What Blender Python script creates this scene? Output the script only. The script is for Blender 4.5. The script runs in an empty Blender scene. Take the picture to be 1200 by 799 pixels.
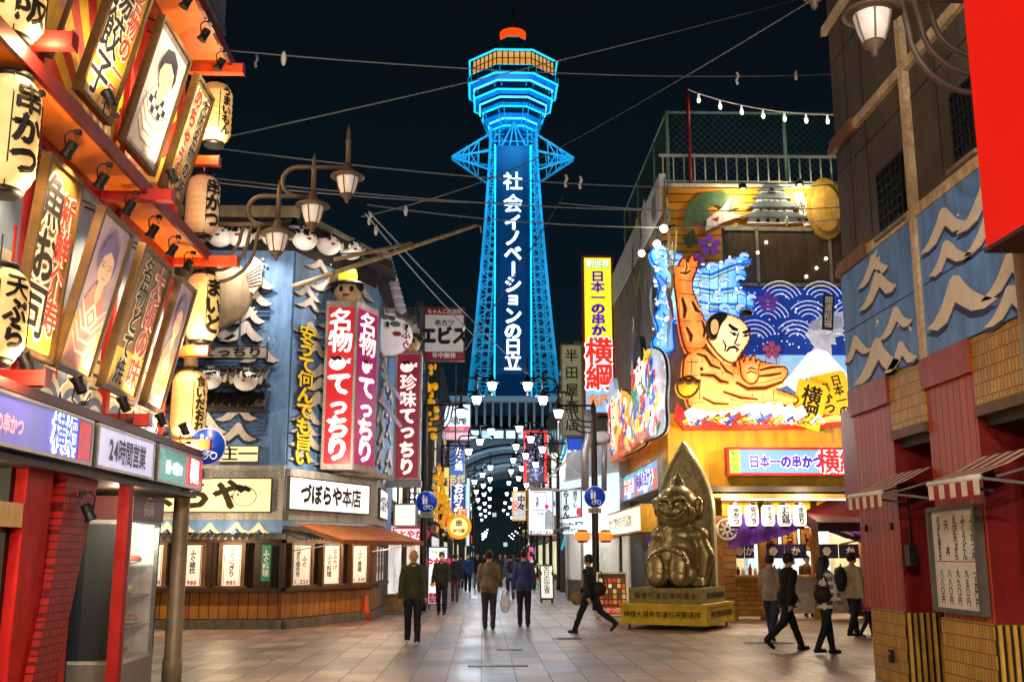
import bpy, math, random, zlib
from mathutils import Vector as V, Matrix, noise as NZ
random.seed(7)
S = bpy.context.scene
C = S.collection
rad = math.radians
# ---------------------------------------------------------------- camera
FPX, CH = 1235.0, 1.63                      # focal length in photo pixels (1200 wide), eye height
PIT = math.atan(250.5 / FPX)
YAW = math.atan(35 / FPX * math.cos(PIT))
cd = bpy.data.cameras.new('camera'); cam = bpy.data.objects.new('camera', cd); C.objects.link(cam)
cd.sensor_width = 36; cd.lens = 36 * FPX / 1200; cd.clip_start = 0.1; cd.clip_end = 4000
cam.location = (0, 0, CH); cam.rotation_euler = (math.pi / 2 + PIT, 0, -YAW)
S.camera = cam
# ---------------------------------------------------------------- night sky
W = bpy.data.worlds.new('World'); S.world = W; W.use_nodes = True
nt = W.node_tree; nt.nodes.clear()
wo = nt.nodes.new('ShaderNodeOutputWorld'); bg = nt.nodes.new('ShaderNodeBackground')
tc = nt.nodes.new('ShaderNodeTexCoord'); sx = nt.nodes.new('ShaderNodeSeparateXYZ'); cr = nt.nodes.new('ShaderNodeValToRGB')
nt.links.new(tc.outputs['Generated'], sx.inputs[0]); nt.links.new(sx.outputs['Z'], cr.inputs[0])
cr.color_ramp.elements[0].position = 0.0; cr.color_ramp.elements[0].color = (.0032, .016, .027, 1)
cr.color_ramp.elements[1].position = .5; cr.color_ramp.elements[1].color = (.0021, .0038, .0054, 1)
e = cr.color_ramp.elements.new(.25); e.color = (.0020, .0060, .0100, 1)
nt.links.new(cr.outputs[0], bg.inputs[0]); bg.inputs[1].default_value = 1.0; nt.links.new(bg.outputs[0], wo.inputs[0])
S.view_settings.view_transform = 'Standard'; S.view_settings.look = 'None'
S.view_settings.exposure = 0.28; S.view_settings.gamma = 1
cy = S.cycles
cy.use_denoising = True
cy.max_bounces = 5; cy.diffuse_bounces = 2; cy.glossy_bounces = 3; cy.transmission_bounces = 4; cy.transparent_max_bounces = 8
cy.sample_clamp_indirect = 4.0; cy.caustics_reflective = False; cy.caustics_refractive = False
try: cy.use_light_tree = True
except Exception: pass

# ---------------------------------------------------------------- pixel -> world (how positions were surveyed off the photo)
_F = V((math.sin(YAW) * math.cos(PIT), math.cos(YAW) * math.cos(PIT), math.sin(PIT)))
_R = V((math.cos(YAW), -math.sin(YAW), 0)); _U = _R.cross(_F)
def ray(px, py): return _F + _R * ((px - 600) / FPX) + _U * ((399.5 - py) / FPX)
def at(px, py, Y): r = ray(px, py); return V((0, 0, CH)) + r * (Y / r.y)
def onx(px, py, X): r = ray(px, py); return V((0, 0, CH)) + r * (X / r.x)
def gp(px, py, z=0): r = ray(px, py); return V((0, 0, CH)) + r * ((z - CH) / r.z)
def rect(x0, y0, x1, y1, Y):
    ym = (y0 + y1) / 2; xm = (x0 + x1) / 2
    return at(x0, ym, Y).x, at(x1, ym, Y).x, at(xm, y1, Y).z, at(xm, y0, Y).z

# ---------------------------------------------------------------- materials
def lin(c):
    if isinstance(c, str):
        c = c.lstrip('#'); c = c if len(c) == 6 else ''.join(k * 2 for k in c); c = [int(c[i:i + 2], 16) / 255 for i in (0, 2, 4)]
        return tuple(x / 12.92 if x <= .04045 else ((x + .055) / 1.055) ** 2.4 for x in c)
    return tuple(c)
_M = {}
def M(col, rough=.6, metal=0, emit=0, var=.12, scale=6, bump=0, spec=.4, ecol=None, alpha=1, attr=None):
    key = (str(col), rough, metal, emit, var, scale, bump, spec, str(ecol), alpha, attr)
    if key in _M: return _M[key]
    m = bpy.data.materials.new('mat_%d' % len(_M)); _M[key] = m; m.use_nodes = True
    n = m.node_tree; b = n.nodes['Principled BSDF']; c = lin(col)
    b.inputs['Roughness'].default_value = rough; b.inputs['Metallic'].default_value = metal
    b.inputs['Specular IOR Level'].default_value = spec; b.inputs['Alpha'].default_value = alpha
    t = n.nodes.new('ShaderNodeTexCoord'); no = n.nodes.new('ShaderNodeTexNoise')
    no.inputs['Scale'].default_value = scale; no.inputs['Detail'].default_value = 5; no.inputs['Roughness'].default_value = .65
    n.links.new(t.outputs['Object'], no.inputs['Vector'])
    r = n.nodes.new('ShaderNodeValToRGB'); n.links.new(no.outputs[0], r.inputs[0])
    r.color_ramp.elements[0].position = .3; r.color_ramp.elements[1].position = .7
    r.color_ramp.elements[0].color = (*[x * (1 - var) for x in c], 1); r.color_ramp.elements[1].color = (*[min(1, x * (1 + var)) for x in c], 1)
    src = r.outputs[0]
    if not emit and var >= .1 and not metal:                       # rain streaks and grime, stretched down the surface
        mp = n.nodes.new('ShaderNodeMapping'); mp.inputs['Scale'].default_value = (2.6, 2.6, .45); n.links.new(t.outputs['Object'], mp.inputs[0])
        n2 = n.nodes.new('ShaderNodeTexNoise'); n2.inputs['Scale'].default_value = 1.6; n2.inputs['Detail'].default_value = 7; n2.inputs['Roughness'].default_value = .7; n.links.new(mp.outputs[0], n2.inputs['Vector'])
        mr = n.nodes.new('ShaderNodeMapRange'); mr.inputs[1].default_value = .36; mr.inputs[2].default_value = .6; mr.inputs[3].default_value = .66; mr.inputs[4].default_value = 1.06; n.links.new(n2.outputs[0], mr.inputs[0])
        sc = n.nodes.new('ShaderNodeVectorMath'); sc.operation = 'SCALE'; n.links.new(src, sc.inputs[0]); n.links.new(mr.outputs[0], sc.inputs['Scale']); src = sc.outputs[0]
    if attr:
        a = n.nodes.new('ShaderNodeAttribute'); a.attribute_name = attr
        mx = n.nodes.new('ShaderNodeMix'); mx.data_type = 'RGBA'; mx.blend_type = 'MULTIPLY'; mx.inputs[0].default_value = 1
        n.links.new(a.outputs['Color'], mx.inputs[6]); n.links.new(src, mx.inputs[7]); src = mx.outputs[2]
    n.links.new(src, b.inputs['Base Color'])
    if emit:
        if ecol is not None: b.inputs['Emission Color'].default_value = (*lin(ecol), 1)
        else: n.links.new(src, b.inputs['Emission Color'])
        b.inputs['Emission Strength'].default_value = emit
    if bump:
        bp = n.nodes.new('ShaderNodeBump'); bp.inputs['Strength'].default_value = bump; bp.inputs['Distance'].default_value = .02
        n.links.new(no.outputs[0], bp.inputs['Height']); n.links.new(bp.outputs[0], b.inputs['Normal'])
    return m
def brickmat(c1, c2, mortar, w, h, mort=.01, rough=.5, bump=.4, axes='XZ', offset=.5, var=.25, sq=1.0, spec=.4):
    key = ('brick', c1, c2, mortar, w, h, axes, rough, var)
    if key in _M: return _M[key]
    m = bpy.data.materials.new('mat_%d' % len(_M)); _M[key] = m; m.use_nodes = True
    n = m.node_tree; b = n.nodes['Principled BSDF']; b.inputs['Specular IOR Level'].default_value = spec
    g = n.nodes.new('ShaderNodeNewGeometry'); s = n.nodes.new('ShaderNodeSeparateXYZ'); cb = n.nodes.new('ShaderNodeCombineXYZ')
    n.links.new(g.outputs['Position'], s.inputs[0])
    n.links.new(s.outputs[axes[0]], cb.inputs[0]); n.links.new(s.outputs[axes[1]], cb.inputs[1])
    br = n.nodes.new('ShaderNodeTexBrick'); n.links.new(cb.outputs[0], br.inputs['Vector'])
    br.offset = offset; br.inputs['Scale'].default_value = 1; br.inputs['Brick Width'].default_value = w; br.inputs['Row Height'].default_value = h
    br.inputs['Mortar Size'].default_value = mort; br.inputs['Mortar Smooth'].default_value = .2; br.inputs['Bias'].default_value = 0
    br.inputs['Color1'].default_value = (*lin(c1), 1); br.inputs['Color2'].default_value = (*lin(c2), 1); br.inputs['Mortar'].default_value = (*lin(mortar), 1)
    no = n.nodes.new('ShaderNodeTexNoise'); no.inputs['Scale'].default_value = 1.3; no.inputs['Detail'].default_value = 6; no.inputs['Roughness'].default_value = .7
    n.links.new(g.outputs['Position'], no.inputs['Vector'])
    rr = n.nodes.new('ShaderNodeMapRange'); rr.inputs[1].default_value = .25; rr.inputs[2].default_value = .75
    rr.inputs[3].default_value = 1 - var; rr.inputs[4].default_value = 1 + var; n.links.new(no.outputs[0], rr.inputs[0])
    mx = n.nodes.new('ShaderNodeVectorMath'); mx.operation = 'SCALE'; n.links.new(br.outputs['Color'], mx.inputs[0]); n.links.new(rr.outputs[0], mx.inputs['Scale'])
    n.links.new(mx.outputs[0], b.inputs['Base Color'])
    r2 = n.nodes.new('ShaderNodeMapRange'); r2.inputs[3].default_value = rough - .14; r2.inputs[4].default_value = rough + .14
    n.links.new(no.outputs[0], r2.inputs[0]); n.links.new(r2.outputs[0], b.inputs['Roughness'])
    bp = n.nodes.new('ShaderNodeBump'); bp.invert = True; bp.inputs['Strength'].default_value = bump; bp.inputs['Distance'].default_value = .012
    n.links.new(br.outputs['Fac'], bp.inputs['Height']); n.links.new(bp.outputs[0], b.inputs['Normal'])
    return m
def glassmat(col=(.9, .95, 1), rough=.02, alpha=.12):
    return M(col, rough, 0, 0, 0, 1, 0, .6, None, alpha)

# ---------------------------------------------------------------- frames and mesh accumulator
class Fr:
    def __init__(s, o, u, v):
        s.o = V(o); s.u = V(u).normalized(); s.v = V(v).normalized(); s.n = s.u.cross(s.v)
    def p(s, a, b, c=0): return s.o + s.u * a + s.v * b + s.n * c
def fy(Y): return Fr((0, Y, 0), (1, 0, 0), (0, 0, 1))          # faces the camera side; coords X, z
def fl(X): return Fr((X, 0, 0), (0, 1, 0), (0, 0, 1))          # faces +X; coords Y, z
def fr(X): return Fr((X, 0, 0), (0, -1, 0), (0, 0, 1))         # faces -X; coords -Y, z
XY = Fr((0, 0, 0), (1, 0, 0), (0, 1, 0))

_G = {}
def glyph(ch):
    if ch in _G: return _G[ch]
    c = bpy.data.curves.new('g', 'FONT'); c.body = ch; c.resolution_u = 2
    o = bpy.data.objects.new('g', c); C.objects.link(o)
    m = bpy.data.meshes.new_from_object(o.evaluated_get(bpy.context.evaluated_depsgraph_get()))
    bpy.data.objects.remove(o); bpy.data.curves.remove(c)
    vs = [(v.co.x, v.co.y) for v in m.vertices]; fs = [tuple(p.vertices) for p in m.polygons]
    bpy.data.meshes.remove(m)
    _G[ch] = (vs, fs); return _G[ch]
def _em():
    vs, _ = glyph('国'); xs = [a for a, b in vs]; ys = [b for a, b in vs]
    return (min(xs) + max(xs)) / 2, (min(ys) + max(ys)) / 2, (max(xs) - min(xs)) / .86
EMX, EMY, EM = _em()
SMALL = set('っゃゅょッャュョィァ')

class MB:
    def __init__(s): s.v = []; s.f = []; s.mi = []; s.m = []; s.cols = None; s.smooth = set()
    def mat(s, m):
        if m not in s.m: s.m.append(m)
        return s.m.index(m)
    def add(s, vs, fs, m, smooth=False):
        o = len(s.v); k = s.mat(m); s.v.extend(V(q) for q in vs)
        for f in fs:
            if smooth: s.smooth.add(len(s.f))
            s.f.append(tuple(o + i for i in f)); s.mi.append(k)
        return s
    def box(s, x0, x1, y0, y1, z0, z1, m): return s.obox(XY, x0, x1, y0, y1, z0, z1, m)
    def obox(s, fr, a0, a1, b0, b1, c0, c1, m):
        if a1 < a0: a0, a1 = a1, a0
        if b1 < b0: b0, b1 = b1, b0
        if c1 < c0: c0, c1 = c1, c0
        p = [fr.p(a, b, c) for c in (c0, c1) for b in (b0, b1) for a in (a0, a1)]
        return s.add(p, [(0, 2, 3, 1), (4, 5, 7, 6), (0, 1, 5, 4), (1, 3, 7, 5), (3, 2, 6, 7), (2, 0, 4, 6)], m)
    def quad(s, pts, m): return s.add(pts, [tuple(range(len(pts)))], m)
    def poly(s, fr, pts, c0, c1, m):
        a = sum(pts[i][0] * pts[(i + 1) % len(pts)][1] - pts[(i + 1) % len(pts)][0] * pts[i][1] for i in range(len(pts)))
        if a < 0: pts = pts[::-1]
        n = len(pts); v = [fr.p(x, y, c0) for x, y in pts] + [fr.p(x, y, c1) for x, y in pts]
        return s.add(v, [tuple(range(n - 1, -1, -1)), tuple(range(n, 2 * n))] + [(i, (i + 1) % n, n + (i + 1) % n, n + i) for i in range(n)], m)
    def bar(s, p, q, w, m, h=None):
        p = V(p); q = V(q); d = (q - p).normalized(); a = V((0, 0, 1)) if abs(d.z) < .95 else V((0, 1, 0))
        x = d.cross(a).normalized() * (w / 2); y = d.cross(x).normalized() * ((h or w) / 2)
        v = [o + i * x + j * y for o in (p, q) for i, j in ((-1, -1), (1, -1), (1, 1), (-1, 1))]
        return s.add(v, [(3, 2, 1, 0), (4, 5, 6, 7)] + [(i, (i + 1) % 4, 4 + (i + 1) % 4, 4 + i) for i in range(4)], m)
    def tube(s, pts, r, m, n=8, closed=False, cap=True):
        P = [V(q) for q in pts]; k = len(P); rs = r if isinstance(r, (list, tuple)) else [r] * k
        vs = []; up = None
        for i in range(k):
            if closed: d = P[(i + 1) % k] - P[i - 1]
            else: d = P[min(i + 1, k - 1)] - P[max(i - 1, 0)]
            if d.length < 1e-9: d = V((0, 0, 1))
            d.normalize()
            if up is None: up = V((0, 0, 1)) if abs(d.z) < .9 else V((0, 1, 0))
            a = d.cross(up); a = a.normalized() if a.length > 1e-6 else d.orthogonal().normalized()
            b = a.cross(d); up = b
            for j in range(n):
                t = 2 * math.pi * j / n; vs.append(P[i] + (a * math.cos(t) + b * math.sin(t)) * rs[i])
        fs = []
        for i in range(k if closed else k - 1):
            i2 = (i + 1) % k
            for j in range(n): fs.append((i * n + j, i * n + (j + 1) % n, i2 * n + (j + 1) % n, i2 * n + j))
        if cap and not closed: fs += [tuple(range(n - 1, -1, -1)), tuple(range((k - 1) * n, k * n))]
        return s.add(vs, fs, m, n > 5)
    def lathe(s, prof, o, m, n=16, axis=(0, 0, 1), smooth=True, sx=1, sy=1, capt=True):
        ax = V(axis).normalized(); a = V((1, 0, 0)) if abs(ax.x) < .9 else V((0, 1, 0)); a = (a - ax * a.dot(ax)).normalized(); b = ax.cross(a); o = V(o)
        vs = [o + ax * z + (a * math.cos(2 * math.pi * j / n) * sx + b * math.sin(2 * math.pi * j / n) * sy) * r for r, z in prof for j in range(n)]
        k = len(prof)
        fs = [(i * n + j, i * n + (j + 1) % n, (i + 1) * n + (j + 1) % n, (i + 1) * n + j) for i in range(k - 1) for j in range(n)]
        if capt: fs += [tuple(range(n - 1, -1, -1)), tuple(range((k - 1) * n, k * n))]
        return s.add(vs, fs, m, smooth)
    def ell(s, c, r, m, n=14, k=9, rot=None):
        if not isinstance(r, (list, tuple)): r = (r, r, r)
        vs = []; c = V(c)
        for i in range(k + 1):
            t = math.pi * i / k
            for j in range(n):
                f = 2 * math.pi * j / n
                q = V((r[0] * math.sin(t) * math.cos(f), r[1] * math.sin(t) * math.sin(f), -r[2] * math.cos(t)))
                vs.append(c + (rot @ q if rot else q))
        fs = [(i * n + j, i * n + (j + 1) % n, (i + 1) * n + (j + 1) % n, (i + 1) * n + j) for i in range(k) for j in range(n)]
        return s.add(vs, fs, m, True)
    def cap(s, p, q, r0, r1, m, n=12, flat=1.0, fdir=None):
        p = V(p); q = V(q); d = q - p; L = d.length; d = d.normalized() if L > 1e-6 else V((0, 0, 1))
        pr = [(max(r0 * math.sin(t), 1e-4), -r0 * math.cos(t)) for t in (0.05, .5, 1.0, 1.5)] + [(max(r1 * math.cos(t), 1e-4), L + r1 * math.sin(t)) for t in (.05, .5, 1.0, 1.52)]
        return s.lathe(pr, p, m, n, d)
    def stroke(s, fr, pts, w, c, m, t=.012):
        """painted line: a ribbon with tapered width in the plane of fr"""
        n = len(pts); L = []; R = []
        for i, (x, y) in enumerate(pts):
            x0, y0 = pts[max(i - 1, 0)]; x1, y1 = pts[min(i + 1, n - 1)]
            dx, dy = x1 - x0, y1 - y0; l = math.hypot(dx, dy) or 1
            ww = w * (.35 + .65 * math.sin(math.pi * (i + .35) / (n - .3))) / 2
            L.append((x - dy / l * ww, y + dx / l * ww)); R.append((x + dy / l * ww, y - dx / l * ww))
        return s.add([fr.p(a, b, c) for a, b in L] + [fr.p(a, b, c) for a, b in R], [(n + i, n + i + 1, i + 1, i) for i in range(n - 1)], m)
    def text(s, fr, t, cu, cv, h, m, vert=False, bold=.03, w=.01, sx=1.0, pitch=1.0, lift=.0006, wrap=None, ring=4):
        n = len(t); boldk = bold
        offs = [(0, 0)] + [(math.cos(2 * math.pi * i / ring) * bold, math.sin(2 * math.pi * i / ring) * bold) for i in range(ring)] if bold else [(0, 0)]
        adv = [(.62 if ord(c) < 0x250 else 1.0) for c in t]; tot = sum(adv); x = 0
        for i, ch in enumerate(t):
            if ch in ' 　': x += adv[i]; continue
            vs, fs = glyph(ch)
            if not vs: continue
            ex, ey = EMX, EMY
            if ord(ch) < 0x250 or (vert and ch in SMALL):
                xs = [a for a, b in vs]; ex = (min(xs) + max(xs)) / 2
                if ord(ch) < 0x250 or vert: ys = [b for a, b in vs]; ey = (min(ys) + max(ys)) / 2 if ch not in ',.' else EMY
            if vert: bu, bv = cu, cv + ((n - 1) / 2 - i) * h * pitch
            else: bu, bv = cu + (x + adv[i] / 2 - tot / 2) * h * sx * pitch, cv
            x += adv[i]
            q = [((a - ex) / EM, (b - ey) / EM) for a, b in vs]; kf = 1 if ord(ch) < 0x4e00 else (.5 if ring == 4 else .72)
            if vert and ch in 'ー～-': q = [(b, -a) for a, b in q]
            for k, (ox, oy) in enumerate(offs):
                ox *= kf; oy *= kf
                if wrap: pts = [wrap(bu + (a + ox) * h * sx, bv + (b + oy) * h, w + k * lift) for a, b in q]
                else: pts = [fr.p(bu + (a + ox) * h * sx, bv + (b + oy) * h, w + k * lift) for a, b in q]
                s.add(pts, fs, m)
        return s
    def build(s, name, parent=None, label=None, cat=None, group=None, kind=None, base=None):
        me = bpy.data.meshes.new(name)
        if parent is not None: off = parent.matrix_world_loc if hasattr(parent, 'matrix_world_loc') else wloc(parent)
        elif base is not None: off = V(base)
        else:
            xs = [q.x for q in s.v]; ys = [q.y for q in s.v]; zs = [q.z for q in s.v]
            off = V(((min(xs) + max(xs)) / 2, (min(ys) + max(ys)) / 2, min(zs))) if kind is None else V((0, 0, 0))
        me.from_pydata([q - off for q in s.v], [], s.f)
        for m in s.m: me.materials.append(m)
        me.polygons.foreach_set('material_index', s.mi)
        sm = [i in s.smooth for i in range(len(s.f))]; me.polygons.foreach_set('use_smooth', sm)
        if s.cols:
            ca = me.color_attributes.new('paint', 'FLOAT_COLOR', 'POINT')
            for i, c in enumerate(s.cols): ca.data[i].color = c
        me.update()
        o = bpy.data.objects.new(name, me); C.objects.link(o)
        if parent is not None: o.parent = parent
        else: o.location = off
        tag(o, label, cat, group, kind); return o
def wloc(o):
    l = V(o.location)
    while o.parent is not None: o = o.parent; l = l + V(o.location)
    return l
def tag(o, label=None, cat=None, group=None, kind=None):
    if label: o['label'] = label
    if cat: o['category'] = cat
    if group: o['group'] = group
    if kind: o['kind'] = kind
    return o
def T(name, label, cat, loc=(0, 0, 0), group=None):
    o = bpy.data.objects.new(name, None); C.objects.link(o); o.location = loc; o.empty_display_size = .2
    return tag(o, label, cat, group)
def copy_tree(o, loc=None, rz=None, label=None, group=None):
    def cp(x, par):
        c = x.copy(); C.objects.link(c)
        if par is not None: c.parent = par
        for ch in [k for k in x.children]: cp(ch, c)
        return c
    r = cp(o, None)
    if loc is not None: r.location = loc
    if rz is not None: r.rotation_euler = (0, 0, rz)
    if label: r['label'] = label
    if group: r['group'] = group
    return r
def lamp(kind, loc, W, col=(1, .8, .55), r=.04, target=None, angle=80, blend=.6):
    d = bpy.data.lights.new('lamp_light', kind); d.energy = W; d.color = col
    d.shadow_soft_size = r
    if kind == 'SPOT': d.spot_size = rad(angle); d.spot_blend = blend
    o = bpy.data.objects.new('lamp_light', d); C.objects.link(o); o.location = loc
    if target is not None: o.rotation_euler = (V(target) - V(loc)).to_track_quat('-Z', 'Y').to_euler()
    return o
def sign(name, label, cat, f, u0, u1, v0, v1, d, face, edge, texts=(), group=None, border=.03, w0=0, deco=None, both=False):
    """a sign box hung in frame f: panel (with a frame round the face) and its lettering"""
    if u1 < u0: u0, u1 = u1, u0
    if v1 < v0: v0, v1 = v1, v0
    r = T(name, label, cat, f.p((u0 + u1) / 2, v0, w0 + d / 2), group)
    b = MB(); b.obox(f, u0 + border * .5, u1 - border * .5, v0 + border * .5, v1 - border * .5, w0 + .01, w0 + d - .012, face); b.build('panel', r)
    e = MB()
    for a in ((u0, u1, v1 - border, v1), (u0, u1, v0, v0 + border), (u0, u0 + border, v0 + border, v1 - border), (u1 - border, u1, v0 + border, v1 - border)):
        e.obox(f, *a, w0, w0 + d, edge)
    e.build('frame', r)
    w = u1 - u0; h = v1 - v0
    if texts or deco:
        t = MB()
        if deco: deco(t, f, u0, u1, v0, v1, w0 + d - .010)
        for q in texts:
            s, a, c, hh, m = q[:5]; k = dict(q[5]) if len(q) > 5 else {}
            ol = k.pop('ol', None); ob = k.pop('ob', .09); lf = k.pop('lf', .0008); wa = k.pop('w', None)
            size = hh * (w if k.get('vert') else h)
            if ol is not None:
                kk = dict(k); kk['bold'] = ob; kk['ring'] = 8
                t.text(f, s, u0 + a * w, v0 + c * h, size, ol, w=w0 + d - .006, lift=lf, **kk)
            t.text(f, s, u0 + a * w, v0 + c * h, size, m, w=wa if wa is not None else w0 + d + (.004 + 12 * lf if ol is not None else -.004), lift=lf, **k)
        t.build('lettering', r)
    return r
# common paints
BLK = M('#0d0c0c', .5, var=.2); DKB = M('#2b2119', .6, var=.3, scale=9); WOOD = M('#5e3f22', .55, var=.45, scale=5, bump=.2)
DKW = M('#3a2616', .55, var=.4, scale=7, bump=.2); STEEL = M('#8c8a84', .4, .7, var=.15); DKS = M('#2c2c2e', .45, .5, var=.2)
WHT = M('#e8e4da', .55, var=.06); RED = M('#b01410', .6, var=.2, scale=4, spec=.2); DRED = M('#5a0f10', .5, var=.25)
ORG = M('#d8521a', .5, var=.15, scale=4); CREAM = M('#d9cbb0', .6, var=.15); BLUEW = M('#6f97c6', .6, var=.14, scale=3)
INK = M('#14110f', .7, var=.1); GREY = M('#6d6a66', .7, var=.2); BRONZE = M('#5a431f', .28, .9, var=.3, scale=5)
# ================================================================ ground and paving
g = MB(); g.quad([(-900, -60, -.02), (900, -60, -.02), (900, 1500, -.02), (-900, 1500, -.02)], M('#2d2c2c', .8, var=.2, scale=.5)); g.build('ground', kind='structure')
PAVE = brickmat('#ab8a72', '#735f5a', '#241d1b', .94, .47, .012, .46, .6, 'YX', .5, .4, spec=.4)
n_ = PAVE.node_tree; b_ = n_.nodes['Principled BSDF']; src = b_.inputs['Base Color'].links[0].from_socket        # dark gum spots and stains
no_ = n_.nodes.new('ShaderNodeTexNoise'); no_.inputs['Scale'].default_value = .55; no_.inputs['Detail'].default_value = 9; no_.inputs['Roughness'].default_value = .75
vo_ = n_.nodes.new('ShaderNodeTexVoronoi'); vo_.inputs['Scale'].default_value = 3.1
g_ = n_.nodes.new('ShaderNodeNewGeometry'); n_.links.new(g_.outputs['Position'], no_.inputs['Vector']); n_.links.new(g_.outputs['Position'], vo_.inputs['Vector'])
r1_ = n_.nodes.new('ShaderNodeMapRange'); r1_.inputs[1].default_value = .42; r1_.inputs[2].default_value = .62; r1_.inputs[3].default_value = .74; r1_.inputs[4].default_value = 1.1; n_.links.new(no_.outputs[0], r1_.inputs[0])
r2_ = n_.nodes.new('ShaderNodeMapRange'); r2_.inputs[1].default_value = .06; r2_.inputs[2].default_value = .11; r2_.inputs[3].default_value = .55; r2_.inputs[4].default_value = 1; n_.links.new(vo_.outputs['Distance'], r2_.inputs[0])
m1_ = n_.nodes.new('ShaderNodeMath'); m1_.operation = 'MULTIPLY'; n_.links.new(r1_.outputs[0], m1_.inputs[0]); n_.links.new(r2_.outputs[0], m1_.inputs[1])
v1_ = n_.nodes.new('ShaderNodeVectorMath'); v1_.operation = 'SCALE'; n_.links.new(src, v1_.inputs[0]); n_.links.new(m1_.outputs[0], v1_.inputs['Scale']); n_.links.new(v1_.outputs[0], b_.inputs['Base Color'])
r3_ = n_.nodes.new('ShaderNodeMapRange'); r3_.inputs[1].default_value = .4; r3_.inputs[2].default_value = .65; r3_.inputs[3].default_value = .36; r3_.inputs[4].default_value = .55; n_.links.new(no_.outputs[0], r3_.inputs[0]); n_.links.new(r3_.outputs[0], b_.inputs['Roughness'])
pv = MB(); pv.quad([(-30, -20, 0), (30, -20, 0), (30, 60, 0), (-30, 60, 0)], PAVE); pv.build('plaza_paving', kind='structure')
PAVE2 = brickmat('#8d8078', '#6f6866', '#332e2c', .6, .3, .012, .5, .5, 'YX', .5, .3)
st = MB(); st.quad([(-3, 60, 0), (4.7, 60, 0), (7, 260, 0), (-1, 260, 0)], PAVE2); st.build('street_paving', kind='structure')
for (x0, x1, yy, lab) in ((548, 619, 780, 'long black drain slot set across the paving close to the bottom edge of the plaza'), (582, 613, 761, 'short black drain slot set across the paving beyond the long one')):
    a = gp(x0, yy); c = gp(x1, yy); d = MB()
    d.box(a.x, c.x, a.y - .13, a.y + .13, .001, .006, BLK)
    for k in range(int((c.x - a.x) / .06)): d.box(a.x + .02 + k * .06, a.x + .045 + k * .06, a.y - .11, a.y + .11, .006, .012, DKS)
    d.build('drain_grate', None, lab, 'drain grate', 'drain slots in the plaza')
a = gp(665, 748); d = MB(); d.lathe([(.3, .001), (.3, .005), (.26, .006)], a, M('#3c3836', .5, .4), 24)
for k in range(5): d.box(a.x - .2, a.x + .2, a.y - .2 + k * .1, a.y - .17 + k * .1, .006, .009, DKS)
d.build('manhole_cover', None, 'round dark manhole cover in the paving behind the striding man', 'manhole cover')
for k, (px, py, w) in enumerate(((900, 753, .9), (462, 719, .7))):
    a = gp(px, py); d = MB(); d.box(a.x - w / 2, a.x + w / 2, a.y - .2, a.y + .2, .001, .006, M('#35302d', .6, .3)); 
    for j in range(6): d.box(a.x - w / 2 + .04 + j * w / 6.2, a.x - w / 2 + .1 + j * w / 6.2, a.y - .17, a.y + .17, .006, .011, DKS)
    d.build('drain_cover', None, ['rectangular dark drain cover under the walkers by the skewer shop', 'rectangular dark drain cover beside the wooden restaurant corner'][k], 'drain cover')
# ================================================================ the blue lit observation tower
TY, TX = 193.0, at(601, 400, 193).x
TB = M('#4fa0c8', .45, 0, emit=.2, ecol='#22b4ea', var=.1)       # lattice steel, the blue LED wash put in as emission
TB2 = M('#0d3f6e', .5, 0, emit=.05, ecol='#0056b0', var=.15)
NEON = M('#4ff0ff', .4, 0, emit=1.15, ecol='#16c8ff', var=0)
NEON2 = M('#8ff8ff', .4, 0, emit=1.3, ecol='#5cdcff', var=0)
def tz(py): return at(601, py, TY).z
def tw(px, py): return at(px, py, TY).x - TX
tower = T('observation_tower', 'tall lattice observation tower lit cyan blue at the end of the street', 'tower', (TX, TY, 0))
ctr = V((TX, TY, 0))
zt, zb = tz(160), tz(505)
def half(z):                     # half width of the lattice shaft, flaring to the feet
    t = (z - zb) / (zt - zb); t = max(-.9, min(1, t))
    return 4.3 + (8.6 - 4.3) * (1 - t) ** 1.35
lat = MB(); nl = 19; zs = [zb + (zt - zb) * (i / nl) ** .93 for i in range(nl + 1)]
zz = zs
cor = [(-1, -1), (1, -1), (1, 1), (-1, 1)]
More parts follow.
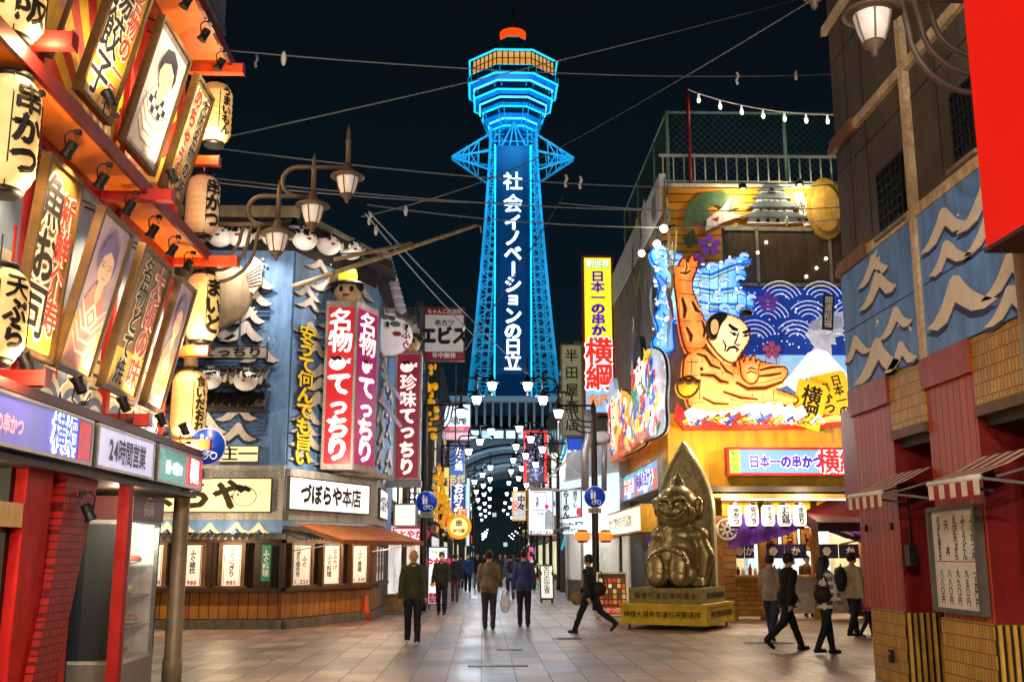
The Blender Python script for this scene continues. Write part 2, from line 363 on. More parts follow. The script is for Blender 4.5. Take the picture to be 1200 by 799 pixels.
for i in range(len(zz) - 1):
    a, b = zz[i], zz[i + 1]; ha, hb = half(a), half(b)
    for (sx_, sy_), (tx_, ty_) in zip(cor, cor[1:] + cor[:1]):
        def P(s, z, h):           # point along this face
            return ctr + V((sx_ * h + (tx_ - sx_) * h * s, sy_ * h + (ty_ - sy_) * h * s, z))
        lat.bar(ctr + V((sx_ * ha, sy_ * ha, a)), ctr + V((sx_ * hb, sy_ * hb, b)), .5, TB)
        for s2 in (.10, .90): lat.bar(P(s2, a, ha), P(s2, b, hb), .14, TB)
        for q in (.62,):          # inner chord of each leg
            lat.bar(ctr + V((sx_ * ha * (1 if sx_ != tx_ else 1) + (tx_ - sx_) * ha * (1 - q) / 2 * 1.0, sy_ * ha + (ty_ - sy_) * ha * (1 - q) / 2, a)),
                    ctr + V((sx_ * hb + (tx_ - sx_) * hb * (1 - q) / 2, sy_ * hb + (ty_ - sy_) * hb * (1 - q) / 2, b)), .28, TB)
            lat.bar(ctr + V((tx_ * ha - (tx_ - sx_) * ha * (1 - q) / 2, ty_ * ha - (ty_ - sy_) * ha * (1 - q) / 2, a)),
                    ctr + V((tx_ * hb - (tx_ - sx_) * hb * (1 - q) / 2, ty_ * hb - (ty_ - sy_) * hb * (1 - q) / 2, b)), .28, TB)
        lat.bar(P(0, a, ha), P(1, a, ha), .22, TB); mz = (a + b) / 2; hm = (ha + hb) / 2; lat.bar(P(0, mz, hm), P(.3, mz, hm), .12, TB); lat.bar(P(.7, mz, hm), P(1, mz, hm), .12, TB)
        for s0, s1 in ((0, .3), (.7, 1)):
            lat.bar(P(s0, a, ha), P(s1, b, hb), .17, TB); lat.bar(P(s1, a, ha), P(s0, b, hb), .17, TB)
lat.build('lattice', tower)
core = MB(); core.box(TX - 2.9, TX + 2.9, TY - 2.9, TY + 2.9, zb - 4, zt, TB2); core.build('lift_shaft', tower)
# sign boards on the street face of the shaft, with neon rims
sgb = MB(); YT = TY - half(zb) - 1.0; f_t = fy(YT); TX0 = TX
TX = at(601, 320, YT).x; sw = at(622, 300, YT).x - TX
def tz(py): return at(601, py, YT).z
sgb.obox(f_t, TX - sw, TX + sw, tz(466), tz(172), 0, .5, M('#0a3a66', .6, emit=.05, ecol='#0a63b0', var=.3, scale=.3)); sgb.build('sign_board', tower)
ne = MB()
for s in (-1, 1): ne.obox(f_t, TX + s * sw - .13, TX + s * sw + .13, tz(466), tz(172), .3, .9, NEON)
ne.build('neon_strip', tower)
tl = MB(); LW = M('#ffffff', .4, emit=1.5, ecol='#d8f4ff', var=0)
tl.text(f_t, '社会', TX, (tz(214) + tz(240)) / 2, 3.5, LW, True, .045, .55, pitch=(tz(214) - tz(240)) / 3.5, lift=.01)
ch = 'イノベーションの日立'; y0, y1 = 262, 425
for i, c_ in enumerate(ch): tl.text(f_t, c_, TX, tz(y0 + (y1 - y0) * i / (len(ch) - 1)), 3.15 if c_ not in 'ィョ' else 2.6, LW, True, .05, .55, lift=.01)
tl.build('lettering', tower); TX = TX0
def tz(py): return at(601, py, TY).z
# wing struts
wg = MB(); zj = tz(186); zl = tz(208); zu = tz(166)
for s in (-1, 1):
    for yy in (-1, 1):
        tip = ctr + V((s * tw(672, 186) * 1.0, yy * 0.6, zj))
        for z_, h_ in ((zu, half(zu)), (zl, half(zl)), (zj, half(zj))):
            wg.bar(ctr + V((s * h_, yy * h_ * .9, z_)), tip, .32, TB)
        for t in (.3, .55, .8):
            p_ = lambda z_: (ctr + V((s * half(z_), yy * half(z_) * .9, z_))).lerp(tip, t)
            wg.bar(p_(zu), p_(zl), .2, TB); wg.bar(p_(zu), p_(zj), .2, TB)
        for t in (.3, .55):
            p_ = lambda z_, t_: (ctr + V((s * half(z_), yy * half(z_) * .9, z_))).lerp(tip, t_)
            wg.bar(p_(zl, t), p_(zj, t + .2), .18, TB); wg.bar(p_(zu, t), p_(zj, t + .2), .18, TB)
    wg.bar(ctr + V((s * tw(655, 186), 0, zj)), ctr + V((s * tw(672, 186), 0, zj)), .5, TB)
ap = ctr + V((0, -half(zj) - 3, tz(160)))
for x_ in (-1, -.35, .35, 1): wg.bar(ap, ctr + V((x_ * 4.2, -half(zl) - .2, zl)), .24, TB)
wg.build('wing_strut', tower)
# octagonal cabin: rings of (pixel row, half width px)
def octo(mb, z0, r0, z1, r1, m, n=8):
    mb.lathe([(r0 / math.cos(math.pi / n), z0), (r1 / math.cos(math.pi / n), z1)], ctr, m, n, smooth=False, axis=(0, 0, 1))
def rot_oct(mb):
    Rm = Matrix.Rotation(math.pi / 8, 3, 'Z')
    mb.v = [ctr + Rm @ (q - ctr) for q in mb.v]
def hw(px): return tw(601 + px, 110)
def rim(mb, z, r, m, t=.28):
    n = 8; R_ = r / math.cos(math.pi / 8)
    mb.tube([ctr + V((R_ * math.cos(2 * math.pi * j / n), R_ * math.sin(2 * math.pi * j / n), z)) for j in range(n)], t, m, 6, closed=True)
CAB = M('#1c7fd0', .4, 0, emit=.10, ecol='#1090d8', var=.3, scale=.4); CABD = M('#0a2238', .35, 0, emit=.015, ecol='#0a6cc8', var=.1)
WINW = M('#ffcf80', .3, emit=.75, ecol='#e89a3a', var=.5, scale=.25)
prof = [(160, 26, CAB), (150, 27, CAB), (146, 33, CABD), (139, 34, CAB), (135, 36, CABD), (127, 39, CAB), (124, 44, CABD), (114, 44, CAB), (108, 50, CABD), (99, 50, CAB)]
cab = MB()
for (ya, ra, ma), (yb, rb, mb_) in zip(prof, prof[1:]): octo(cab, tz(ya), hw(ra), tz(yb), hw(rb), ma)
rot_oct(cab); cab.build('cabin', tower)
wn = MB(); octo(wn, tz(98), hw(47), tz(82), hw(46), WINW); rot_oct(wn); wn.build('window_band', tower)
mu = MB()
for k in range(8):
    a0 = math.pi / 8 + k * math.pi / 4; R_ = hw(47.3) / math.cos(math.pi / 8)
    p0 = ctr + V((R_ * math.cos(a0), R_ * math.sin(a0), 0)); p1 = ctr + V((R_ * math.cos(a0 + math.pi / 4), R_ * math.sin(a0 + math.pi / 4), 0))
    for j in range(6): q = p0.lerp(p1, j / 6); mu.bar(q + V((0, 0, tz(98))), q + V((0, 0, tz(82))), .22, DKS)
    for j in range(3): q = p0.lerp(p1, j / 3); q2 = p0.lerp(p1, (j + 1) / 3); mu.bar(q + V((0, 0, tz(90))), q2 + V((0, 0, tz(90))), .12, DKS)
mu.build('window_mullion', tower)
rf = MB(); octo(rf, tz(82), hw(50), tz(79), hw(50), CABD); octo(rf, tz(79), hw(49), tz(70), hw(30), CABD); octo(rf, tz(70), hw(19), tz(52), hw(17), M('#0a2f3c', .4, emit=.02, ecol='#2090a0')); octo(rf, tz(52), hw(14), tz(49), hw(14), M('#7fb6c8', .4, emit=.4)); rot_oct(rf); rf.build('roof', tower)
cr_ = MB(); cr_.lathe([(hw(14), tz(50)), (hw(15.5), tz(44)), (hw(15.5), tz(40)), (hw(9), tz(37))], ctr, M('#ff7a2a', .4, emit=.85, ecol='#ff4a10', var=.15, scale=.4), 20); cr_.build('weather_light', tower)
ma = MB(); ma.tube([ctr + V((0, 0, tz(37))), ctr + V((0, 0, tz(12)))], [.22, .08], STEEL, 6); 
for s in (-1, 1): ma.tube([ctr + V((s * hw(27), 0, tz(68))), ctr + V((s * hw(27), 0, tz(54)))], .12, DKS, 5)
for k in range(14): ma.bar(ctr + V((hw(27) * math.cos(k * .449), hw(27) * math.sin(k * .449), tz(62))), ctr + V((hw(27) * math.cos((k + 1) * .449), hw(27) * math.sin((k + 1) * .449), tz(62))), .12, DKS)
ma.build('mast', tower)
rm = MB()
for py, r_, m_ in ((82, 50.5, NEON), (98, 47, NEON), (108, 50.6, NEON), (114, 45, NEON2), (124, 44.5, NEON), (130, 38, NEON2), (139, 34.4, NEON), (150, 27.4, NEON2), (158, 26.2, NEON)): rim(rm, tz(py), hw(r_), m_, .19)
rot_oct(rm); rm.build('neon_rim', tower)
for k in range(8):
    a0 = k * math.pi / 4
    for (ya, ra), (yb, rb) in (((160, 26), (135, 36)), ((127, 39.5), (114, 44.5)), ((108, 50.4), (99, 50.4))):
        for dd in (-.09, .09):
            A = ctr + V((hw(ra) * 1.082 * math.cos(a0 + math.pi / 4 + math.pi / 8 * 0 + dd), hw(ra) * 1.082 * math.sin(a0 + math.pi / 4 + dd), tz(ya)))
            B = ctr + V((hw(rb) * 1.082 * math.cos(a0 + math.pi / 4 + dd), hw(rb) * 1.082 * math.sin(a0 + math.pi / 4 + dd), tz(yb)))
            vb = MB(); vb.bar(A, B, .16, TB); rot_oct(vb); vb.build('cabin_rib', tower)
# base: bridge deck, arch block over the street
bs = MB(); ST2 = M('#33424d', .6, .2, var=.2, scale=.4); z0, z1 = tz(516), tz(476)
bs.box(TX - 13, TX + 14, TY - 13, TY - 9, z0 - 1.2, z0 + .6, ST2); bs.box(TX - 13, TX + 14, TY - 13, TY - 9, z1 - .8, z1, M('#7d909c', .6, .2))
for k in range(19): bs.box(TX - 12.5 + k * 1.42, TX - 12.1 + k * 1.42, TY - 12.6, TY - 12.2, z0, z1, M('#5f7480', .6, .2))
bs.box(TX - 13, TX + 14, TY - 10.5, TY - 10, z0, z1, M('#142331', .5)); 
bs.build('bridge_deck', tower)
bw = MB()
for k in range(12): bw.box(TX - 12 + k * 2.1, TX - 10.4 + k * 2.1, TY - 13.06, TY - 13.02, z0 - 1.0, z0 + .3, M('#bcd6e6', .4, emit=.4 + .25 * (k % 3), var=.3, scale=.5))
bw.build('deck_light', tower)
ar = MB(); ARC = M('#3c4a55', .7, var=.25, scale=.3); ARC2 = M('#5a6c78', .7, var=.25, scale=.3)
fa = fy(TY - 12); cz = 9.0; Rr = 9.5
pts = [(TX - 17, 0), (TX - 17, z0 - 1.2), (TX + 18, z0 - 1.2), (TX + 18, 0), (TX + Rr, 0)] + [(TX + Rr * math.cos(t * math.pi / 16), cz + Rr * .72 * math.sin(t * math.pi / 16)) for t in range(17)] + [(TX - Rr, 0)]
ar.poly(fa, pts, -20, 0, ARC)
for R2_, m_ in ((10.6, ARC2), (12.6, M('#1c2a35', .7)), (14.6, ARC2)):
    ar.tube([V((TX + R2_ * math.cos(t * math.pi / 20), TY - 12.2, cz + R2_ * .74 * math.sin(t * math.pi / 20))) for t in range(21)], .35, m_, 6)
ar.build('street_arch', tower)
for x_ in (-7, 0, 7): lamp('POINT', (TX + x_, TY - 26, 9), 7000, (.75, .9, 1), .08)  # bare fill lights added to brighten the arch
# blue floodlights added in the air before the tower, without fixtures
for z_, h_ in ((tz(440), 13), (tz(330), 10), (tz(230), 8)):
    for s in (-1, 1): lamp('POINT', ctr + V((s * h_, -h_ - 4, z_)), (1200, 2600, 2800)[int(z_ > tz(400)) + int(z_ > tz(300))], (.07, .6, .95), .06)
lamp('POINT', ctr + V((0, -16, tz(190))), 3600, (.08, .65, .95), .06); lamp('POINT', ctr + V((13, -9, tz(165))), 2600, (.06, .6, .95), .06); lamp('POINT', ctr + V((-13, -9, tz(165))), 2600, (.06, .6, .95), .06)
# ================================================================ three-lantern street lamps
IRON = M('#54463a', .55, .2, var=.2, scale=6); IROND = M('#2e2723', .45, .5, var=.2)
def lamp_proto(name, iron, glass, n=14, pole_m=None):
    r = T(name, 'x', 'street lamp')
    b = MB(); b.lathe([(.125, 0), (.125, .25), (.12, .3), (.108, .36), (.104, 3), (.085, 6.1), (.09, 6.14), (.03, 6.3), (.004, 6.42)], (0, 0, 0), pole_m or iron, n); b.build('pole', r)
    arm = MB()                                       # three nested quarter arcs and an S of tubes from lantern to lantern
    for R_, z in ((.62, 5.35), (.5, 5.52), (.38, 5.69)):
        arm.tube([(.08, 0, z), (.12, 0, z)] + [(.25 + R_ * math.sin(t * math.pi / 12) * .9, 0, z + R_ * .95 * (1 - math.cos(t * math.pi / 12))) for t in range(1, 7)] + [(.3 + R_ * .9, 0, 6.22)], .026, iron, 8)
    arm.tube([(.05, 0, 6.2), (1.1, 0, 6.2)], .034, iron, 8)
    for x0, x1, z0, dz in ((1.1, 1.58, 6.2, .42), (1.58, 2.06, 6.62, .44)):
        k = x0 - .42
        arm.tube([(x0 - .02, 0, z0), (k + .2, 0, z0)] + [(k + .2 - dz / 2 * math.sin(t * math.pi / 10), 0, z0 + dz / 2 - dz / 2 * math.cos(t * math.pi / 10)) for t in range(1, 10)] + [(k + .2, 0, z0 + dz), (x1, 0, z0 + dz)], .034, iron, 8)
    arm.build('arm', r)
    for x, z in ((1.1, 5.96), (1.58, 6.38), (2.06, 6.82)):
        c = MB(); o = (x, 0, z)
        c.lathe([(.05, .30), (.075, .20), (.235, .115), (.245, .09), (.2, .085), (.16, .08)], o, iron, n)
        c.lathe([(.004, -.30), (.03, -.27), (.028, -.24), (.085, -.19), (.09, -.16)], o, iron, n)
        c.lathe([(.036, .28), (.036, .62), (.045, .64), (.036, .66), (.03, .78), (.004, .9)], o, iron, 10)
        c = c.build('lantern', r)
        gl = MB(); gl.lathe([(.088, -.16), (.125, -.06), (.15, .05), (.158, .085)], o, glass, n); gl.build('glass', c)
        cg = MB()
        for k in range(6):
            a = k * math.pi / 3 + .3; ca, sa = math.cos(a), math.sin(a)
            cg.tube([(x + ca * rr, sa * rr, z + zz_) for rr, zz_ in ((.09, -.17), (.13, -.06), (.156, .05), (.165, .09))], .009, iron, 5)
        cg.build('cage', c)
    return r
GL_DIM = M('#d8d2cc', .35, emit=.08, ecol='#e8d8d4', var=.12, scale=9); GL_LIT = M('#ffffff', .3, emit=9, ecol='#dff2ff', var=0)
proto_dim = lamp_proto('street_lamp', IRON, GL_DIM, 18, M('#8c7a62', .5, .2, var=.25, scale=4))
proto_lit = lamp_proto('street_lamp', IROND, GL_LIT)
p0 = at(407, 212, 14.35)
proto_dim.location = (p0.x - 2.06, 14.35, 0)
proto_dim['label'] = 'brown three-lantern street lamp between the picture-board restaurant and the puffer-fish restaurant'
near = copy_tree(proto_dim, (at(1023, 32, 8).x + 1.1, 8.0, 0), math.pi, 'brown three-lantern street lamp in front of the dark-walled restaurant, behind the red sign box')
ORD = ['first', 'second', 'third', 'fourth', 'fifth', 'sixth', 'seventh', 'eighth', 'ninth', 'tenth', 'eleventh', 'twelfth', 'thirteenth', 'fourteenth', 'fifteenth', 'sixteenth', 'seventeenth', 'eighteenth', 'nineteenth', 'twentieth']
for side, ys in ((-1, (32.6, 45, 64, 74, 85, 100, 116, 134)), (1, (32.6, 44, 51.5, 59, 67, 78, 92, 108, 126))):
    for i, y in enumerate(ys):
        x = -1.78 + .006 * (y - 32.6) if side < 0 else 3.45 + .012 * (y - 32.6)
        lb = '%s lit three-lantern street lamp up the shopping street on the %s' % (ORD[i], 'fugu restaurant kerb' if side < 0 else 'white ramen shop kerb')
        o = proto_lit if (side < 0 and i == 0) else copy_tree(proto_lit)
        o.location = (x, y, 0); o.rotation_euler = (0, 0, 0 if side < 0 else math.pi); o['label'] = lb; o['group'] = 'lit street lamps up the shopping street'
        if i < 5:
            for dx, z in ((1.1, 5.6), (2.06, 6.46)): lamp('POINT', (x - side * dx, y - .0, z), 75 if i < 2 else 100, (.92, .95, 1), .05)
for k, (x, rz) in enumerate(((-3.9, 0), (4.2, math.pi))):  # two lamp posts added out of view to light the plaza from the front
    copy_tree(proto_lit, (x, -3.5 + k, 0), rz, ['lit three-lantern street lamp on the picture-board side, behind the viewpoint', 'lit three-lantern street lamp on the wave-panel side, behind the viewpoint'][k])
    for dx, z in ((1.1, 5.6), (1.58, 6.0), (2.06, 6.46)): lamp('POINT', (x + (dx if k == 0 else -dx), -3.5 + k, z), 1150, (1, .88, .72), .12)
# ================================================================ paper lanterns, spotlights (used on several buildings)
def lantern(c, r, h, txt, label, emat, group, inkm=INK, face=-.6, th=None, bold=.05, pitch=.95, ribs=9, rimm=BLK, cat='paper lantern', name='paper_lantern', hang=.25, cols=1):
    c = V(c); o = T(name, label, cat, (c.x, c.y, c.z - h / 2), group)
    b = MB(); pr = []
    n = ribs * 3
    for i in range(n + 1):
        t = i / n; z = -h / 2 + h * t; e = abs(2 * t - 1); pr.append((r * (1 - .38 * max(0, (e - .62) / .38) ** 2) * (1 - .03 * (i % 3 == 0)), z))
    b.lathe(pr, c, emat, 24); b.build('paper_body', o)
    k = MB(); k.lathe([(r * .64, h / 2 - .005), (r * .64, h / 2 + .05), (r * .5, h / 2 + .055)], c, rimm, 20); k.lathe([(r * .5, -h / 2 - .05), (r * .64, -h / 2 - .045), (r * .64, -h / 2 + .005)], c, rimm, 20)
    for s in range(4 if hang > .2 else 0):
        a = s * math.pi / 2 + .5
        k.tube([c + V((math.cos(a) * q, math.sin(a) * q, z)) for q, z in ((r * .64, h / 2 + .02), (r * 1.02, h * .3), (r * 1.03, 0), (r * 1.02, -h * .3), (r * .64, -h / 2 - .02))], .006, rimm, 5)
    k.tube([c + V((0, 0, h / 2 + .05)), c + V((0, 0, h / 2 + .05 + hang))], .008, rimm, 5); k.build('rim', o)
    if txt:
        t = MB(); th = th or h * .82 / len(txt) / pitch
        def wrap(u, v, w):
            a = face + u / r; e = abs(2 * v / h); rr = r * (1 - .38 * max(0, (e - .62) / .38) ** 2) + .006 + w * .3
            return c + V((math.sin(a) * rr, -math.cos(a) * rr, v))
        t.text(None, txt, 0, 0, th, inkm, True, bold, wrap=wrap, pitch=pitch, lift=.002); t.build('lettering', o)
    return o
def spot_proto():
    r = T('spotlight', 'x', 'spotlight'); b = MB()
    b.lathe([(.05, -.13), (.062, -.12), (.064, .03), (.075, .05), (.082, .08), (.06, .08)], (0, 0, 0), BLK, 12, axis=(.45, 0, -.9)); 
    for k in range(3): b.lathe([(.066, -.12 + k * .035), (.07, -.115 + k * .035), (.066, -.105 + k * .035)], (0, 0, 0), BLK, 12, axis=(.45, 0, -.9))
    b.build('body', r)
    k = MB(); k.tube([(-.09, 0, .24), (0, 0, .26), (.06, 0, .2), (.04, 0, .05), (0, .065, 0)], .011, BLK, 6); k.box(-.13, -.06, -.04, .04, .22, .27, BLK); k.tube([(-.08, .02, .25), (-.14, .05, .2), (-.12, .09, .1), (-.08, .07, .22)], .007, BLK, 5); k.build('bracket', r)
    return r
SPOT = spot_proto(); _sp = [0]
def spotlight(loc, rz, label, group, flip=False):
    o = SPOT if _sp[0] == 0 else copy_tree(SPOT); _sp[0] += 1
    o.location = loc; o.scale = (.78,) * 3; o.rotation_euler = (math.pi if flip else 0, 0, rz); o['label'] = label; o['group'] = group; return o
def waves(mb, f, a0, a1, b0, b1, n, s0, s1, w, wm, sm, rng, t=.03, avoid=(), ax=1.0):
    base = [(-.08, -.01), (.16, .1), (.34, .25), (.48, .42), (.56, .53), (.64, .56), (.72, .52), (.80, .38), (.92, .22), (1.08, .1), (1.22, .05), (1.02, -.04), (.84, .0), (.74, .12), (.66, .22), (.55, .14), (.38, .0), (.16, -.05)]
    pos = []; tries = 0
    while len(pos) < n and tries < 4000:
        tries += 1; s = rng.uniform(s0, s1); a = rng.uniform(a0 + .06 * s * ax + .02, a1 - s * ax * 1.22); b = rng.uniform(b0 + .02, b1 - s * .62)
        if any(abs(a - p[0]) < (s + p[2]) * .47 * ax and abs(b - p[1]) < (s + p[2]) * .23 for p in pos): continue
        if any(x0 - s * ax * 1.15 < a < x1 and y0 - s * .6 < b < y1 for x0, x1, y0, y1 in avoid): continue
        pos.append((a, b, s)); fl_ = rng.random() < .15
        P = [((1.1 - x if fl_ else x) * s * ax * rng.uniform(.98, 1.02) + a, y * s + b) for x, y in base]
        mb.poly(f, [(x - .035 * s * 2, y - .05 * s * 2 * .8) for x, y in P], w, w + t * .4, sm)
        mb.poly(f, P, w + t * .45, w + t * 1.6, wm)
        for k in range(rng.randint(2, 5)):
            qx = a + s * ax * (.72 + rng.uniform(-.15, .3)) ; qy = b + s * (.68 + rng.uniform(0, .28)); rr = s * rng.uniform(.018, .045)
            if qy < b1 - .05 and qx < a1 - .05: mb.poly(f, [(qx + rr * math.cos(j), qy + rr * math.sin(j)) for j in (0, 1.05, 2.1, 3.14, 4.2, 5.2)], w, w + t, wm)
# ================================================================ picture-board restaurant (close, facing the plaza)
Y0, Y1 = 4.5, 14.15
GX = 'the picture-board restaurant'
L1 = T('restaurant_building', 'tall restaurant with fiery orange beams, picture boards and a red-framed shopfront', 'building', (-5.4, 9.5, 0))
FL = fl(-4.3)
b = MB()
b.box(-12, -4.35, Y0, Y1 - .1, 2.95, 5.7, M('#b9b4ae', .6)); b.box(-12, -4.35, Y0, Y1 - .1, 5.7, 8.5, M('#c9a23c', .6))
b.box(-12, -3.9, Y0, Y1 + .5, 8.6, 13.0, M('#515a74', .6, var=.12)); b.box(-12, -8.2, Y0, Y1 - .1, 0, 2.95, M('#8a7a60', .6))
b.box(-8.2, -4.6, 12.15, 12.3, 0, 2.3, M('#2b2a2c', .5)); b.box(-8.2, -4.2, Y0, Y0 + .1, 0, 2.95, DKB)
b.build('wall', L1)
# back murals
mu = MB(); rng = random.Random(3)
cy_, cz_ = 11.4, 5.75
for k in range(26):                                   # rays of the upper mural
    a0 = -.2 + k * (math.pi + .4) / 26; a1 = -.2 + (k + 1) * (math.pi + .4) / 26; pts = [(cy_, cz_)]
    for a in (a0, a1):
        d = (math.cos(a), math.sin(a)); t = 9
        if d[0] > 0: t = min(t, (Y1 - .1 - cy_) / d[0])
        if d[0] < 0: t = min(t, (Y0 - cy_) / d[0])
        if d[1] > 0: t = min(t, (8.5 - cz_) / d[1])
        if d[1] < 0: t = min(t, (5.7 - cz_) / d[1])
        pts.append((cy_ + d[0] * t, cz_ + d[1] * t))
    mu.poly(FL, pts, -.05 + .001, -.02 - .0005 * (k % 2), [M('#f0c328', .5, var=.1), M('#c8281c', .5, var=.1)][k % 2])
mu.obox(FL, Y0, Y1 - .1, 2.97, 5.66, -.05, -.02, M('#7f93b8', .6, var=.12, scale=2))
for k in range(16):                                   # swirls and town blocks of the lower mural
    y = Y0 + .4 + k * .6
    mu.obox(FL, y, y + .3, 3.0, 3.9 + rng.uniform(0, 1.1), -.02, -.012 + .0005 * k, M(rng.choice(['#d8d4cc', '#b9b2a4', '#8b8f9c', '#e6dcc4']), .6))
    mu.obox(FL, y + .32, y + .36, 3.0, 4.6, -.02, -.008, M('#b3241c', .5))
    for j in range(6): mu.obox(FL, y + .02, y + .28, 3.1 + j * .16, 3.12 + j * .16, -.012, .0005, M('#5b6277', .6))
for k in range(15):
    y = Y0 + .6 + k * .66
    for rr, m_ in ((.42, '#e9e6df'), (.34, '#5f7fb4'), (.25, '#e9e6df'), (.16, '#5f7fb4')):
        mu.poly(FL, [(y + rr * math.cos(t * math.pi / 10), 3.0 + rr * math.sin(t * math.pi / 10)) for t in range(11)], -.01, .02 - rr * .02, M(m_, .6))
mu.build('mural', L1)
for k, (z_, t_) in enumerate(((4.2, '通天閣'), (4.3, '名物'), (4.4, '新世界'))):
    pass
# orange beams: a soffit that juts out with dark red rims
def beam(z, xi, xo, y1, mat_):
    m = MB(); m.box(xi, xo, Y0, y1, z, z + .07, mat_); m.box(xo, xo + .05, Y0, y1 + .04, z - .03, z + .12, M('#6b140f', .4, var=.2)); m.box(xi - .02, xi + .06, Y0, y1, z - .10, z - .003, M('#8f1812', .4, var=.2)); return m
OR2 = M('#f57c1e', .5, emit=.06, var=.2, scale=2)
beam(5.62, -4.34, -3.82, Y1, OR2).build('beam', L1); beam(8.2, -4.05, -3.5, 13.6, OR2).build('beam', L1)
for z, x1, ys in ((5.80, -3.46, (8.3,)), (5.52, -3.5, (11.4,)), (5.52, -3.38, (Y1 - .05,)), (8.07, -3.3, (13.5,)), (3.0, -3.62, (8.75, 11.5, Y1 - .02)), (6.95, -3.7, (Y1 - .1,)), (4.25, -3.7, (Y1 - .1,))):
    for y in ys: cb = MB(); cb.box(-4.3, x1, y - .06, y + .06, z, z + .13, M('#a81c12' if y < 12 else '#e0501a', .55, var=.15)); cb.box(x1, x1 + .01, y - .07, y + .07, z - .01, z + .14, M('#8a1410', .4)); cb.build('cross_beam', L1)
# vertical posts between murals
for y in (7.2, 9.55, 11.9, 14.0):
    for za, zb_, e_ in ((2.97, 5.6, 0), (5.75, 8.2, .01)): vp = MB(); vp.box(-4.32 + e_, -4.24 - e_, y, y + .1, za, zb_, M('#b3221a', .45)); vp.build('post', L1)
# shopfront: fascia shelf, soffit, frame, glowing interior
sf = MB(); sf.box(-4.4, -3.72, Y0, Y1, 2.9, 2.985, M('#4a1512', .5, var=.2)); sf.box(-8.2, -3.76, Y0, Y1 - .04, 2.36, 2.42, M('#3a2420', .6)); sf.box(-4.5, -3.98, Y0, Y1 - .03, 2.42, 2.9, DKB)
sf.build('fascia', L1); lamp('POINT', (-3.9, 8.2, 2.25), 26, (1, .8, .52), .04)
w = MB(); w.box(-8.1, -8.05, Y0, 12.1, .05, 2.35, M('#e8c98c', .6, emit=.25));  # wall emission stands in for lamplight inside
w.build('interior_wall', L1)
dr = MB()
for y in (8.05, 9.15): dr.box(-4.12, -4.02, y, y + .1, 0, 2.36, BLK)
dr.box(-4.12, -4.02, 5, 9.2, 1.83, 1.9, BLK); dr.box(-4.10, -3.92, 5, 9.22, 1.86, 2.06, M('#e0b45c', .5)); dr.box(-4.14, -4.09, 7.0, 8.0, .0, .9, M('#3a3a3c', .3)); dr.box(-4.14, -4.10, 6.0, 9.0, .9, 1.8, M('#e6d0a0', .5, emit=.6))  # cream panel given emission to read as the lit interior
for k in range(14): dr.box(-4.09, -4.08, 6, 8.05, .95 + k * .06, .965 + k * .06, M('#a88c60', .5))
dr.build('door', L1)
# red timber-look pillar that forks like a leaning trunk
RB = brickmat('#a81814', '#8a120f', '#560a09', .09, .07, .008, .55, .8, 'YZ', .5, .3, spec=.2)
pl = MB()
pl.poly(Fr((-3.85, 0, 0), (0, 1, 0), (0, 0, 1)), [(9.35, 0), (9.85, 0), (10.15, .75), (10.75, 2.36), (9.95, 2.36), (9.75, 1.2)], -.22, 0, RB)
pl.poly(Fr((-3.92, 0, 0), (0, 1, 0), (0, 0, 1)), [(9.2, 0), (9.4, 0), (9.75, 1.3), (9.8, 2.36), (9.25, 2.36)], -.2, 0, M('#b8140f', .6, var=.2, spec=.2))
pl.box(-4.0, -3.86, 10.12, 10.28, 0, 2.36, M('#9d1512', .6, var=.2, spec=.2)); pl.build('pillar', L1)
pp = MB(); pp.box(-3.88, -3.76, 11.45, 11.57, 0, 2.36, M('#9d1512', .6, var=.2, spec=.2)); pp.build('pillar', L1)
ac = MB(); ac.box(-3.88, -3.3, 13.2, 14.2, 10.4, 11.2, M('#a9a9b2', .5)); ac.box(-3.9, -3.86, 9, 14.6, 9.2, 9.3, M('#3c4560', .5)); ac.build('air_conditioner', L1)
# fascia light boxes
FF = fl(-3.79); VIO = M('#4a4fb0', .3, emit=.55, ecol='#4c50b8', var=.5, scale=.7); GRY = M('#b9b9d2', .3, emit=.75, ecol='#b0aed0', var=.35, scale=.8); TEA = M('#3a8a7c', .3, emit=.5, ecol='#3c9a8a', var=.5, scale=.7)
WL = M('#ffffff', .4, emit=1.1, var=0); BL = M('#1740d8', .4, emit=.9, ecol='#1c4cff', var=0); RL = M('#ff2a2a', .4, emit=.9, ecol='#ff3030', var=0); DKI = M('#23202c', .5)
def fy_of(px, py): return onx(px, py, -3.79).y
ya, yb, yc, yd, ye, yf = 6.0, fy_of(97, 515), fy_of(103, 520), fy_of(171, 537), fy_of(176, 540), Y1 - .06
zf0, zf1 = 2.45, 2.88
PNK = M('#ffb0a8', .4, emit=.9, ecol='#ff8a90', var=0)
def d1(t, f, u0, u1, v0, v1, w): t.obox(f, u1 - .34, u1 - .05, v0 + .04, v1 - .04, w, w + .004, M('#c8102a', .4, emit=.5))
sign('light_box', 'violet backlit fascia sign with blue and pink lettering over the shop entrance', 'sign', FF, ya, yb, zf0, zf1, .1, VIO, STEEL,
     [('日本一の串かつ', .52, .42, .36, PNK, dict(bold=.04, sx=.8)), ('横綱', .83, .5, .82, BL, dict(ol=WL, bold=.02, ob=.075, sx=.8))], 'light boxes along the fascia', .03, deco=d1)
sign('light_box', 'pale lilac backlit fascia sign reading 24 hours open in dark characters', 'sign', FF, yc, yd, zf0, zf1, .1, GRY, STEEL, [('24時間営業', .5, .48, .6, DKI, dict(bold=.06, sx=.86))], 'light boxes along the fascia')
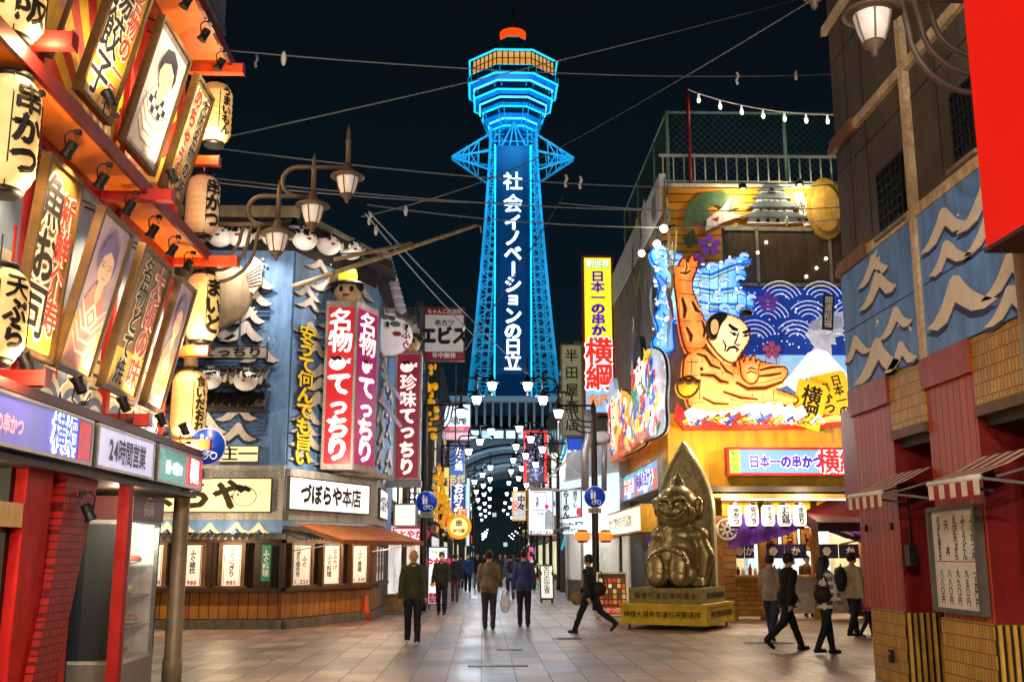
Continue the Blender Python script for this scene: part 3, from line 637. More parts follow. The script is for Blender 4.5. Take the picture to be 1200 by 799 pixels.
sign('light_box', 'green backlit fascia sign with a red brand panel at the end of the fascia', 'sign', FF, ye, yf, zf0, zf1, .1, TEA, STEEL,
     [('日本一の串かつ', .33, .45, .4, WL, dict(bold=.03, sx=.55)), ('横綱', .76, .5, .74, WL, dict(ol=M('#8a0818', .4), bold=.02, ob=.08, sx=.62))], 'light boxes along the fascia', deco=lambda t, f, u0, u1, v0, v1, w: t.obox(f, u1 - .75, u1 - .04, v0 + .04, v1 - .04, w, w + .003, RL))
# ---- tilted picture boards
FRM = M('#4a3210', .5, var=.3, scale=8)
YEL = M('#e8b030', .5, var=.15, scale=2); CRM = M('#efdcae', .55, var=.1); BROWN = M('#7a5a20', .5, var=.25, scale=2); LILAC = M('#b7a6c6', .55, var=.12); PINK = M('#d99a94', .55, var=.12, scale=2); SKIN = M('#e6c8b0', .55, var=.06); NAVY = M('#1d2446', .5); WHTP = M('#efe9df', .55, var=.05); GREEN = M('#5d7a48', .55)
def board(ya, yb, xb, zb_, xt, zt_, label, draw, face, grp):
    a = V((xb, ya, zb_)); v = V((xt - xb, 0, zt_ - zb_)); h = v.length; f = Fr(a, (0, 1, 0), v); w = yb - ya
    r = T('picture_board', label, 'picture board', f.p(w / 2, 0, 0), grp)
    m = MB(); m.obox(f, .05, w - .05, .05, h - .05, -.03, .01, face); m.build('panel', r)
    e = MB()
    for q in ((0, w, h - .045, h), (0, w, 0, .045), (0, .045, .045, h - .045), (w - .045, w, .045, h - .045)): e.obox(f, *q, -.05, .04, FRM)
    e.build('frame', r)
    t = MB(); draw(t, f, w, h); t.build('artwork', r); 
    for q in (.3, .7): e = MB(); e.tube([f.p(w * q, h, 0), f.p(w * q, h + .1, -.45)], .012, BLK, 5); e.build('hanger', r)
    return r
REDI = M('#c33320', .5, var=.1)
def txtboard(left, right, lc=INK, rc=REDI, oc=WHTP, sl=1.0):
    def d(t, f, w, h):
        t.obox(f, .07, w - .07, .07, h * .3, .011, .012, M('#e2b23a', .5, var=.2)); 
        n = len(left); s = min(w * .62, h * .9 / n) * sl
        for k, (c, tx, col) in enumerate(((w * .34, left, lc), (w * .74, right, rc))):
            if not tx: continue
            ss = s if k == 0 else min(w * .42, h * .9 / len(tx))
            t.text(f, tx, c, h * .5, ss, oc, True, .10, .014, lift=.0004, ring=8, pitch=min(1.0, h * .88 / len(tx) / ss)); t.text(f, tx, c, h * .5, ss, col, True, .035, .022, lift=.0005, pitch=min(1.0, h * .88 / len(tx) / ss))
    return d
def lady(bg2, kim, stripe, diamond):
    def d(t, f, w, h):
        t.poly(f, [(.07, .07), (w - .07, .07), (w - .07, h * .34), (w * .5, h * .28), (.07, h * .36)], .011, .013, bg2)
        t.poly(f, [(w * .12, .1), (w * .2, h * .42), (w * .36, h * .56), (w * .64, h * .56), (w * .82, h * .42), (w * .9, .1)], .014, .018, kim)
        for k in range(4):
            q = .14 + k * .07
            t.stroke(f, [(w * .16, h * (q + .1)), (w * .36, h * q), (w * .64, h * q), (w * .88, h * (q + .1))], h * .02, .0195, stripe)
        t.poly(f, [(w * .42, h * .5), (w * .42, h * .58), (w * .6, h * .58), (w * .6, h * .5), (w * .51, h * .44)], .02, .022, SKIN)
        t.poly(f, [(w * (.51 + .2 * math.cos(a * .4)), h * (.68 + .115 * math.sin(a * .4))) for a in range(16)], .023, .026, SKIN)
        t.poly(f, [(w * .29, h * .64), (w * .26, h * .74), (w * .34, h * .85), (w * .52, h * .89), (w * .7, h * .84), (w * .76, h * .73), (w * .72, h * .64), (w * .68, h * .75), (w * .52, h * .79), (w * .36, h * .74)], .027, .03, NAVY if diamond else M('#7b6db0', .55))
        for s in (-1, 1):
            t.stroke(f, [(w * (.51 + s * .05), h * .70), (w * (.51 + s * .1), h * .712), (w * (.51 + s * .15), h * .70)], h * .005, .0275, M('#8a7466', .6))
            t.stroke(f, [(w * (.51 + s * .06), h * .68), (w * (.51 + s * .1), h * .686), (w * (.51 + s * .14), h * .68)], h * .007, .0275, M('#8a7466', .6))
        t.stroke(f, [(w * .46, h * .615), (w * .51, h * .61), (w * .56, h * .615)], h * .009, .0275, M('#c08070', .6))
        if diamond:
            for i in range(5):
                for j in range(3):
                    if (i + j) % 2: t.obox(f, w * (.28 + .1 * i), w * (.38 + .1 * i), h * (.36 + .055 * j), h * (.415 + .055 * j), .0186, .0192, NAVY)
        else:
            for rr, m_ in ((.2, WHTP), (.13, kim), (.08, WHTP)):
                t.poly(f, [(w * .51, h * (.36 + rr * .5)), (w * (.51 + rr), h * .36), (w * .51, h * (.36 - rr * .5)), (w * (.51 - rr), h * .36)], .0205, .0225 - rr * .005 + (.001 if rr < .1 else 0), m_)
    return d
LB = [(9.05, 9.86, 'brown picture board reading fresh fish and seafood sushi above the entrance', txtboard('魚お司', '新鮮介寿'), BROWN),
      (9.95, 10.85, 'picture board of a lilac-haired figure in a pink robe with a white diamond', lady(YEL, PINK, WHTP, False), LILAC),
      (11.2, 12.28, 'brown picture board with stew lettering in big white-edged black characters', txtboard('名物どて焼', '大阪の味'), BROWN),
      (12.62, 13.32, 'slim picture board of a pale figure with a dark ring, next to the end lanterns', lady(CRM, M('#c9a89c', .55), YEL, False), LILAC)]
for ya, yb, lab, dr_, fc in LB: board(ya, yb, -4.08, 3.38, -3.92 if ya < 9.5 else -3.73, 5.18 if ya < 9.5 else 4.98, lab, dr_, fc, 'lower row of picture boards')
UB = [(7.5, 8.85, 'pink and yellow picture board at the top corner of the facade', txtboard('横綱', '', REDI), M('#d8867c', .55)),
      (9.5, 10.36, 'upper yellow picture board reading fried dumplings in black and red', txtboard('揚餃子', '名物の一品'), YEL),
      (10.75, 11.86, 'upper picture board of a white-faced figure in a navy chequered robe', lady(M('#c9c4d2', .5), M('#ded8d6', .5), M('#8a8468', .5), True), M('#d8d2dc', .5)),
      (12.2, 12.95, 'upper cream picture board with tall red lettering beside the top lantern', txtboard('めちゃうま', '大阪名物の味', REDI, INK), CRM)]
for ya, yb, lab, dr_, fc in UB: board(ya, yb, -3.9, 5.98, -3.55, 7.46, lab, dr_, fc, 'upper row of picture boards')
# ---- paper lanterns
LANT = M('#d8b880', .6, emit=.36, ecol='#f0b860', var=.16, scale=5); LANT2 = M('#d8bc98', .6, emit=.10, ecol='#e0b890', var=.08, scale=3)
for i, (px, py, hh, t_, m_, d_) in enumerate(((252, 134, .92, 'うまいもん', LANT, 'top of the end column, under the upper orange beam'), (237, 242, .9, '串かつ', LANT2, 'second from the top of the end column, unlit'), (237, 361, .98, 'まいど', LANT, 'third down the end column, below the orange beam end'), (221, 475, .98, '食いだおれ', LANT, 'lowest of the end column, beside the blue round sign'))):
    c = at(px, py, 14.3)
    lantern(c, .235, hh * .95, t_, 'cream lantern with brush lettering, ' + d_, m_, 'paper lanterns of the picture-board restaurant', face=.95, bold=.06)
    if m_ is LANT: lamp('POINT', c + V((.1, -.36, -hh * .62)), 55, (1, .72, .38), .04)
for i, (px, py, Yq, hh, t_, d_) in enumerate(((9, 158, 8.3, .96, '串かつ', 'lowered from the red arm at the outer beam'), (18, -4, 8.1, .74, '大阪', 'topmost at the edge above the red arm'), (-6, 368, 8.25, .72, '天ぷら', 'hanging just above the fascia corner'))):
    c = at(px, py, Yq)
    lantern(c, .24, hh, t_, 'big cream lantern, ' + d_, LANT, 'paper lanterns of the picture-board restaurant', face=1.1, bold=.06)
    lamp('POINT', c + V((.28, .1, -hh * .55)), 36, (1, .72, .38), .04)
# ---- spotlights on the beams and on the fascia shelf
k = 0
for y in (8.6, 9.45, 10.3, 11.15, 12.0, 12.8, 13.5):
    k += 1; spotlight((-3.9, y, 5.34), math.pi, 'black spotlight clipped under the lower orange beam, %s from the entrance corner' % ORD[k - 1], 'spotlights under the lower orange beam')
    lamp('SPOT', (-3.72, y, 5.25), 137, (1, .66, .32), .04, (-4.15, y + .1, 3.6), 110)
for k, y in enumerate((11.4, 12.2, 13.0)):
    spotlight((-3.5, y, 7.95), math.pi, 'black spotlight clipped under the upper orange beam, %s from the entrance corner' % ORD[k], 'spotlights under the upper orange beam')
    lamp('SPOT', (-3.2, y - .3, 7.85), 131, (1, .68, .34), .04, (-3.8, y - .4, 6.2), 115)
for k, y in enumerate((8.9, 10.1, 11.4, 12.75, 13.75)):
    spotlight((-3.88, y, 3.24), math.pi, 'black uplight standing on the fascia shelf, %s from the entrance corner' % ORD[k], 'uplights on the fascia shelf', True)
    if k: lamp('SPOT', (-3.72, y - .55, 3.2), 87, (1, .7, .36), .04, (-4.1, y - .5, 4.6), 120)
for k, y in enumerate((9.6, 11.7)):
    spotlight((-3.62, y, 5.95), math.pi, 'black uplight on top of the lower orange beam, %s from the entrance corner' % ORD[k], 'uplights on the beam', True)
    lamp('SPOT', (-3.35, y, 5.95), 116, (1, .74, .42), .04, (-3.7, y, 7), 120)
spotlight(onx(92, 602, -3.84) + V((.1, 0, 0)), 0.6, 'brass-rimmed black spotlight on the forked red pillar', 'pillar spotlight')
lamp('POINT', (-5.6, 7.4, 2.1), 110, (1, .78, .48), .06); lamp('POINT', (-4.6, 10.9, 2.15), 25, (1, .8, .55), .05); lamp('POINT', (-4.0, 11.9, 2.2), 24, (1, .8, .55), .05)
# ---- glass food display case
dx0, dx1, dy0, dy1 = -5.35, -4.05, 12.45, 13.6
DC = T('display_case', 'glass food display case with a dark red header and plates of samples', 'display case', (-4.7, 13.0, 0))
c = MB(); c.box(dx0, dx1, dy0, dy1, .1, .42, M('#8b847a', .4, .3)); c.box(dx0 + .02, dx1 - .02, dy0 + .02, dy1 - .02, .42, .47, M('#d8d4cc', .3))
c.box(dx0, dx0 + .03, dy0, dy1, .47, 2.0, M('#bfb9ac', .5)); c.box(dx0, dx1, dy1 - .03, dy1, .47, 2.0, M('#e6dccb', .5))
for x, y in ((dx0, dy0), (dx1 - .05, dy0), (dx1 - .05, dy1 - .05)): c.box(x, x + .05, y, y + .05, .42, 2.0, STEEL)
c.box(dx0, dx1, dy0, dy1, 2.0, 2.03, STEEL)
for x in (dx0 + .1, dx1 - .15):
    for y in (dy0 + .1, dy1 - .15): c.box(x, x + .05, y, y + .05, 0, .1, BLK)
c.build('cabinet', DC)
h_ = MB(); h_.box(dx0 - .02, dx1 + .02, dy0 - .02, dy1 + .02, 2.03, 2.3, M('#5a1015', .45)); h_.text(fl(dx1 + .02), '横綱', 13.0, 2.165, .2, WHTP, bold=.03, w=.003); h_.build('header', DC)
gl = MB(); gl.box(dx1 - .012, dx1 - .004, dy0 + .05, dy1 - .05, .47, 2.0, glassmat()); gl.build('glass', DC)
gp_ = MB(); gp_.box(dx0, dx1 - .06, dy0 - .012, dy0, .47, 1.98, M('#2a3138', .35, var=.15, scale=1.5)); gp_.build('back_panel', DC)
for z in (.8, 1.15, 1.5):
    s_ = MB(); s_.box(dx0 + .05, dx1 - .06, dy0 + .05, dy1 - .05, z, z + .015, M('#cfd6d6', .1, alpha=.5)); s_.build('shelf', DC)
tb = MB(); tb.box(dx1 - .1, dx1 - .06, dy0 + .1, dy1 - .1, 1.95, 1.985, M('#fff', .4, emit=1.2, ecol='#fff2dc', var=0)); tb.build('strip_light', DC)
lamp('POINT', (dx1 - .25, (dy0 + dy1) / 2, 1.9), 24, (1, .93, .8), .03)
rng = random.Random(5); n = 0
for z in (.475, .82, 1.17, 1.52):
    for j in range(3):
        y = dy0 + .22 + j * .33; x = dx1 - .3 + rng.uniform(-.06, .06); p = MB()
        p.lathe([(.06, 0), (.13, .02), (.14, .035), (.12, .03)], (x, y, z), WHT, 16); col = rng.choice(['#8a5220', '#c98a3a', '#b5402a', '#d9b070', '#6b7f3a'])
        for q in range(6): p.ell((x + rng.uniform(-.09, .09), y + rng.uniform(-.09, .09), z + .06), (.07, .05, .045), M(col, .5, var=.3, scale=30), 8, 5)
        n += 1
        p.build('food_plate', None, 'sample food plate in the glass display case, %s on the %s shelf' % (('camera-side', 'middle', 'street-side')[j], ('bottom', 'second', 'third', 'top')[(n - 1) // 3]), 'food plate', 'sample plates in the display case')
# ---- blue round traffic sign and street number plate on the lamp pole
def round_sign(px, py, Y, r, label, plate, plabel, pole_x):
    c = at(px, py, Y); o = T('traffic_sign', label, 'traffic sign', c - V((0, 0, r)), 'blue round pedestrian and bicycle signs'); d = MB()
    d.lathe([(r, 0), (r, .02)], c, M('#e4e8ee', .4), 32, (0, -1, 0)); d.lathe([(r * .95, .02), (r * .95, .024)], c, M('#0f3fae', .35, emit=.12, ecol='#0a3cc0'), 32, (0, -1, 0)); d.build('disc', o)
    s = MB(); f = Fr(c, (1, 0, 0), (0, 0, 1)); wm = M('#f0f2f4', .4, emit=.15)
    for x, q in ((-.28, 1), (-.02, .8)):
        s.poly(f, [(r * (x + .09 * q * math.cos(a * .7)), r * (.55 * q + .09 * q * math.sin(a * .7))) for a in range(9)], .026, .028, wm)
        s.poly(f, [(r * (x - .12 * q), r * .42 * q), (r * (x + .12 * q), r * .42 * q), (r * (x + .1 * q), r * .05), (r * (x + .08 * q), r * -.2), (r * (x - .08 * q), r * -.2), (r * (x - .1 * q), r * .05)], .026, .028, wm)
    for x in (-.1, .38): s.tube([f.p(r * (x + .17 * math.cos(a * .6283)), r * (-.5 + .17 * math.sin(a * .6283)), .03) for a in range(10)], r * .03, wm, 4, closed=True)
    s.tube([f.p(r * -.1, -.5 * r, .03), f.p(r * .06, -.28 * r, .03), f.p(r * .3, -.28 * r, .03), f.p(r * .14, -.5 * r, .03), f.p(r * .06, -.28 * r, .03)], r * .03, wm, 4); s.build('pictogram', o)
    k = MB(); k.bar(c + V((0, .01, 0)), (pole_x, Y + .2, c.z), .04, STEEL); k.build('bracket', o)
    if plate:
        pp = at(*plate[:2], Y); sign('number_plate', plabel, 'number plate', fy(Y), pp.x - .2, pp.x + .2, pp.z - .075, pp.z + .075, .015, M(plate[3], .5), STEEL, [(plate[2], .5, .5, .62, INK, dict(bold=.02))], 'street number plates', .01)
px_ = proto_dim.location.x
round_sign(243, 523, 14.15, .25, 'blue round pedestrian and bicycle sign beside the lowest paper lantern', (231, 555, '6-22', '#8b8a86'), 'grey street number plate with 22 on the brown lamp pole', px_)
# ================================================================ puffer-fish restaurant (blue wave walls)
C0 = V((-4.6, 24.75, 0)); C1 = V((-2.98, 28.4, 0)); C2 = V((-2.98, 35.2, 0)); A0 = V((-12, 24.75, 0))
FA = Fr(A0, (1, 0, 0), (0, 0, 1)); FB = Fr(C0, C1 - C0, (0, 0, 1)); FC = Fr(C1, (0, 1, 0), (0, 0, 1))
LA = 7.4; LBw = (C1 - C0).length; LC = 6.8; HT = 9.35
def fu(f, px, py):                      # pixel -> (u, v) on a face
    r = ray(px, py); o = V((0, 0, CH)); t = (f.o - o).dot(f.n) / r.dot(f.n); p = o + r * t - f.o; return p.dot(f.u), p.z
def fuw(f, px, py, w):
    r = ray(px, py); o = V((0, 0, CH)); q = f.p(0, 0, w); t = (q - o).dot(f.n) / r.dot(f.n); p = o + r * t - f.o; return p.dot(f.u), p.z
L2 = T('restaurant_building', 'blue restaurant with white wave reliefs, wooden shopfront and puffer-fish signs', 'building', (-4.6, 25, 0))
b = MB(); foot = [(A0.x, A0.y), (C0.x, C0.y), (C1.x, C1.y), (C2.x, C2.y), (-12, 35.2)]
b.poly(XY, foot, 2.3, HT, BLUEW); 
ins = [(A0.x, A0.y + .12), (C0.x - .04, C0.y + .12), (C1.x - .1, C1.y + .04), (C2.x - .1, C2.y), (-12, 35.2)]
b.poly(XY, ins, 0, 2.3, DKW); b.build('wall', L2)
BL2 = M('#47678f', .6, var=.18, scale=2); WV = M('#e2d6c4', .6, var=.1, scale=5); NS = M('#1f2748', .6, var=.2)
lv = MB()                                # louvred blue shutters on the plaza side
for z0, z1 in ((4.35, 5.25), (6.0, 6.35), (7.2, 7.4)):
    k = 0
    while z0 + k * .09 < z1: lv.obox(FA, 3.2, LA - .5, z0 + k * .09, z0 + k * .09 + .06, .02, .07 + .002 * (k % 2), BL2); k += 1
lv.build('louver', L2)
wv = MB(); rng = random.Random(11)
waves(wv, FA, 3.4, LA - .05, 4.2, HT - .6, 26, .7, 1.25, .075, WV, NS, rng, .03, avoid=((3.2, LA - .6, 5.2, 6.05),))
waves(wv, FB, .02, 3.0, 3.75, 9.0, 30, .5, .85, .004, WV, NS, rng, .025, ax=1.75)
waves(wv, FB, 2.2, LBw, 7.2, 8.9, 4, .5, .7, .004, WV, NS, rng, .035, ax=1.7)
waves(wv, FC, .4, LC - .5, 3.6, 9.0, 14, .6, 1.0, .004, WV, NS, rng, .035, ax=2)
wv.build('wave_relief', L2)
# seams and pipes
pi = MB()
for u in (.04, 1.9): pi.obox(FB, u, u + .03, 3.7, 9.1, .002, .02, M('#3c5478', .6))
for u in (6.2, 5.2): pi.obox(FA, u, u + .05, 6.4, 8.9, .08, .13, M('#4d6b92', .6))
pi.build('pipe', L2)
# roof edge with a pale steel gutter
rf = MB(); rf.poly(XY, [(A0.x, A0.y - .35), (C0.x + .1, C0.y - .4), (C1.x + .45, C1.y - .25), (C2.x + .45, C2.y), (-12, 35.2)], HT, HT + .22, M('#332a28', .7, var=.2))
rf.obox(FA, 0, LA + .15, HT + .22, HT + .5, .1, .42, M('#b3a27c', .5, var=.15)); rf.obox(FB, -.05, LBw + .1, HT + .22, HT + .34, .3, .42, M('#9c9a94', .4, .3)); rf.obox(FA, 0, LA, HT - .5, HT, -.1, .02, M('#241d1a', .7)); rf.obox(FB, 0, LBw, HT - .5, HT, -.1, .02, M('#241d1a', .7)); rf.obox(FC, 0, LC, HT - .35, HT, -.1, .02, M('#241d1a', .7))
rf.build('roof', L2)
# pent roofs on the plaza side
for z, tx in ((5.55, 'てっちり'), (4.95, None)):
    m = MB(); m.quad([FA.p(3, z + .42, .05), FA.p(LA - .55, z + .42, .05), FA.p(LA - .35, z, .75), FA.p(3, z, .75)], M('#3b3228', .7, var=.3, scale=12)); m.obox(FA, 3, LA - .4, z - .06, z, .05, .72, M('#2c231c', .7))
    for k in range(22): m.tube([FA.p(3.0 + k * .19, z + .44, .05), FA.p(3.0 + k * .19, z + .02, .76)], .028, M('#453c30', .7, var=.3), 5)
    m.build('pent_roof', L2)
sign('shop_sign', 'pale sign with two dark characters between the pent roofs of the blue restaurant', 'sign', FA, fu(FA, 236, 400)[0], fu(FA, 318, 400)[0], 6.12, 6.42, .1, M('#b5aa97', .6), DKW, [('てっちり', .5, .5, .8, INK, dict(bold=.04, sx=1.5))], border=.02, w0=.3)
# granite-framed sign band
GRAN = M('#b8b0a4', .75, var=.6, scale=45); 
gb = MB(); gb.obox(FA, 0, LA + .02, 2.42, 3.66, .02, .16, GRAN); gb.obox(FB, .0, LBw + .06, 2.42, 3.6, .02, .16, GRAN); gb.obox(FC, .0, 3.0, 2.42, 3.6, .02, .16, GRAN); gb.obox(FB, 1.9, LBw + .2, 3.6, 3.72, .0, .55, GRAN); gb.build('sign_band', L2)
LITC = M('#ffe6b0', .5, emit=.72, ecol='#f3d398', var=.06, scale=1.5); LITW = M('#fff4e8', .5, emit=.82, ecol='#efe4e6', var=.05, scale=1.5)
def fishdraw(t, f, cu, cv, s, m, w, inkm=INK, body=None):
    t.poly(f, [(cu + s * (.5 * math.cos(a * .35) * 1.0), cv + s * (.40 * math.sin(a * .35) - .05)) for a in range(18)], w, w + .004, body or WHT)
    t.poly(f, [(cu + s * .44, cv + s * .02), (cu + s * .66, cv + s * .26), (cu + s * .80, cv + s * .24), (cu + s * .72, cv + s * .1), (cu + s * .78, cv - s * .04), (cu + s * .6, cv - s * .05)], w, w + .004, body or WHT)
    t.poly(f, [(cu - s * .34, cv + s * .2), (cu - s * .42, cv + s * .42), (cu - s * .2, cv + s * .33), (cu + s * .05, cv + s * .42), (cu + s * .3, cv + s * .24), (cu + s * .18, cv + s * .12), (cu, cv + s * .2), (cu - s * .15, cv + s * .08)], w + .005, w + .008, inkm)
    t.poly(f, [(cu - s * .28 + s * .05 * math.cos(a), cv + s * .02 + s * .05 * math.sin(a)) for a in range(6)], w + .005, w + .008, inkm)
a0 = fu(FA, 132, 580)[0]; a1 = fu(FA, 321, 580)[0]
def dfish(t, f, u0, u1, v0, v1, w): fishdraw(t, f, u1 - .62, (v0 + v1) / 2, .52, INK, w + .008, INK, M('#f6e3b6', .5, emit=.5, ecol='#f0d49c')); t.tube([f.p(u1 - .62 + .27 * math.cos(a * .35), (v0 + v1) / 2 - .03 + .22 * math.sin(a * .35), w + .02) for a in range(18)], .008, INK, 4, closed=True)
sign('shop_sign', 'long cream lit restaurant sign with brown brush lettering and a drawn puffer fish', 'sign', FA, a0, a1, fu(FA, 230, 601)[1], fu(FA, 230, 560)[1], .08, LITC, M('#57503f', .6), [('づぼらや', .40, .5, .86, M('#3d2c18', .6), dict(bold=.05, sx=1.25))], 'lit signs of the blue restaurant', .03, .17, dfish)
b0 = fuw(FB, 337, 580, .2)[0]; b1 = fuw(FB, 432, 580, .2)[0]
sign('shop_sign', 'white lit restaurant sign with six black brush characters under the red box sign', 'sign', FB, b0, b1, fu(FB, 385, 601)[1], fu(FB, 385, 564)[1], .08, LITW, M('#4b463e', .6), [('づぼらや本店', .5, .5, .62, INK, dict(bold=.055, sx=.96))], 'lit signs of the blue restaurant', .03, .17)
sign('shop_sign', 'white lit sign turned to the shopping street round the restaurant corner', 'sign', FC, .25, 2.6, 2.6, 3.4, .08, LITW, M('#4b463e', .6), [('づぼらや', .5, .5, .6, INK, dict(bold=.05, sx=1.1))], 'lit signs of the blue restaurant', .03, .17)
s0 = fu(FA, 256, 535); s1 = fu(FA, 306, 521)
sign('shop_sign', 'small cream sign with two black characters above the long restaurant sign', 'sign', FA, s0[0], s1[0], 3.72, 4.12, .08, LITC, M('#57503f', .6), [('庄一', .5, .5, .8, INK, dict(bold=.05, sx=1.4))], 'lit signs of the blue restaurant', .03, .1)
# wave painted panel and tiled lower roof
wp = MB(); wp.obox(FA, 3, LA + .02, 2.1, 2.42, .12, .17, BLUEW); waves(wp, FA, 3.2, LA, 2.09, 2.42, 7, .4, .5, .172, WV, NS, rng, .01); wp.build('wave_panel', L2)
tr = MB()
for f, L_ in ((FA, LA + .1), (FB, 1.15)):
    tr.quad([f.p(0, 2.12, .1), f.p(L_, 2.12, .1), f.p(L_ + .1, 1.98, .5), f.p(0, 1.98, .5)], M('#5a5246', .7, var=.3, scale=12))
    for k in range(int(L_ / .16)): tr.tube([f.p(k * .16, 2.14, .1), f.p(k * .16, 1.99, .52)], .026, M('#6b6254', .7, var=.3), 5)
tr.build('tiled_eave', L2)
# wooden shopfront
wd = MB(); PL = brickmat('#b0722f', '#8f5722', '#2a180a', .22, 3, .01, .5, .6, 'XZ', 0, .35)
PLY = brickmat('#b0722f', '#8f5722', '#2a180a', .22, 3, .01, .5, .6, 'YZ', 0, .35)
for f, L_, m_ in ((FA, LA, PL), (FB, LBw, PLY), (FC, 3.2, PLY)):
    wd.obox(f, 0, L_ + .02, .22, .82, .0, .06, m_); wd.obox(f, 0, L_ + .1, .0, .2, .02, .22, M('#6a6258', .8, var=.35, scale=20)); wd.obox(f, 0, L_ + .05, .82, .90, .0, .26, DKW); wd.obox(f, 0, L_ + .02, 1.9, 1.98, .0, .14, DKW)
    k = 0
    while k * .82 < L_: wd.obox(f, k * .82, k * .82 + .11, .9, 1.9, .0, .1, DKW); k += 1
wd.build('timber_front', L2)
def banner(f, px, red, blk, price, label, hh=1.0, w=.46):
    k_ = 1.0 if f is FA else 1.65; w *= k_ * .92
    u = fuw(f, px, 663, .12)[0]; r = T('price_board', label, 'price board', f.p(u, .93, .12), 'wooden framed price boards'); m = MB(); m.obox(f, u - w / 2, u + w / 2, .95, 1.85, .10, .15, M('#efe6da', .55, emit=.2, var=.05)); m.build('panel', r)
    e = MB()
    for q in ((u - w / 2 - .09, u - w / 2, .92, 1.9), (u + w / 2, u + w / 2 + .09, .92, 1.9), (u - w / 2, u + w / 2, 1.85, 1.92), (u - w / 2 - .16, u + w / 2 + .16, .84, .945)): e.obox(f, *q, .07, .24 if q[3] < 1 else .19, WOOD)
    e.build('frame', r); t = MB()
    if red: t.text(f, red, u + .1 * k_, 1.52, .125, RED, True, .03, .154, pitch=1.0, sx=k_)
    for k, s in enumerate(blk): t.text(f, s, u + k_ * (-(.06 if red else 0) - k * .16 + (.07 if len(blk) > 1 else 0)), 1.48 - (.1 if red else .0), .68 / max(len(s), 5), INK, True, .035, .154, sx=k_)
    t.text(f, price, u, 1.02, .12, RED, False, .03, .154, lift=.0004, sx=k_)
    for x in (u - w / 2 + .03, u + w / 2 - .04): t.obox(f, x, x + .012, .98, 1.82, .15, .153, RED)
    t.build('lettering', r)
banner(FA, 272, '', ['ふぐにぎり'], '880', 'price board for 880 under the long cream sign, whole and unobstructed')
banner(FA, 226, '', ['ふぐ雑炊'], '980', 'price board half hidden behind the brown lamp pole')
banner(FA, 180, '', ['てっさ'], '1,480', 'price board seen past the glass food display case')
banner(FB, 352, '', ['ふぐ', 'にぎり盛合せ'], '1,320', 'price board with two columns of black writing and 1,320 in red', w=.5)
banner(FB, 387, 'おみやげ', ['ふぐ料理'], '', 'price board with one red and one black column and no price', w=.48)
banner(FB, 420, '', ['ふぐ唐揚'], '1,540', 'price board with 1,540 at the street end of the wooden front', w=.48)
for k, u in enumerate((.35, 1.15, 1.95)):
    m = MB(); m.obox(FC, u, u + .5, .95, 1.85, .1, .16, M('#e9e2da', .5, emit=.3)); m.obox(FC, u - .05, u, .9, 1.9, .08, .18, WOOD); m.obox(FC, u + .5, u + .55, .9, 1.9, .08, .18, WOOD); m.text(FC, 'ふぐ鍋', u + .25, 1.45, .2, INK, True, .04, .163); m.build('price_board', None, 'narrow price board on the street side of the wooden front, %s from the corner' % ORD[k], 'price board', 'price boards on the street side')
m = MB(); u = fuw(FA, 312, 660, .1)[0]; m.obox(FA, u - .1, u + .1, 1.05, 1.85, .1, .14, M('#2f7a66', .5, emit=.12)); m.text(FA, 'ふぐ料理', u, 1.45, .15, WHT, True, .03, .143); m.build('notice_board', None, 'narrow green notice board on the wooden corner post', 'notice board')
# orange awning over the corner
aw = T('awning', 'rust orange fabric awning over the wooden restaurant corner', 'awning', FB.p(2.4, 1.9, .6)); m = MB(); OA = M('#c06a24', .75, var=.12, scale=4)
P_ = lambda u, v, w: FB.p(u, v, w)
m.quad([P_(.25, 2.36, .17), P_(LBw + .25, 2.36, .17), P_(LBw + .9, 1.98, 1.15), P_(.75, 1.98, 1.15)], OA); m.quad([P_(.75, 1.98, 1.15), P_(LBw + .9, 1.98, 1.15), P_(LBw + .9, 1.88, 1.15), P_(.75, 1.88, 1.15)], M('#a5581e', .75))
m.quad([P_(.25, 2.36, .17), P_(.75, 1.98, 1.15), P_(.75, 1.88, 1.15)], OA); m.quad([P_(LBw + .25, 2.36, .17), P_(LBw + .9, 1.98, 1.15), FC.p(3.0, 2.3, .17)], OA); m.quad([P_(LBw + .9, 1.98, 1.15), FC.p(3.3, 1.98, 1.0), FC.p(3.0, 2.36, .17)], OA); m.build('canopy', aw)
m = MB(); m.bar(P_(.8, 1.9, 1.12), P_(.2, 1.72, .15), .03, STEEL); m.bar(P_(LBw + .6, 1.9, 1.1), P_(LBw - .1, 1.72, .15), .03, STEEL); m.build('stay', aw)
# big yellow wall lettering
yl = MB(); YL = M('#f0cc10', .5, emit=.10, var=.06); u, v0 = fu(FB, 357, 392); v1 = fu(FB, 355, 537)[1]; s = '安うて何んでも旨い'
for i, ch in enumerate(s):
    vv = v0 + (v1 - v0) * i / (len(s) - 1)
    yl.text(FB, ch, u, vv, .41, NS, False, .11, .062, sx=1.75, ring=8, lift=.001); yl.text(FB, ch, u, vv, .41, YL, False, .045, .085, sx=1.75, lift=.001)
yl.build('wall_lettering', None, 'column of raised yellow brush characters on the blue wave wall', 'lettering')
m = MB(); q = fu(FB, 372, 538); m.text(FB, 'で', q[0] + .1, q[1], .34, WHT, False, .04, .05); m.build('wall_lettering', None, 'single white character beside the foot of the yellow wall lettering', 'lettering')
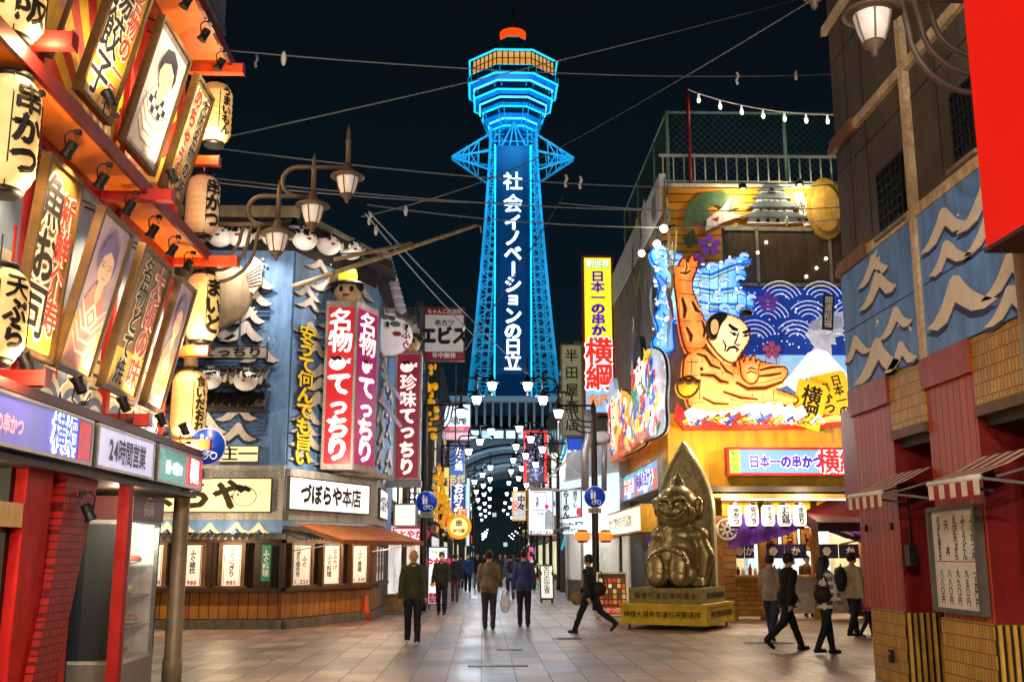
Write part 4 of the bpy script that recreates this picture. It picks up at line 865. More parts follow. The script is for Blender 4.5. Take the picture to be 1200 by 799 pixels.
# red and magenta corner sign box
FX = Fr((0, 26.0, 0), (1, .06, 0), (0, 0, 1)); q0 = fuw(FX, 379, 450, 0)[0]; q1 = fuw(FX, 416, 450, 0)[0]; zt_ = fuw(FX, 398, 357, 0)[1]; zb_ = fuw(FX, 398, 546, 0)[1]
BX = T('sign_box', 'tall two-faced sign box, scarlet and magenta, with white famous-hotpot lettering', 'sign', FX.p((q0 + q1) / 2, zb_, -.3)); fpt = FX.p(q1, 0, 0); FM = Fr(fpt, (0.42, 1, 0), (0, 0, 1)); wb = 1.12
m = MB(); wa = q1 - q0
m.poly(XY, [tuple(FX.p(q0, 0, -.9).xy), tuple(FX.p(q0, 0, 0).xy), tuple(fpt.xy), tuple(FM.p(wb, 0, 0).xy), tuple(FM.p(wb, 0, -.9).xy)], zb_ - .08, zt_ + .1, GRAN); m.build('box', BX)
REDL = M('#c4101c', .4, emit=.42, ecol='#b8081a', var=.08, scale=1.5); MAGL = M('#a8186a', .4, emit=.42, ecol='#a00f5e', var=.08, scale=1.5)
m = MB(); m.obox(FX, q0 + .07, q1 - .06, zb_ + .06, zt_ - .06, -.05, .015, REDL); m.build('panel', BX); m = MB(); m.obox(FM, .06, wb - .07, zb_ + .06, zt_ - .06, -.05, .012, MAGL); m.build('panel', BX)
m = MB(); WLT = M('#fff0ea', .4, emit=.85, ecol='#f6dcdc', var=0)
for f, uc, ww, w in ((FX, (q0 + q1) / 2, wa, .019), (FM, wb / 2, wb, .016)):
    H_ = zt_ - zb_; cs = ['名', '物', '魚', 'て', 'っ', 'ち', 'り']
    for i, ch in enumerate(cs):
        vv = zt_ - H_ * (.10 + .133 * i)
        if ch == '魚': fishdraw(m, f, uc - .06, vv, .42, INK, w, INK, WLT)
        else: m.text(f, ch, uc, vv, .58 if ch != 'っ' else .5, WLT, False, .06, w, sx=ww / .72 * .95, lift=.001)
m.build('lettering', BX)
# doll-like heads and big puffer fish
def doll(c, s, label, hat, parts=True):
    o = T('doll_head', label, 'figure', c, 'painted heads on the fish signs'); m = MB(); m.ell(c + V((0, 0, .32 * s)), (.36 * s, .3 * s, .32 * s), M('#d8b98c', .5, var=.2)); m.build('head', o)
    m = MB(); 
    for sx_ in (-1, 1): m.ell(c + V((sx_ * .13 * s, -.26 * s, .36 * s)), (.06 * s, .05 * s, .08 * s), INK, 8, 6); m.ell(c + V((sx_ * .3 * s, -.05 * s, .45 * s)), (.14 * s, .14 * s, .14 * s), BLK, 8, 6)
    m.ell(c + V((0, -.29 * s, .2 * s)), (.1 * s, .03 * s, .035 * s), RED, 8, 6); m.build('face', o)
    m = MB(); m.lathe([(.5 * s, .5 * s), (.5 * s, .54 * s), (.34 * s, .6 * s), (.3 * s, .62 * s)], c, BLK, 16, sy=.8); m.box(c.x - .22 * s, c.x + .22 * s, c.y - .2 * s, c.y + .2 * s, c.z + .6 * s, c.z + .9 * s, hat); m.build('hat', o); return o
doll(FX.p((q0 + q1) / 2 + .1, zt_ + .1, -.42), .98, 'painted head with black brim and yellow block hat on the scarlet sign box', M('#e0b818', .5, emit=.08))
def puffer(c, s, label, rz, group, tail=True, belly=WHT, back=INK, nm='puffer_lantern'):
    """round puffer fish: belly, patterned back, fins, eyes"""
    o = T(nm, label, 'puffer fish', c, group); o.rotation_euler = (0, 0, rz); R0 = c
    def bl(m, n):
        m.v = [q + R0 for q in m.v]; m.build(n, o)
    m = MB(); m.ell((0, 0, 0), (.5 * s, .42 * s, .42 * s), belly, 16, 10); bl(m, 'body')
    m = MB(); rg = random.Random(int(s * 1000) + len(label))
    for i in range(11):
        a = rg.uniform(-1.3, 1.3); e_ = rg.uniform(.25, 1.1); d = V((math.sin(a) * math.cos(e_) * .5, -math.cos(a) * math.cos(e_) * .42, math.sin(e_) * .42)) * s
        m.ell(d, (rg.uniform(.07, .13) * s, .05 * s, .06 * s), back, 8, 5)
    bl(m, 'spots'); m = MB()
    for x in (-.2, .2): m.ell((x * s, -.38 * s, .1 * s), (.07 * s, .05 * s, .08 * s), WHT, 10, 6); m.ell((x * s, -.42 * s, .1 * s), (.035 * s, .03 * s, .05 * s), BLK, 8, 5)
    m.ell((0, -.42 * s, -.06 * s), (.1 * s, .04 * s, .05 * s), M('#b53a30', .5), 8, 5); bl(m, 'face')
    m = MB(); f = Fr((0, 0, 0), (1, 0, 0), (0, 0, 1))
    for sx_ in (-1, 1): m.poly(f, [(sx_ * .45 * s, .05 * s), (sx_ * .66 * s, .2 * s), (sx_ * .68 * s, -.02 * s), (sx_ * .62 * s, -.14 * s), (sx_ * .46 * s, -.1 * s)], -.02 * s, .02 * s, CREAM)
    m.poly(f, [(-.1 * s, .38 * s), (-.12 * s, .56 * s), (.02 * s, .52 * s), (.14 * s, .55 * s), (.12 * s, .38 * s)], -.02, .02, CREAM); 
    bl(m, 'fin'); return o
PUF = M('#efe7dc', .5, emit=.22, ecol='#e8d6cc', var=.1)
for i, (px, py) in enumerate(((258, 277), (281, 277), (322, 277), (357, 281), (385, 287), (411, 293))):
    u, v = fuw(FA if px < 330 else FB, px, py, .3); c = (FA if px < 330 else FB).p(u, v, .3)
    puffer(c, .62, 'white painted puffer-fish lantern under the roof edge, %s along the eave' % ORD[i], 0 if px < 330 else .6, 'puffer-fish lanterns under the roof edge', belly=PUF)
    if i % 2: lamp('POINT', c + V((.1, -.75, -.6)), 16, (1, .86, .72), .04)
for i, (px, py) in enumerate(((246, 444), (288, 446))):
    u, v = fuw(FA, px, py, .75); puffer(FA.p(u, v, .75), .56, ['round black-backed puffer head on the pent roof, near the end lanterns', 'round black-backed puffer head on the pent roof, towards the yellow lettering'][i], 0, 'puffer heads on the pent roof', belly=WHT)
# giant tan puffer relief
def fishrelief(f, uc, vc, s, label):
    o = T('puffer_relief', label, 'puffer fish', f.p(uc, vc - s * .5, .2)); m = MB(); TN = M('#a99474', .6, var=.15, scale=3)
    rot = Matrix((f.u, f.n, f.v)).transposed(); m.ell(f.p(uc, vc, .1), (s * .62, s * .3, s * .55), TN, 24, 14, rot); m.build('body', o)
    e = MB()
    for du in (-.12, .1): e.ell(f.p(uc + du * s, vc + .3 * s, s * .33), (.08 * s, .03 * s, .04 * s), BLK, 12, 8, rot)
    e.build('eye', o); e = MB(); pts = [(uc + .5 * s, vc + .25 * s), (uc + .62 * s, vc + .5 * s), (uc + .74 * s, vc + .42 * s), (uc + .74 * s, vc + .12 * s), (uc + .64 * s, vc - .02 * s), (uc + .52 * s, vc + .04 * s)]
    e.poly(f, pts, .2, .26, CREAM)
    for k in range(6): e.bar(f.p(uc + .53 * s, vc + (.06 + .035 * k) * s, .265), f.p(uc + .73 * s, vc + (.1 + .055 * k) * s, .265), .02, DKW)
    e.build('fin', o)
u, v = fu(FA, 262, 345); fishrelief(FA, u - .35, v, 1.75, 'huge tan puffer-fish relief half hidden behind the end lanterns')
# big white puffer balloon beside the sign box
c = at(455, 392, 30.6); o = puffer(c, 1.5, 'big white puffer-fish lantern hanging beside the scarlet and magenta sign box', .5, None, belly=M('#e8e4e2', .5, emit=.3, ecol='#e0d4da', var=.06), back=M('#8a7f86', .6), nm='puffer_lantern')
m = MB(); f = Fr(c + V((.25, -.7, -.25)), (1, .25, 0), (0, 0, 1)); m.text(f, 'ふぐ', 0, 0, .34, M('#c03050', .5), True, .04, .0); m.build('lettering', o)
m = MB(); m.bar(c + V((0, 0, .6)), V((C1.x - .2, c.y, c.z + 1.2)), .06, STEEL); m.build('bracket', o)
m = MB(); ex = at(462, 340, 29.6)
for k in range(14): p = at(452 + k * 1.4, 298 + k * 5.0, 29.6); m.ell(p, (.16, .16, .1), M(['#cfc4cf', '#b5a8b8'][k % 2], .6, emit=.06), 10, 6)
m.tube([at(452, 296, 29.6), at(471, 368, 29.6)], .03, WHT, 6); m.tube([at(451, 290, 29.6), V((C1.x, 29.6, HT))], .03, BLK, 5); m.build('rope_garland', None, 'thick white and violet twisted rope garland hanging off the roof corner', 'garland')
for k, (py, dz) in enumerate(((438, 0), (470, 0))):
    m = MB(); a = at(448, py, 30.2); d = at(470, py + 30, 30.2); m.bar(a, d, .42, M('#b9b4c4', .5, emit=.1, var=.2, scale=3), .1); 
    for j in range(4): q = a.lerp(d, .2 + .2 * j); m.bar(q + V((-.15, -.07, .1)), q + V((.15, -.07, -.1)), .03, NS)
    m.bar(a, V((C1.x - .05, a.y, a.z)), .03, STEEL); m.build('fish_fin_panel', None, ['upper striped grey fin panel below the big white puffer lantern', 'lower striped grey fin panel below the big white puffer lantern'][k], 'fin panel')
# projecting crimson sign on the street side
Yk = 31.2; x0, x1, z0, z1 = rect(463, 415, 494, 563, Yk); CRI = M('#8e0f2e', .4, emit=.32, ecol='#8a0c30', var=.08, scale=1.5)
def dk(t, f, u0, u1, v0, v1, w): fishdraw(t, f, (u0 + u1) / 2 - .05, v1 - .42, .4, INK, w + .01, INK, WLT)
sign('blade_sign', 'crimson blade sign with white delicacy-hotpot lettering jutting into the street', 'sign', fy(Yk), x0, x1, z0, z1, .3, CRI, M('#b7a9ac', .5), [('珍味てっちり', .5, .43, .62, WLT, dict(vert=True, bold=.06, pitch=1.02, lf=.001))], border=.06, deco=dk)
m = MB(); m.box(x0 - .2, x1 + .05, Yk - .4, Yk + .05, z0 - .2, z0 - .02, M('#8c8a90', .5)); m.bar((x0, Yk - .1, z1 - .1), (C1.x - .05, Yk - .1, z1 - .1), .05, STEEL); m.bar((x0, Yk - .1, z0 + .1), (C1.x - .05, Yk - .1, z0 + .1), .05, STEEL); m.build('sign_bracket', None, 'grey steel tray and arms under the crimson blade sign', 'bracket')
doll(V(((x0 + x1) / 2, Yk - .15, z1)), .95, 'painted head with dark hair standing on the crimson blade sign', M('#c9b9a8', .5))
# wall lamps of the restaurant
for (px, py, f) in ((300, 262, FA), (345, 262, FB), (430, 300, FB)):
    u, v = fuw(f, px, py, 1.0); m = MB(); c = f.p(u, v, 1.0); m.lathe([(.03, .12), (.05, .1), (.12, -.06), (.13, -.08), (.1, -.075)], c, DKS, 12); m.bar(c + V((0, 0, .1)), f.p(u, v + .15, 0), .03, DKS); m.build('wall_lamp', None, {300: 'dark cone lamp over the plaza-side louvres under the roof', 345: 'dark cone lamp at the bend of the blue wall under the roof', 430: 'dark cone lamp above the scarlet sign box'}[px], 'lamp', 'cone lamps on the blue wall')
    lamp('SPOT', c + V((0, 0, -.1)), 330, (1, .9, .8), .1, f.p(u, 3, .5), 130)
for u, f in ((4.2, FA), (6.3, FA), (1.2, FB), (2.4, FB), (3.5, FB)): lamp('POINT', f.p(u, 1.9, .95), 60 if f is FA else 34, (1, .76, .46), .04)
lamp('POINT', FB.p(.5, 3.8, 1.2), 70, (1, .86, .68), .04); lamp('POINT', FA.p(5.2, 4.3, 1.6), 90, (1, .84, .64), .04)
# leaning bamboo pole from the roof
a = at(343, 336, 24.0); d = at(558, 264, 26.5); m = MB(); m.tube([a, a.lerp(d, .5), d], [.06, .055, .045], M('#b79f7c', .5, var=.2, scale=8), 8)
for t in (.2, .45, .62, .8): q = a.lerp(d, t); m.tube([q - (d - a).normalized() * .03, q + (d - a).normalized() * .03], .068, M('#8a7452', .5), 8)
m.tube([d, d + V((.12, 0, -.02)), d + V((.13, 0, -.2))], .03, STEEL, 6); a2 = at(392, 304, 24.3); m.tube([a2, a.lerp(d, .62) + V((0, 0, .1))], .05, M('#a8906a', .5), 7); m.tube([FB.p(.5, 8.2, 0), a.lerp(d, .06)], .03, STEEL, 6); m.build('bamboo_pole', None, 'long pale bamboo pole leaning out from the blue restaurant roof', 'pole')
# cone, mat and crate on the corner
c = gp(428, 726); m = MB(); m.box(c.x - .19, c.x + .19, c.y - .19, c.y + .19, .001, .03, M('#8c2f14', .6)); m.lathe([(.14, .03), (.10, .25), (.04, .55), (.025, .6)], c, M('#c8431a', .55, var=.15), 16); m.build('traffic_cone', None, 'faded orange traffic cone at the wooden restaurant corner', 'cone')
c = gp(462, 716); m = MB(); m.box(c.x - .25, c.x + .25, c.y - .2, c.y + .2, .01, .5, M('#8c6a3c', .7, var=.3)); m.box(c.x - .27, c.x + .27, c.y - .22, c.y + .22, .42, .46, WOOD); m.build('wooden_crate', None, 'small wooden crate by the street corner of the restaurant', 'crate')
c = gp(452, 707); m = MB(); m.lathe([(.16, 0), (.2, .55), (.21, .6)], c, M('#2c5a9c', .5), 14); m.lathe([(.2, .6), (.2, .66), (.02, .7)], c, M('#34383c', .5), 14); m.build('waste_bin', None, 'blue plastic bin beside the wooden crate', 'bin')
# ================================================================ dark-walled restaurant (close, opposite side)
XR = 5.4; F1 = fr(XR); YE = 15.15
def r1(px, py): q = onx(px, py, XR); return q.y, q.z
R1 = T('restaurant_building', 'dark-walled restaurant with wave panels, red pilasters and bamboo cladding', 'building', (7, 11, 0))
DW = M('#544b42', .65, var=.12, scale=2); b = MB(); b.box(XR, 12, 4, YE, 5.72, 13, DW); b.box(6.3, 12, 4, YE - .05, 0, 5.72, M('#231c19', .7)); b.box(XR + .01, 6.4, YE - .16, YE - .01, 3.2, 5.72, DW); b.box(XR + .1, 6.3, 4, YE - .16, 3.0, 3.18, DKB); b.build('wall', R1)
pj = MB()
for y in (14.55, 13.9, 11.6, 10.6): pj.box(XR - .004, XR + .02, y, y + .025, 6, 13, M('#2e2620', .7))
for z in (7.3, 9.1, 10.6): pj.box(XR - .005, XR + .02, 4, YE, z, z + .025, M('#2e2620', .7))
pj.build('panel_joint', R1)
def window(px0, px1, py0, py1, yy0, yy1, zz0, zz1):
    w = MB(); w.box(XR - .03, XR + .04, yy0 - .07, yy1 + .07, zz0 - .07, zz1 + .07, M('#15120f', .5)); w = w.build('window', R1)
    g_ = MB(); g_.box(XR - .04, XR - .03, yy0, yy1, zz0, zz1, M('#1a2420', .15, spec=.6)); g_.build('pane', w)
    k = MB()
    n = 5
    for i in range(n + 1): y = yy0 + (yy1 - yy0) * i / n; k.box(XR - .06, XR - .045, y - .012, y + .012, zz0, zz1, BLK)
    for i in range(7): z = zz0 + (zz1 - zz0) * i / 6; k.box(XR - .065, XR - .042, yy0, yy1, z - .012, z + .012, BLK)
    k.build('grille', w)
    s = MB(); s.box(XR - .12, XR, yy0 - .1, yy1 + .1, zz0 - .12, zz0 - .07, M('#8f8168', .6)); s.build('sill', w)
ya, za = r1(1066, 245); yb, zb2 = r1(1030, 212); window(0, 0, 0, 0, ya + .05, yb - .05, r1(1048, 262)[1], r1(1048, 192)[1])
ya, za = r1(1146, 200); yb, zb2 = r1(1117, 115); window(0, 0, 0, 0, ya - .1, yb - .02, r1(1125, 190)[1], r1(1125, 110)[1])
window(0, 0, 0, 0, 5.6, 6.9, r1(1048, 262)[1], r1(1048, 192)[1])
TRM = M('#d6bd92', .65, var=.3, scale=14)
tm = MB(); z1 = r1(1060, 82)[1]; z2 = r1(1062, 260)[1]; yv = r1(1075, 250)[0]
for z in (z1, z2, 9.75): tm.box(XR - .07, XR + .01, 4, YE + .12, z - .07, z + .07, TRM)
tm.box(XR - .1, XR - .03, 14.2, YE + .02, z1 - .1, z1 + .1, M('#8a5f34', .6)); tm.box(XR - .1, XR - .03, 14.0, YE + .02, z2 - .1, z2 + .1, M('#8a5f34', .6))
for za_, zb_ in ((3.96, z2 - .072), (z2 + .072, z1 - .072), (z1 + .072, 9.67), (9.83, 12.9)): tm.box(XR - .085, XR + .01, yv - .07, yv + .07, za_, zb_, TRM)
tm.build('trim', R1)
tb = MB()
for z in (z1, z2, 9.75): tb.box(XR - .06, XR - .02, YE + .12, YE + .2, z - .04, z + .05, STEEL)
tb.build('trim_end', R1)
# blue wave panels
zl = 3.98; wp = MB()
for y0, y1 in ((4.2, 8.9), (8.93, yv - .09), (yv + .09, YE)):
    for za_, zb_ in ((zl, 4.83), (4.845, z2 - .072)): wp.box(XR - .05, XR, y0, y1, za_, zb_, M('#6a9ada', .55, var=.14, scale=2))
wp.build('wave_panel', R1)
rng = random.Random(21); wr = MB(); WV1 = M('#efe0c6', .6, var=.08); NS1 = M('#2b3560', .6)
for y0, y1 in ((8.95, yv - .1), (yv + .1, YE)):
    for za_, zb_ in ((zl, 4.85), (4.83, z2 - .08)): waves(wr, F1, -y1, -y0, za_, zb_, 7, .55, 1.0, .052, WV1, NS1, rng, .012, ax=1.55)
wr.build('wave_relief', R1)
# pilasters, bamboo panels, openings
REDP = brickmat('#b84a26', '#a83a1a', '#3a0e08', .16, 6, .011, .5, .5, 'YZ', 0, .15)
BAM = brickmat('#c9962f', '#b27f22', '#5c3d10', .075, .15, .006, .5, .6, 'YZ', .5, .3); BAMX = brickmat('#c9962f', '#a8761f', '#4a300c', .075, 3, .012, .5, .6, 'XZ', 0, .3)
A0_, A1_ = r1(1042, 450)[0], YE; B0_, B1_ = r1(1139, 420)[0], r1(1084, 440)[0]; Cc0, Cc1 = 8.5, r1(1191, 400)[0] - .55
pil = [(A0_, A1_), (B0_, B1_), (Cc0 - .6, Cc1 - .2)]
for y0, y1 in pil:
    p = MB(); p.box(XR, 6.3, y0, y1, .92, 3.6, REDP); p.box(XR - .06, 6.3, y0 - .03, y1 + .01, 3.6, zl - .006, M('#a5402c', .5, var=.15)); p.box(XR + .005, 6.0, y0 - .012, y0 - .004, .92, 3.55, M('#7d1412', .45)); 
    p.build('pilaster', R1); p = MB(); p.box(XR - .03, 6.3, y0 - .02, y1 - (.3 if y1 == YE else -.02), .0, .92, BAM); 
    p.box(XR - .02, 6.3, y0 - .035, y0 - .024, 0, .9, BLK)
    for k in range(11): p.box(XR + .0 + k * .08, XR + .04 + k * .08, y0 - .06, y0 - .036, 0, .91, M(['#d2a03c', '#b9862a'][k % 2], .5, var=.3))
    p.build('bamboo_base', R1)
    for yy in (y0 + .25, y1 - .25): d = MB(); d.lathe([(.05, 0), (.05, .02), (.02, .03)], (XR, yy, 2.0), BLK, 12, (-1, 0, 0)); d.build('ring_bolt', R1)
for y0, y1 in ((B1_ + .02, A0_ - .04), (Cc1 - .18, B0_ - .04), (4.2, Cc0 - .65)):
    p = MB(); p.box(XR - .02, 6.3, y0, y1, 3.22, zl - .01, BAM); p.box(XR - .05, 6.3, y0, y1, 3.1, 3.22, M('#6b4a28', .6)); p.build('bamboo_panel', R1)
    d = MB(); d.box(6.2, 6.28, y0, y1, 0, 3.1, M('#0f0c0b', .4)); d.box(6.1, 6.2, y0 + .3, y0 + .36, 0, 2.4, M('#2a2422', .4)); d.box(6.1, 6.2, y0, y1, 2.4, 2.46, M('#2a2422', .4)); d.build('door', R1)
bx = MB(); q0 = at(982, 480, 16.3); bx.box(q0.x, q0.x + .5, 15.4, 16.2, 2.35, at(990, 477, 15.6).z, M('#a00d0c', .4, var=.1)); bx.build('sign_box', None, 'small plain scarlet box standing out from the far corner of the dark-walled restaurant', 'sign box')
WHS = M('#e8d9c0', .7, var=.08); RDS = M('#9c1c1a', .7, var=.1)
def awn(y0, y1, z, label):
    o = T('awning', label, 'awning', (XR, (y0 + y1) / 2, z), 'striped folding awnings'); m = MB(); n = 9
    prof = [(0, .27), (-.45, .1), (-.84, 0), (-.875, -.04), (-.87, -.2)]
    for i in range(n):
        ya_, yb_ = y0 + (y1 - y0) * i / n, y0 + (y1 - y0) * (i + 1) / n
        for (xa, zza), (xb, zzb) in zip(prof, prof[1:]):
            sc = .0 if zzb > -.15 else .04 * (i % 2)
            m.quad([(XR + xa * .72, ya_, z + zza), (XR + xa * .72, yb_, z + zza), (XR + xb * .72, yb_, z + zzb - sc), (XR + xb * .72, ya_, z + zzb - sc)], [WHS, RDS][i % 2])
    m.build('canopy', o); k = MB()
    for y in (y0 + .12, y1 - .12): k.bar((XR + .02, y, z - .1), (XR - .6, y, z - .03), .028, STEEL); k.bar((XR + .02, y, z + .1), (XR - .4, y, z - .02), .022, STEEL)
    k.tube([(XR - .62, y0, z - .03), (XR - .62, y1, z - .03)], .03, WHT, 8); k.build('folding_arm', o)
awn(12.6, 13.75, 2.4, 'red and cream striped awning over the darker doorway by the far pilaster')
awn(10.07, 11.25, 2.4, 'red and cream striped awning above the menu board')
# framed menu board
ym = r1(1127, 650); MBd = T('menu_board', 'framed cream menu board of handwritten dishes on the red pilaster', 'menu board', (XR - .05, (B0_ + B1_) / 2, 1.05)); y0, y1 = r1(1153, 650)[0], r1(1100, 650)[0]; zz0, zz1 = r1(1127, 713)[1], r1(1127, 597)[1]
m = MB(); m.box(XR - .05, XR - .003, y0, y1, zz0, zz1, M('#e6dccb', .6, var=.06)); m.build('panel', MBd); m = MB()
for q in ((y0 - .05, y1 + .05, zz1, zz1 + .05), (y0 - .05, y1 + .05, zz0 - .05, zz0), (y0 - .05, y0, zz0, zz1), (y1, y1 + .05, zz0, zz1)): m.box(XR - .1, XR - .003, *q, M('#5a5348', .5))
m.build('frame', MBd); m = MB(); fm = fr(XR - .05)
for i, (s, p) in enumerate((('ふくかつ丼', '一五四〇円'), ('ふくうどん', '九五〇円'), ('えび天ぷら', '九九〇円'), ('天丼', '八八〇円'), ('天ぷら盛合せ', '八八〇円'))):
    u = -y0 - .1 - i * (y1 - y0 - .16) / 4.6; h_ = min(.115, .5 / len(s) * 1.05)
    m.text(fm, s, u - .02, zz1 - .31, h_, INK, True, .03, .003, pitch=.50 / len(s) / h_ if len(s) > 2 else 2.6, lift=.0003); m.text(fm, p, u - .02, zz0 + .24, .095, INK, True, .03, .003, pitch=.40 / len(p) / .095, lift=.0003)
m.obox(fm, -y1 + .05, -y0 - .05, (zz0 + zz1) / 2 - .03, (zz0 + zz1) / 2 - .02, .0, .002, RED); m.build('lettering', MBd)
# dangling meter and bracket details
m = MB(); m.box(XR - .1, XR, 13.2, 13.35, 1.5, 1.75, BLK); m.tube([(XR - .05, 13.25, 1.75), (XR - .05, 13.25, 2.6)], .012, BLK, 5); m.build('meter_box', None, 'small black meter box with a cable beside the dark doorway', 'meter box')
m = MB(); c = V((XR - .03, A0_ + .45, .32)); m.box(XR - .075, XR - .032, c.y - .05, c.y + .05, .26, .42, BLK); m.lathe([(.03, 0), (.02, .03)], (XR - .07, c.y, .36), STEEL, 8, (-1, 0, 0)); m.build('door_tap', None, 'small black utility box low on the bamboo base of the far pilaster', 'utility box')
# big plain red sign box close to the camera
RB_ = T('red_sign_box', 'big plain red sign box high up at the upper corner, close by', 'sign box', (3.9, 6, 4.2)); c = at(1156, 291, 7.0); m = MB(); RBM = M('#c81806', .6, emit=.42, ecol='#d81206', var=.12, scale=.8, spec=.1)
m.box(c.x, c.x + .5, 4.6, 7.0, c.z, 7.4, RBM); m.build('body', RB_); m = MB(); m.box(c.x - .012, c.x + .51, 4.58, 7.015, c.z - .03, c.z, M('#2a0808', .5)); m.build('base', RB_)
m = MB()
for y in (5, 6.6): m.bar((c.x + .5, y, 4.9), (XR, y, 4.9), .06, DKS); m.bar((c.x + .5, y, 6.4), (XR, y, 6.4), .06, DKS)
m.build('bracket', RB_)
# ================================================================ yellow skewer restaurant with the wrestler lantern float
YF = 28.0; XL = 4.95; F2 = fy(YF); F2L = fr(XL)
def f2(px, py, Y=YF): p = at(px, py, Y); return p.x, p.z
def l2(px, py, X=XL): p = onx(px, py, X); return -p.y, p.z
R2 = T('restaurant_building', 'yellow skewer restaurant covered in murals, with a glowing wrestler float and a roof railing', 'building', (9, 33, 0))
ORY = M('#f0ac1c', .55, var=.12, scale=2); XRT = 15.5
zr = f2(800, 216)[1]; z_or = f2(900, 502)[1]; z_sh = f2(900, 572)[1]
b = MB(); b.box(XL, XRT, YF, 39, z_sh, z_or + .4, ORY); b.box(XL, XRT, YF, 39, z_or + .4, zr, M('#6f675e', .7, var=.35, scale=1.5)); b.box(XL + .35, 12.3, YF + 3.2, 39, 0, z_sh, M('#a87838', .6, var=.2)); b.box(12.3, XRT, YF + .1, 39, 0, z_sh, WOOD)
b.box(XL + .02, XL + .35, YF + .2, 39, 0, z_sh, DKB); b.build('wall', R2)
# plank board of the upper storey
x0, z0 = f2(797, 268); x1, z1 = f2(990, 222); pk = MB(); PLK = brickmat('#d8921f', '#b9741a', '#5c3408', 5, .24, .02, .5, .5, 'XZ', .3, .2)
pk.box(XL + .02, 12.5, YF - .06, YF, z0, z1, PLK); xx0, zz0 = f2(797, 302); xx1, _ = f2(846, 302); pk.box(XL + .02, xx1, YF - .06, YF, f2(820, 350)[1], z0, PLK); pk.box(XL, 12.5, YF - .1, YF, z1, z1 + .1, M('#d8ccc2', .6)); pk.build('plank_board', R2)
wx0, wz1 = f2(848, 269); wx1, wz0 = f2(988, 335)
w = MB(); w.box(wx0, wx1, YF - .05, YF - .01, wz0, wz1, M('#45403a', .5)); w = w.build('window', R2); g_ = MB(); g_.box(wx0 + .08, wx1, YF - .07, YF - .055, wz0 + .08, wz1 - .08, M('#5b4d40', .12, spec=.7, var=.2, scale=1)); g_.build('pane', w)
m = MB()
for px in (887, 972): x = f2(px, 300)[0]; m.box(x - .04, x + .04, YF - .1, YF - .04, wz0, wz1, M('#8f8a80', .5))
for z in (wz0, wz1): m.box(wx0, wx1, YF - .1, YF - .04, z - .05, z + .05, M('#8f8a80', .5))
m.build('window_frame', w)
sb = MB()
for px, py in ((898, 284), (888, 296), (968, 303), (957, 314), (945, 324)): x, z = f2(px, py, YF - .12); sb.ell((x, YF - .12, z), .05, M('#fff0d8', .4, emit=1.6, var=0), 8, 6)
sb.build('window_bulb', w)
# ---- mural shapes on the plank board
def px2(pts, Y): return [f2(a, b_, Y) for a, b_ in pts]
Fm = fy(YF - .06)
mu = MB(); CW = M('#dcdad2', .6); CG = M('#4d5866', .6); 
for k, (ya, wd_, cx) in enumerate(((262, 38, 905), (250, 30, 905), (240, 23, 904), (231, 16, 903))):
    mu.poly(Fm, px2([(cx - wd_ * .8, ya), (cx - wd_ * .7, ya - 9), (cx + wd_ * .7, ya - 9), (cx + wd_ * .8, ya)], YF - .06), .01, .05, CW)
    mu.poly(Fm, px2([(cx - wd_ * 1.05, ya - 6), (cx - wd_ * .55, ya - 13), (cx + wd_ * .55, ya - 13), (cx + wd_ * 1.05, ya - 6)], YF - .06), .051, .12, CG)
    for j in range(4): mu.poly(Fm, px2([(cx - wd_ * .5 + j * wd_ * .3, ya - 1), (cx - wd_ * .5 + j * wd_ * .3, ya - 5), (cx - wd_ * .4 + j * wd_ * .3, ya - 5), (cx - wd_ * .4 + j * wd_ * .3, ya - 1)], YF - .06), .051, .054, INK)
mu.poly(Fm, px2([(903, 220), (897, 229), (909, 229)], YF - .06), .051, .12, CG)
mu.build('castle_mural', None, 'painted white castle with grey tiers on the yellow plank board', 'mural')
mu = MB()
mu.poly(Fm, px2([(800, 262), (806, 240), (822, 226), (846, 224), (858, 232), (866, 244), (850, 248), (838, 240), (828, 246), (838, 258), (824, 266), (812, 258), (808, 270)], YF - .06), .01, .05, M('#4f6b4a', .6, var=.3))
mu.poly(Fm, px2([(828, 258), (846, 244), (856, 232), (852, 250), (868, 254), (846, 262), (826, 272)], YF - .06), .051, .09, M('#e4e0da', .6))
mu.poly(Fm, px2([(834, 258), (842, 255), (840, 261)], YF - .06), .091, .1, RED); mu.poly(Fm, px2([(800, 280), (812, 268), (818, 284), (806, 292)], YF - .06), .01, .05, M('#3c4a34', .6)); mu.build('crane_mural', None, 'painted green pine and white crane on the yellow plank board', 'mural')
x, z = f2(966, 246); mu = MB(); pts = [(x + .55 * math.cos(a * .314) , z + .9 * math.sin(a * .314)) for a in range(20)]; mu.poly(Fm, pts, .01, .06, M('#a8843c', .5, var=.3)); mu.poly(Fm, [(x + (p - x) * .75, z + (q - z) * .75) for p, q in pts], .061, .1, M('#c9a050', .5, var=.25)); mu.build('oval_mural', None, 'painted golden oval arch at the far end of the yellow plank board', 'mural')
mu = MB(); x, z = f2(940, 246); f_ = Fr((x, YF - .06, z), (1, 0, .28), (-.28, 0, 1)); mu.obox(f_, -.14, .14, -.5, .5, .0, .05, M('#e8e2d4', .6)); mu.text(f_, '千客万来', 0, 0, .22, INK, True, .04, .052); mu.build('mural_plaque', None, 'tilted white plaque with black lettering beside the painted castle', 'plaque')
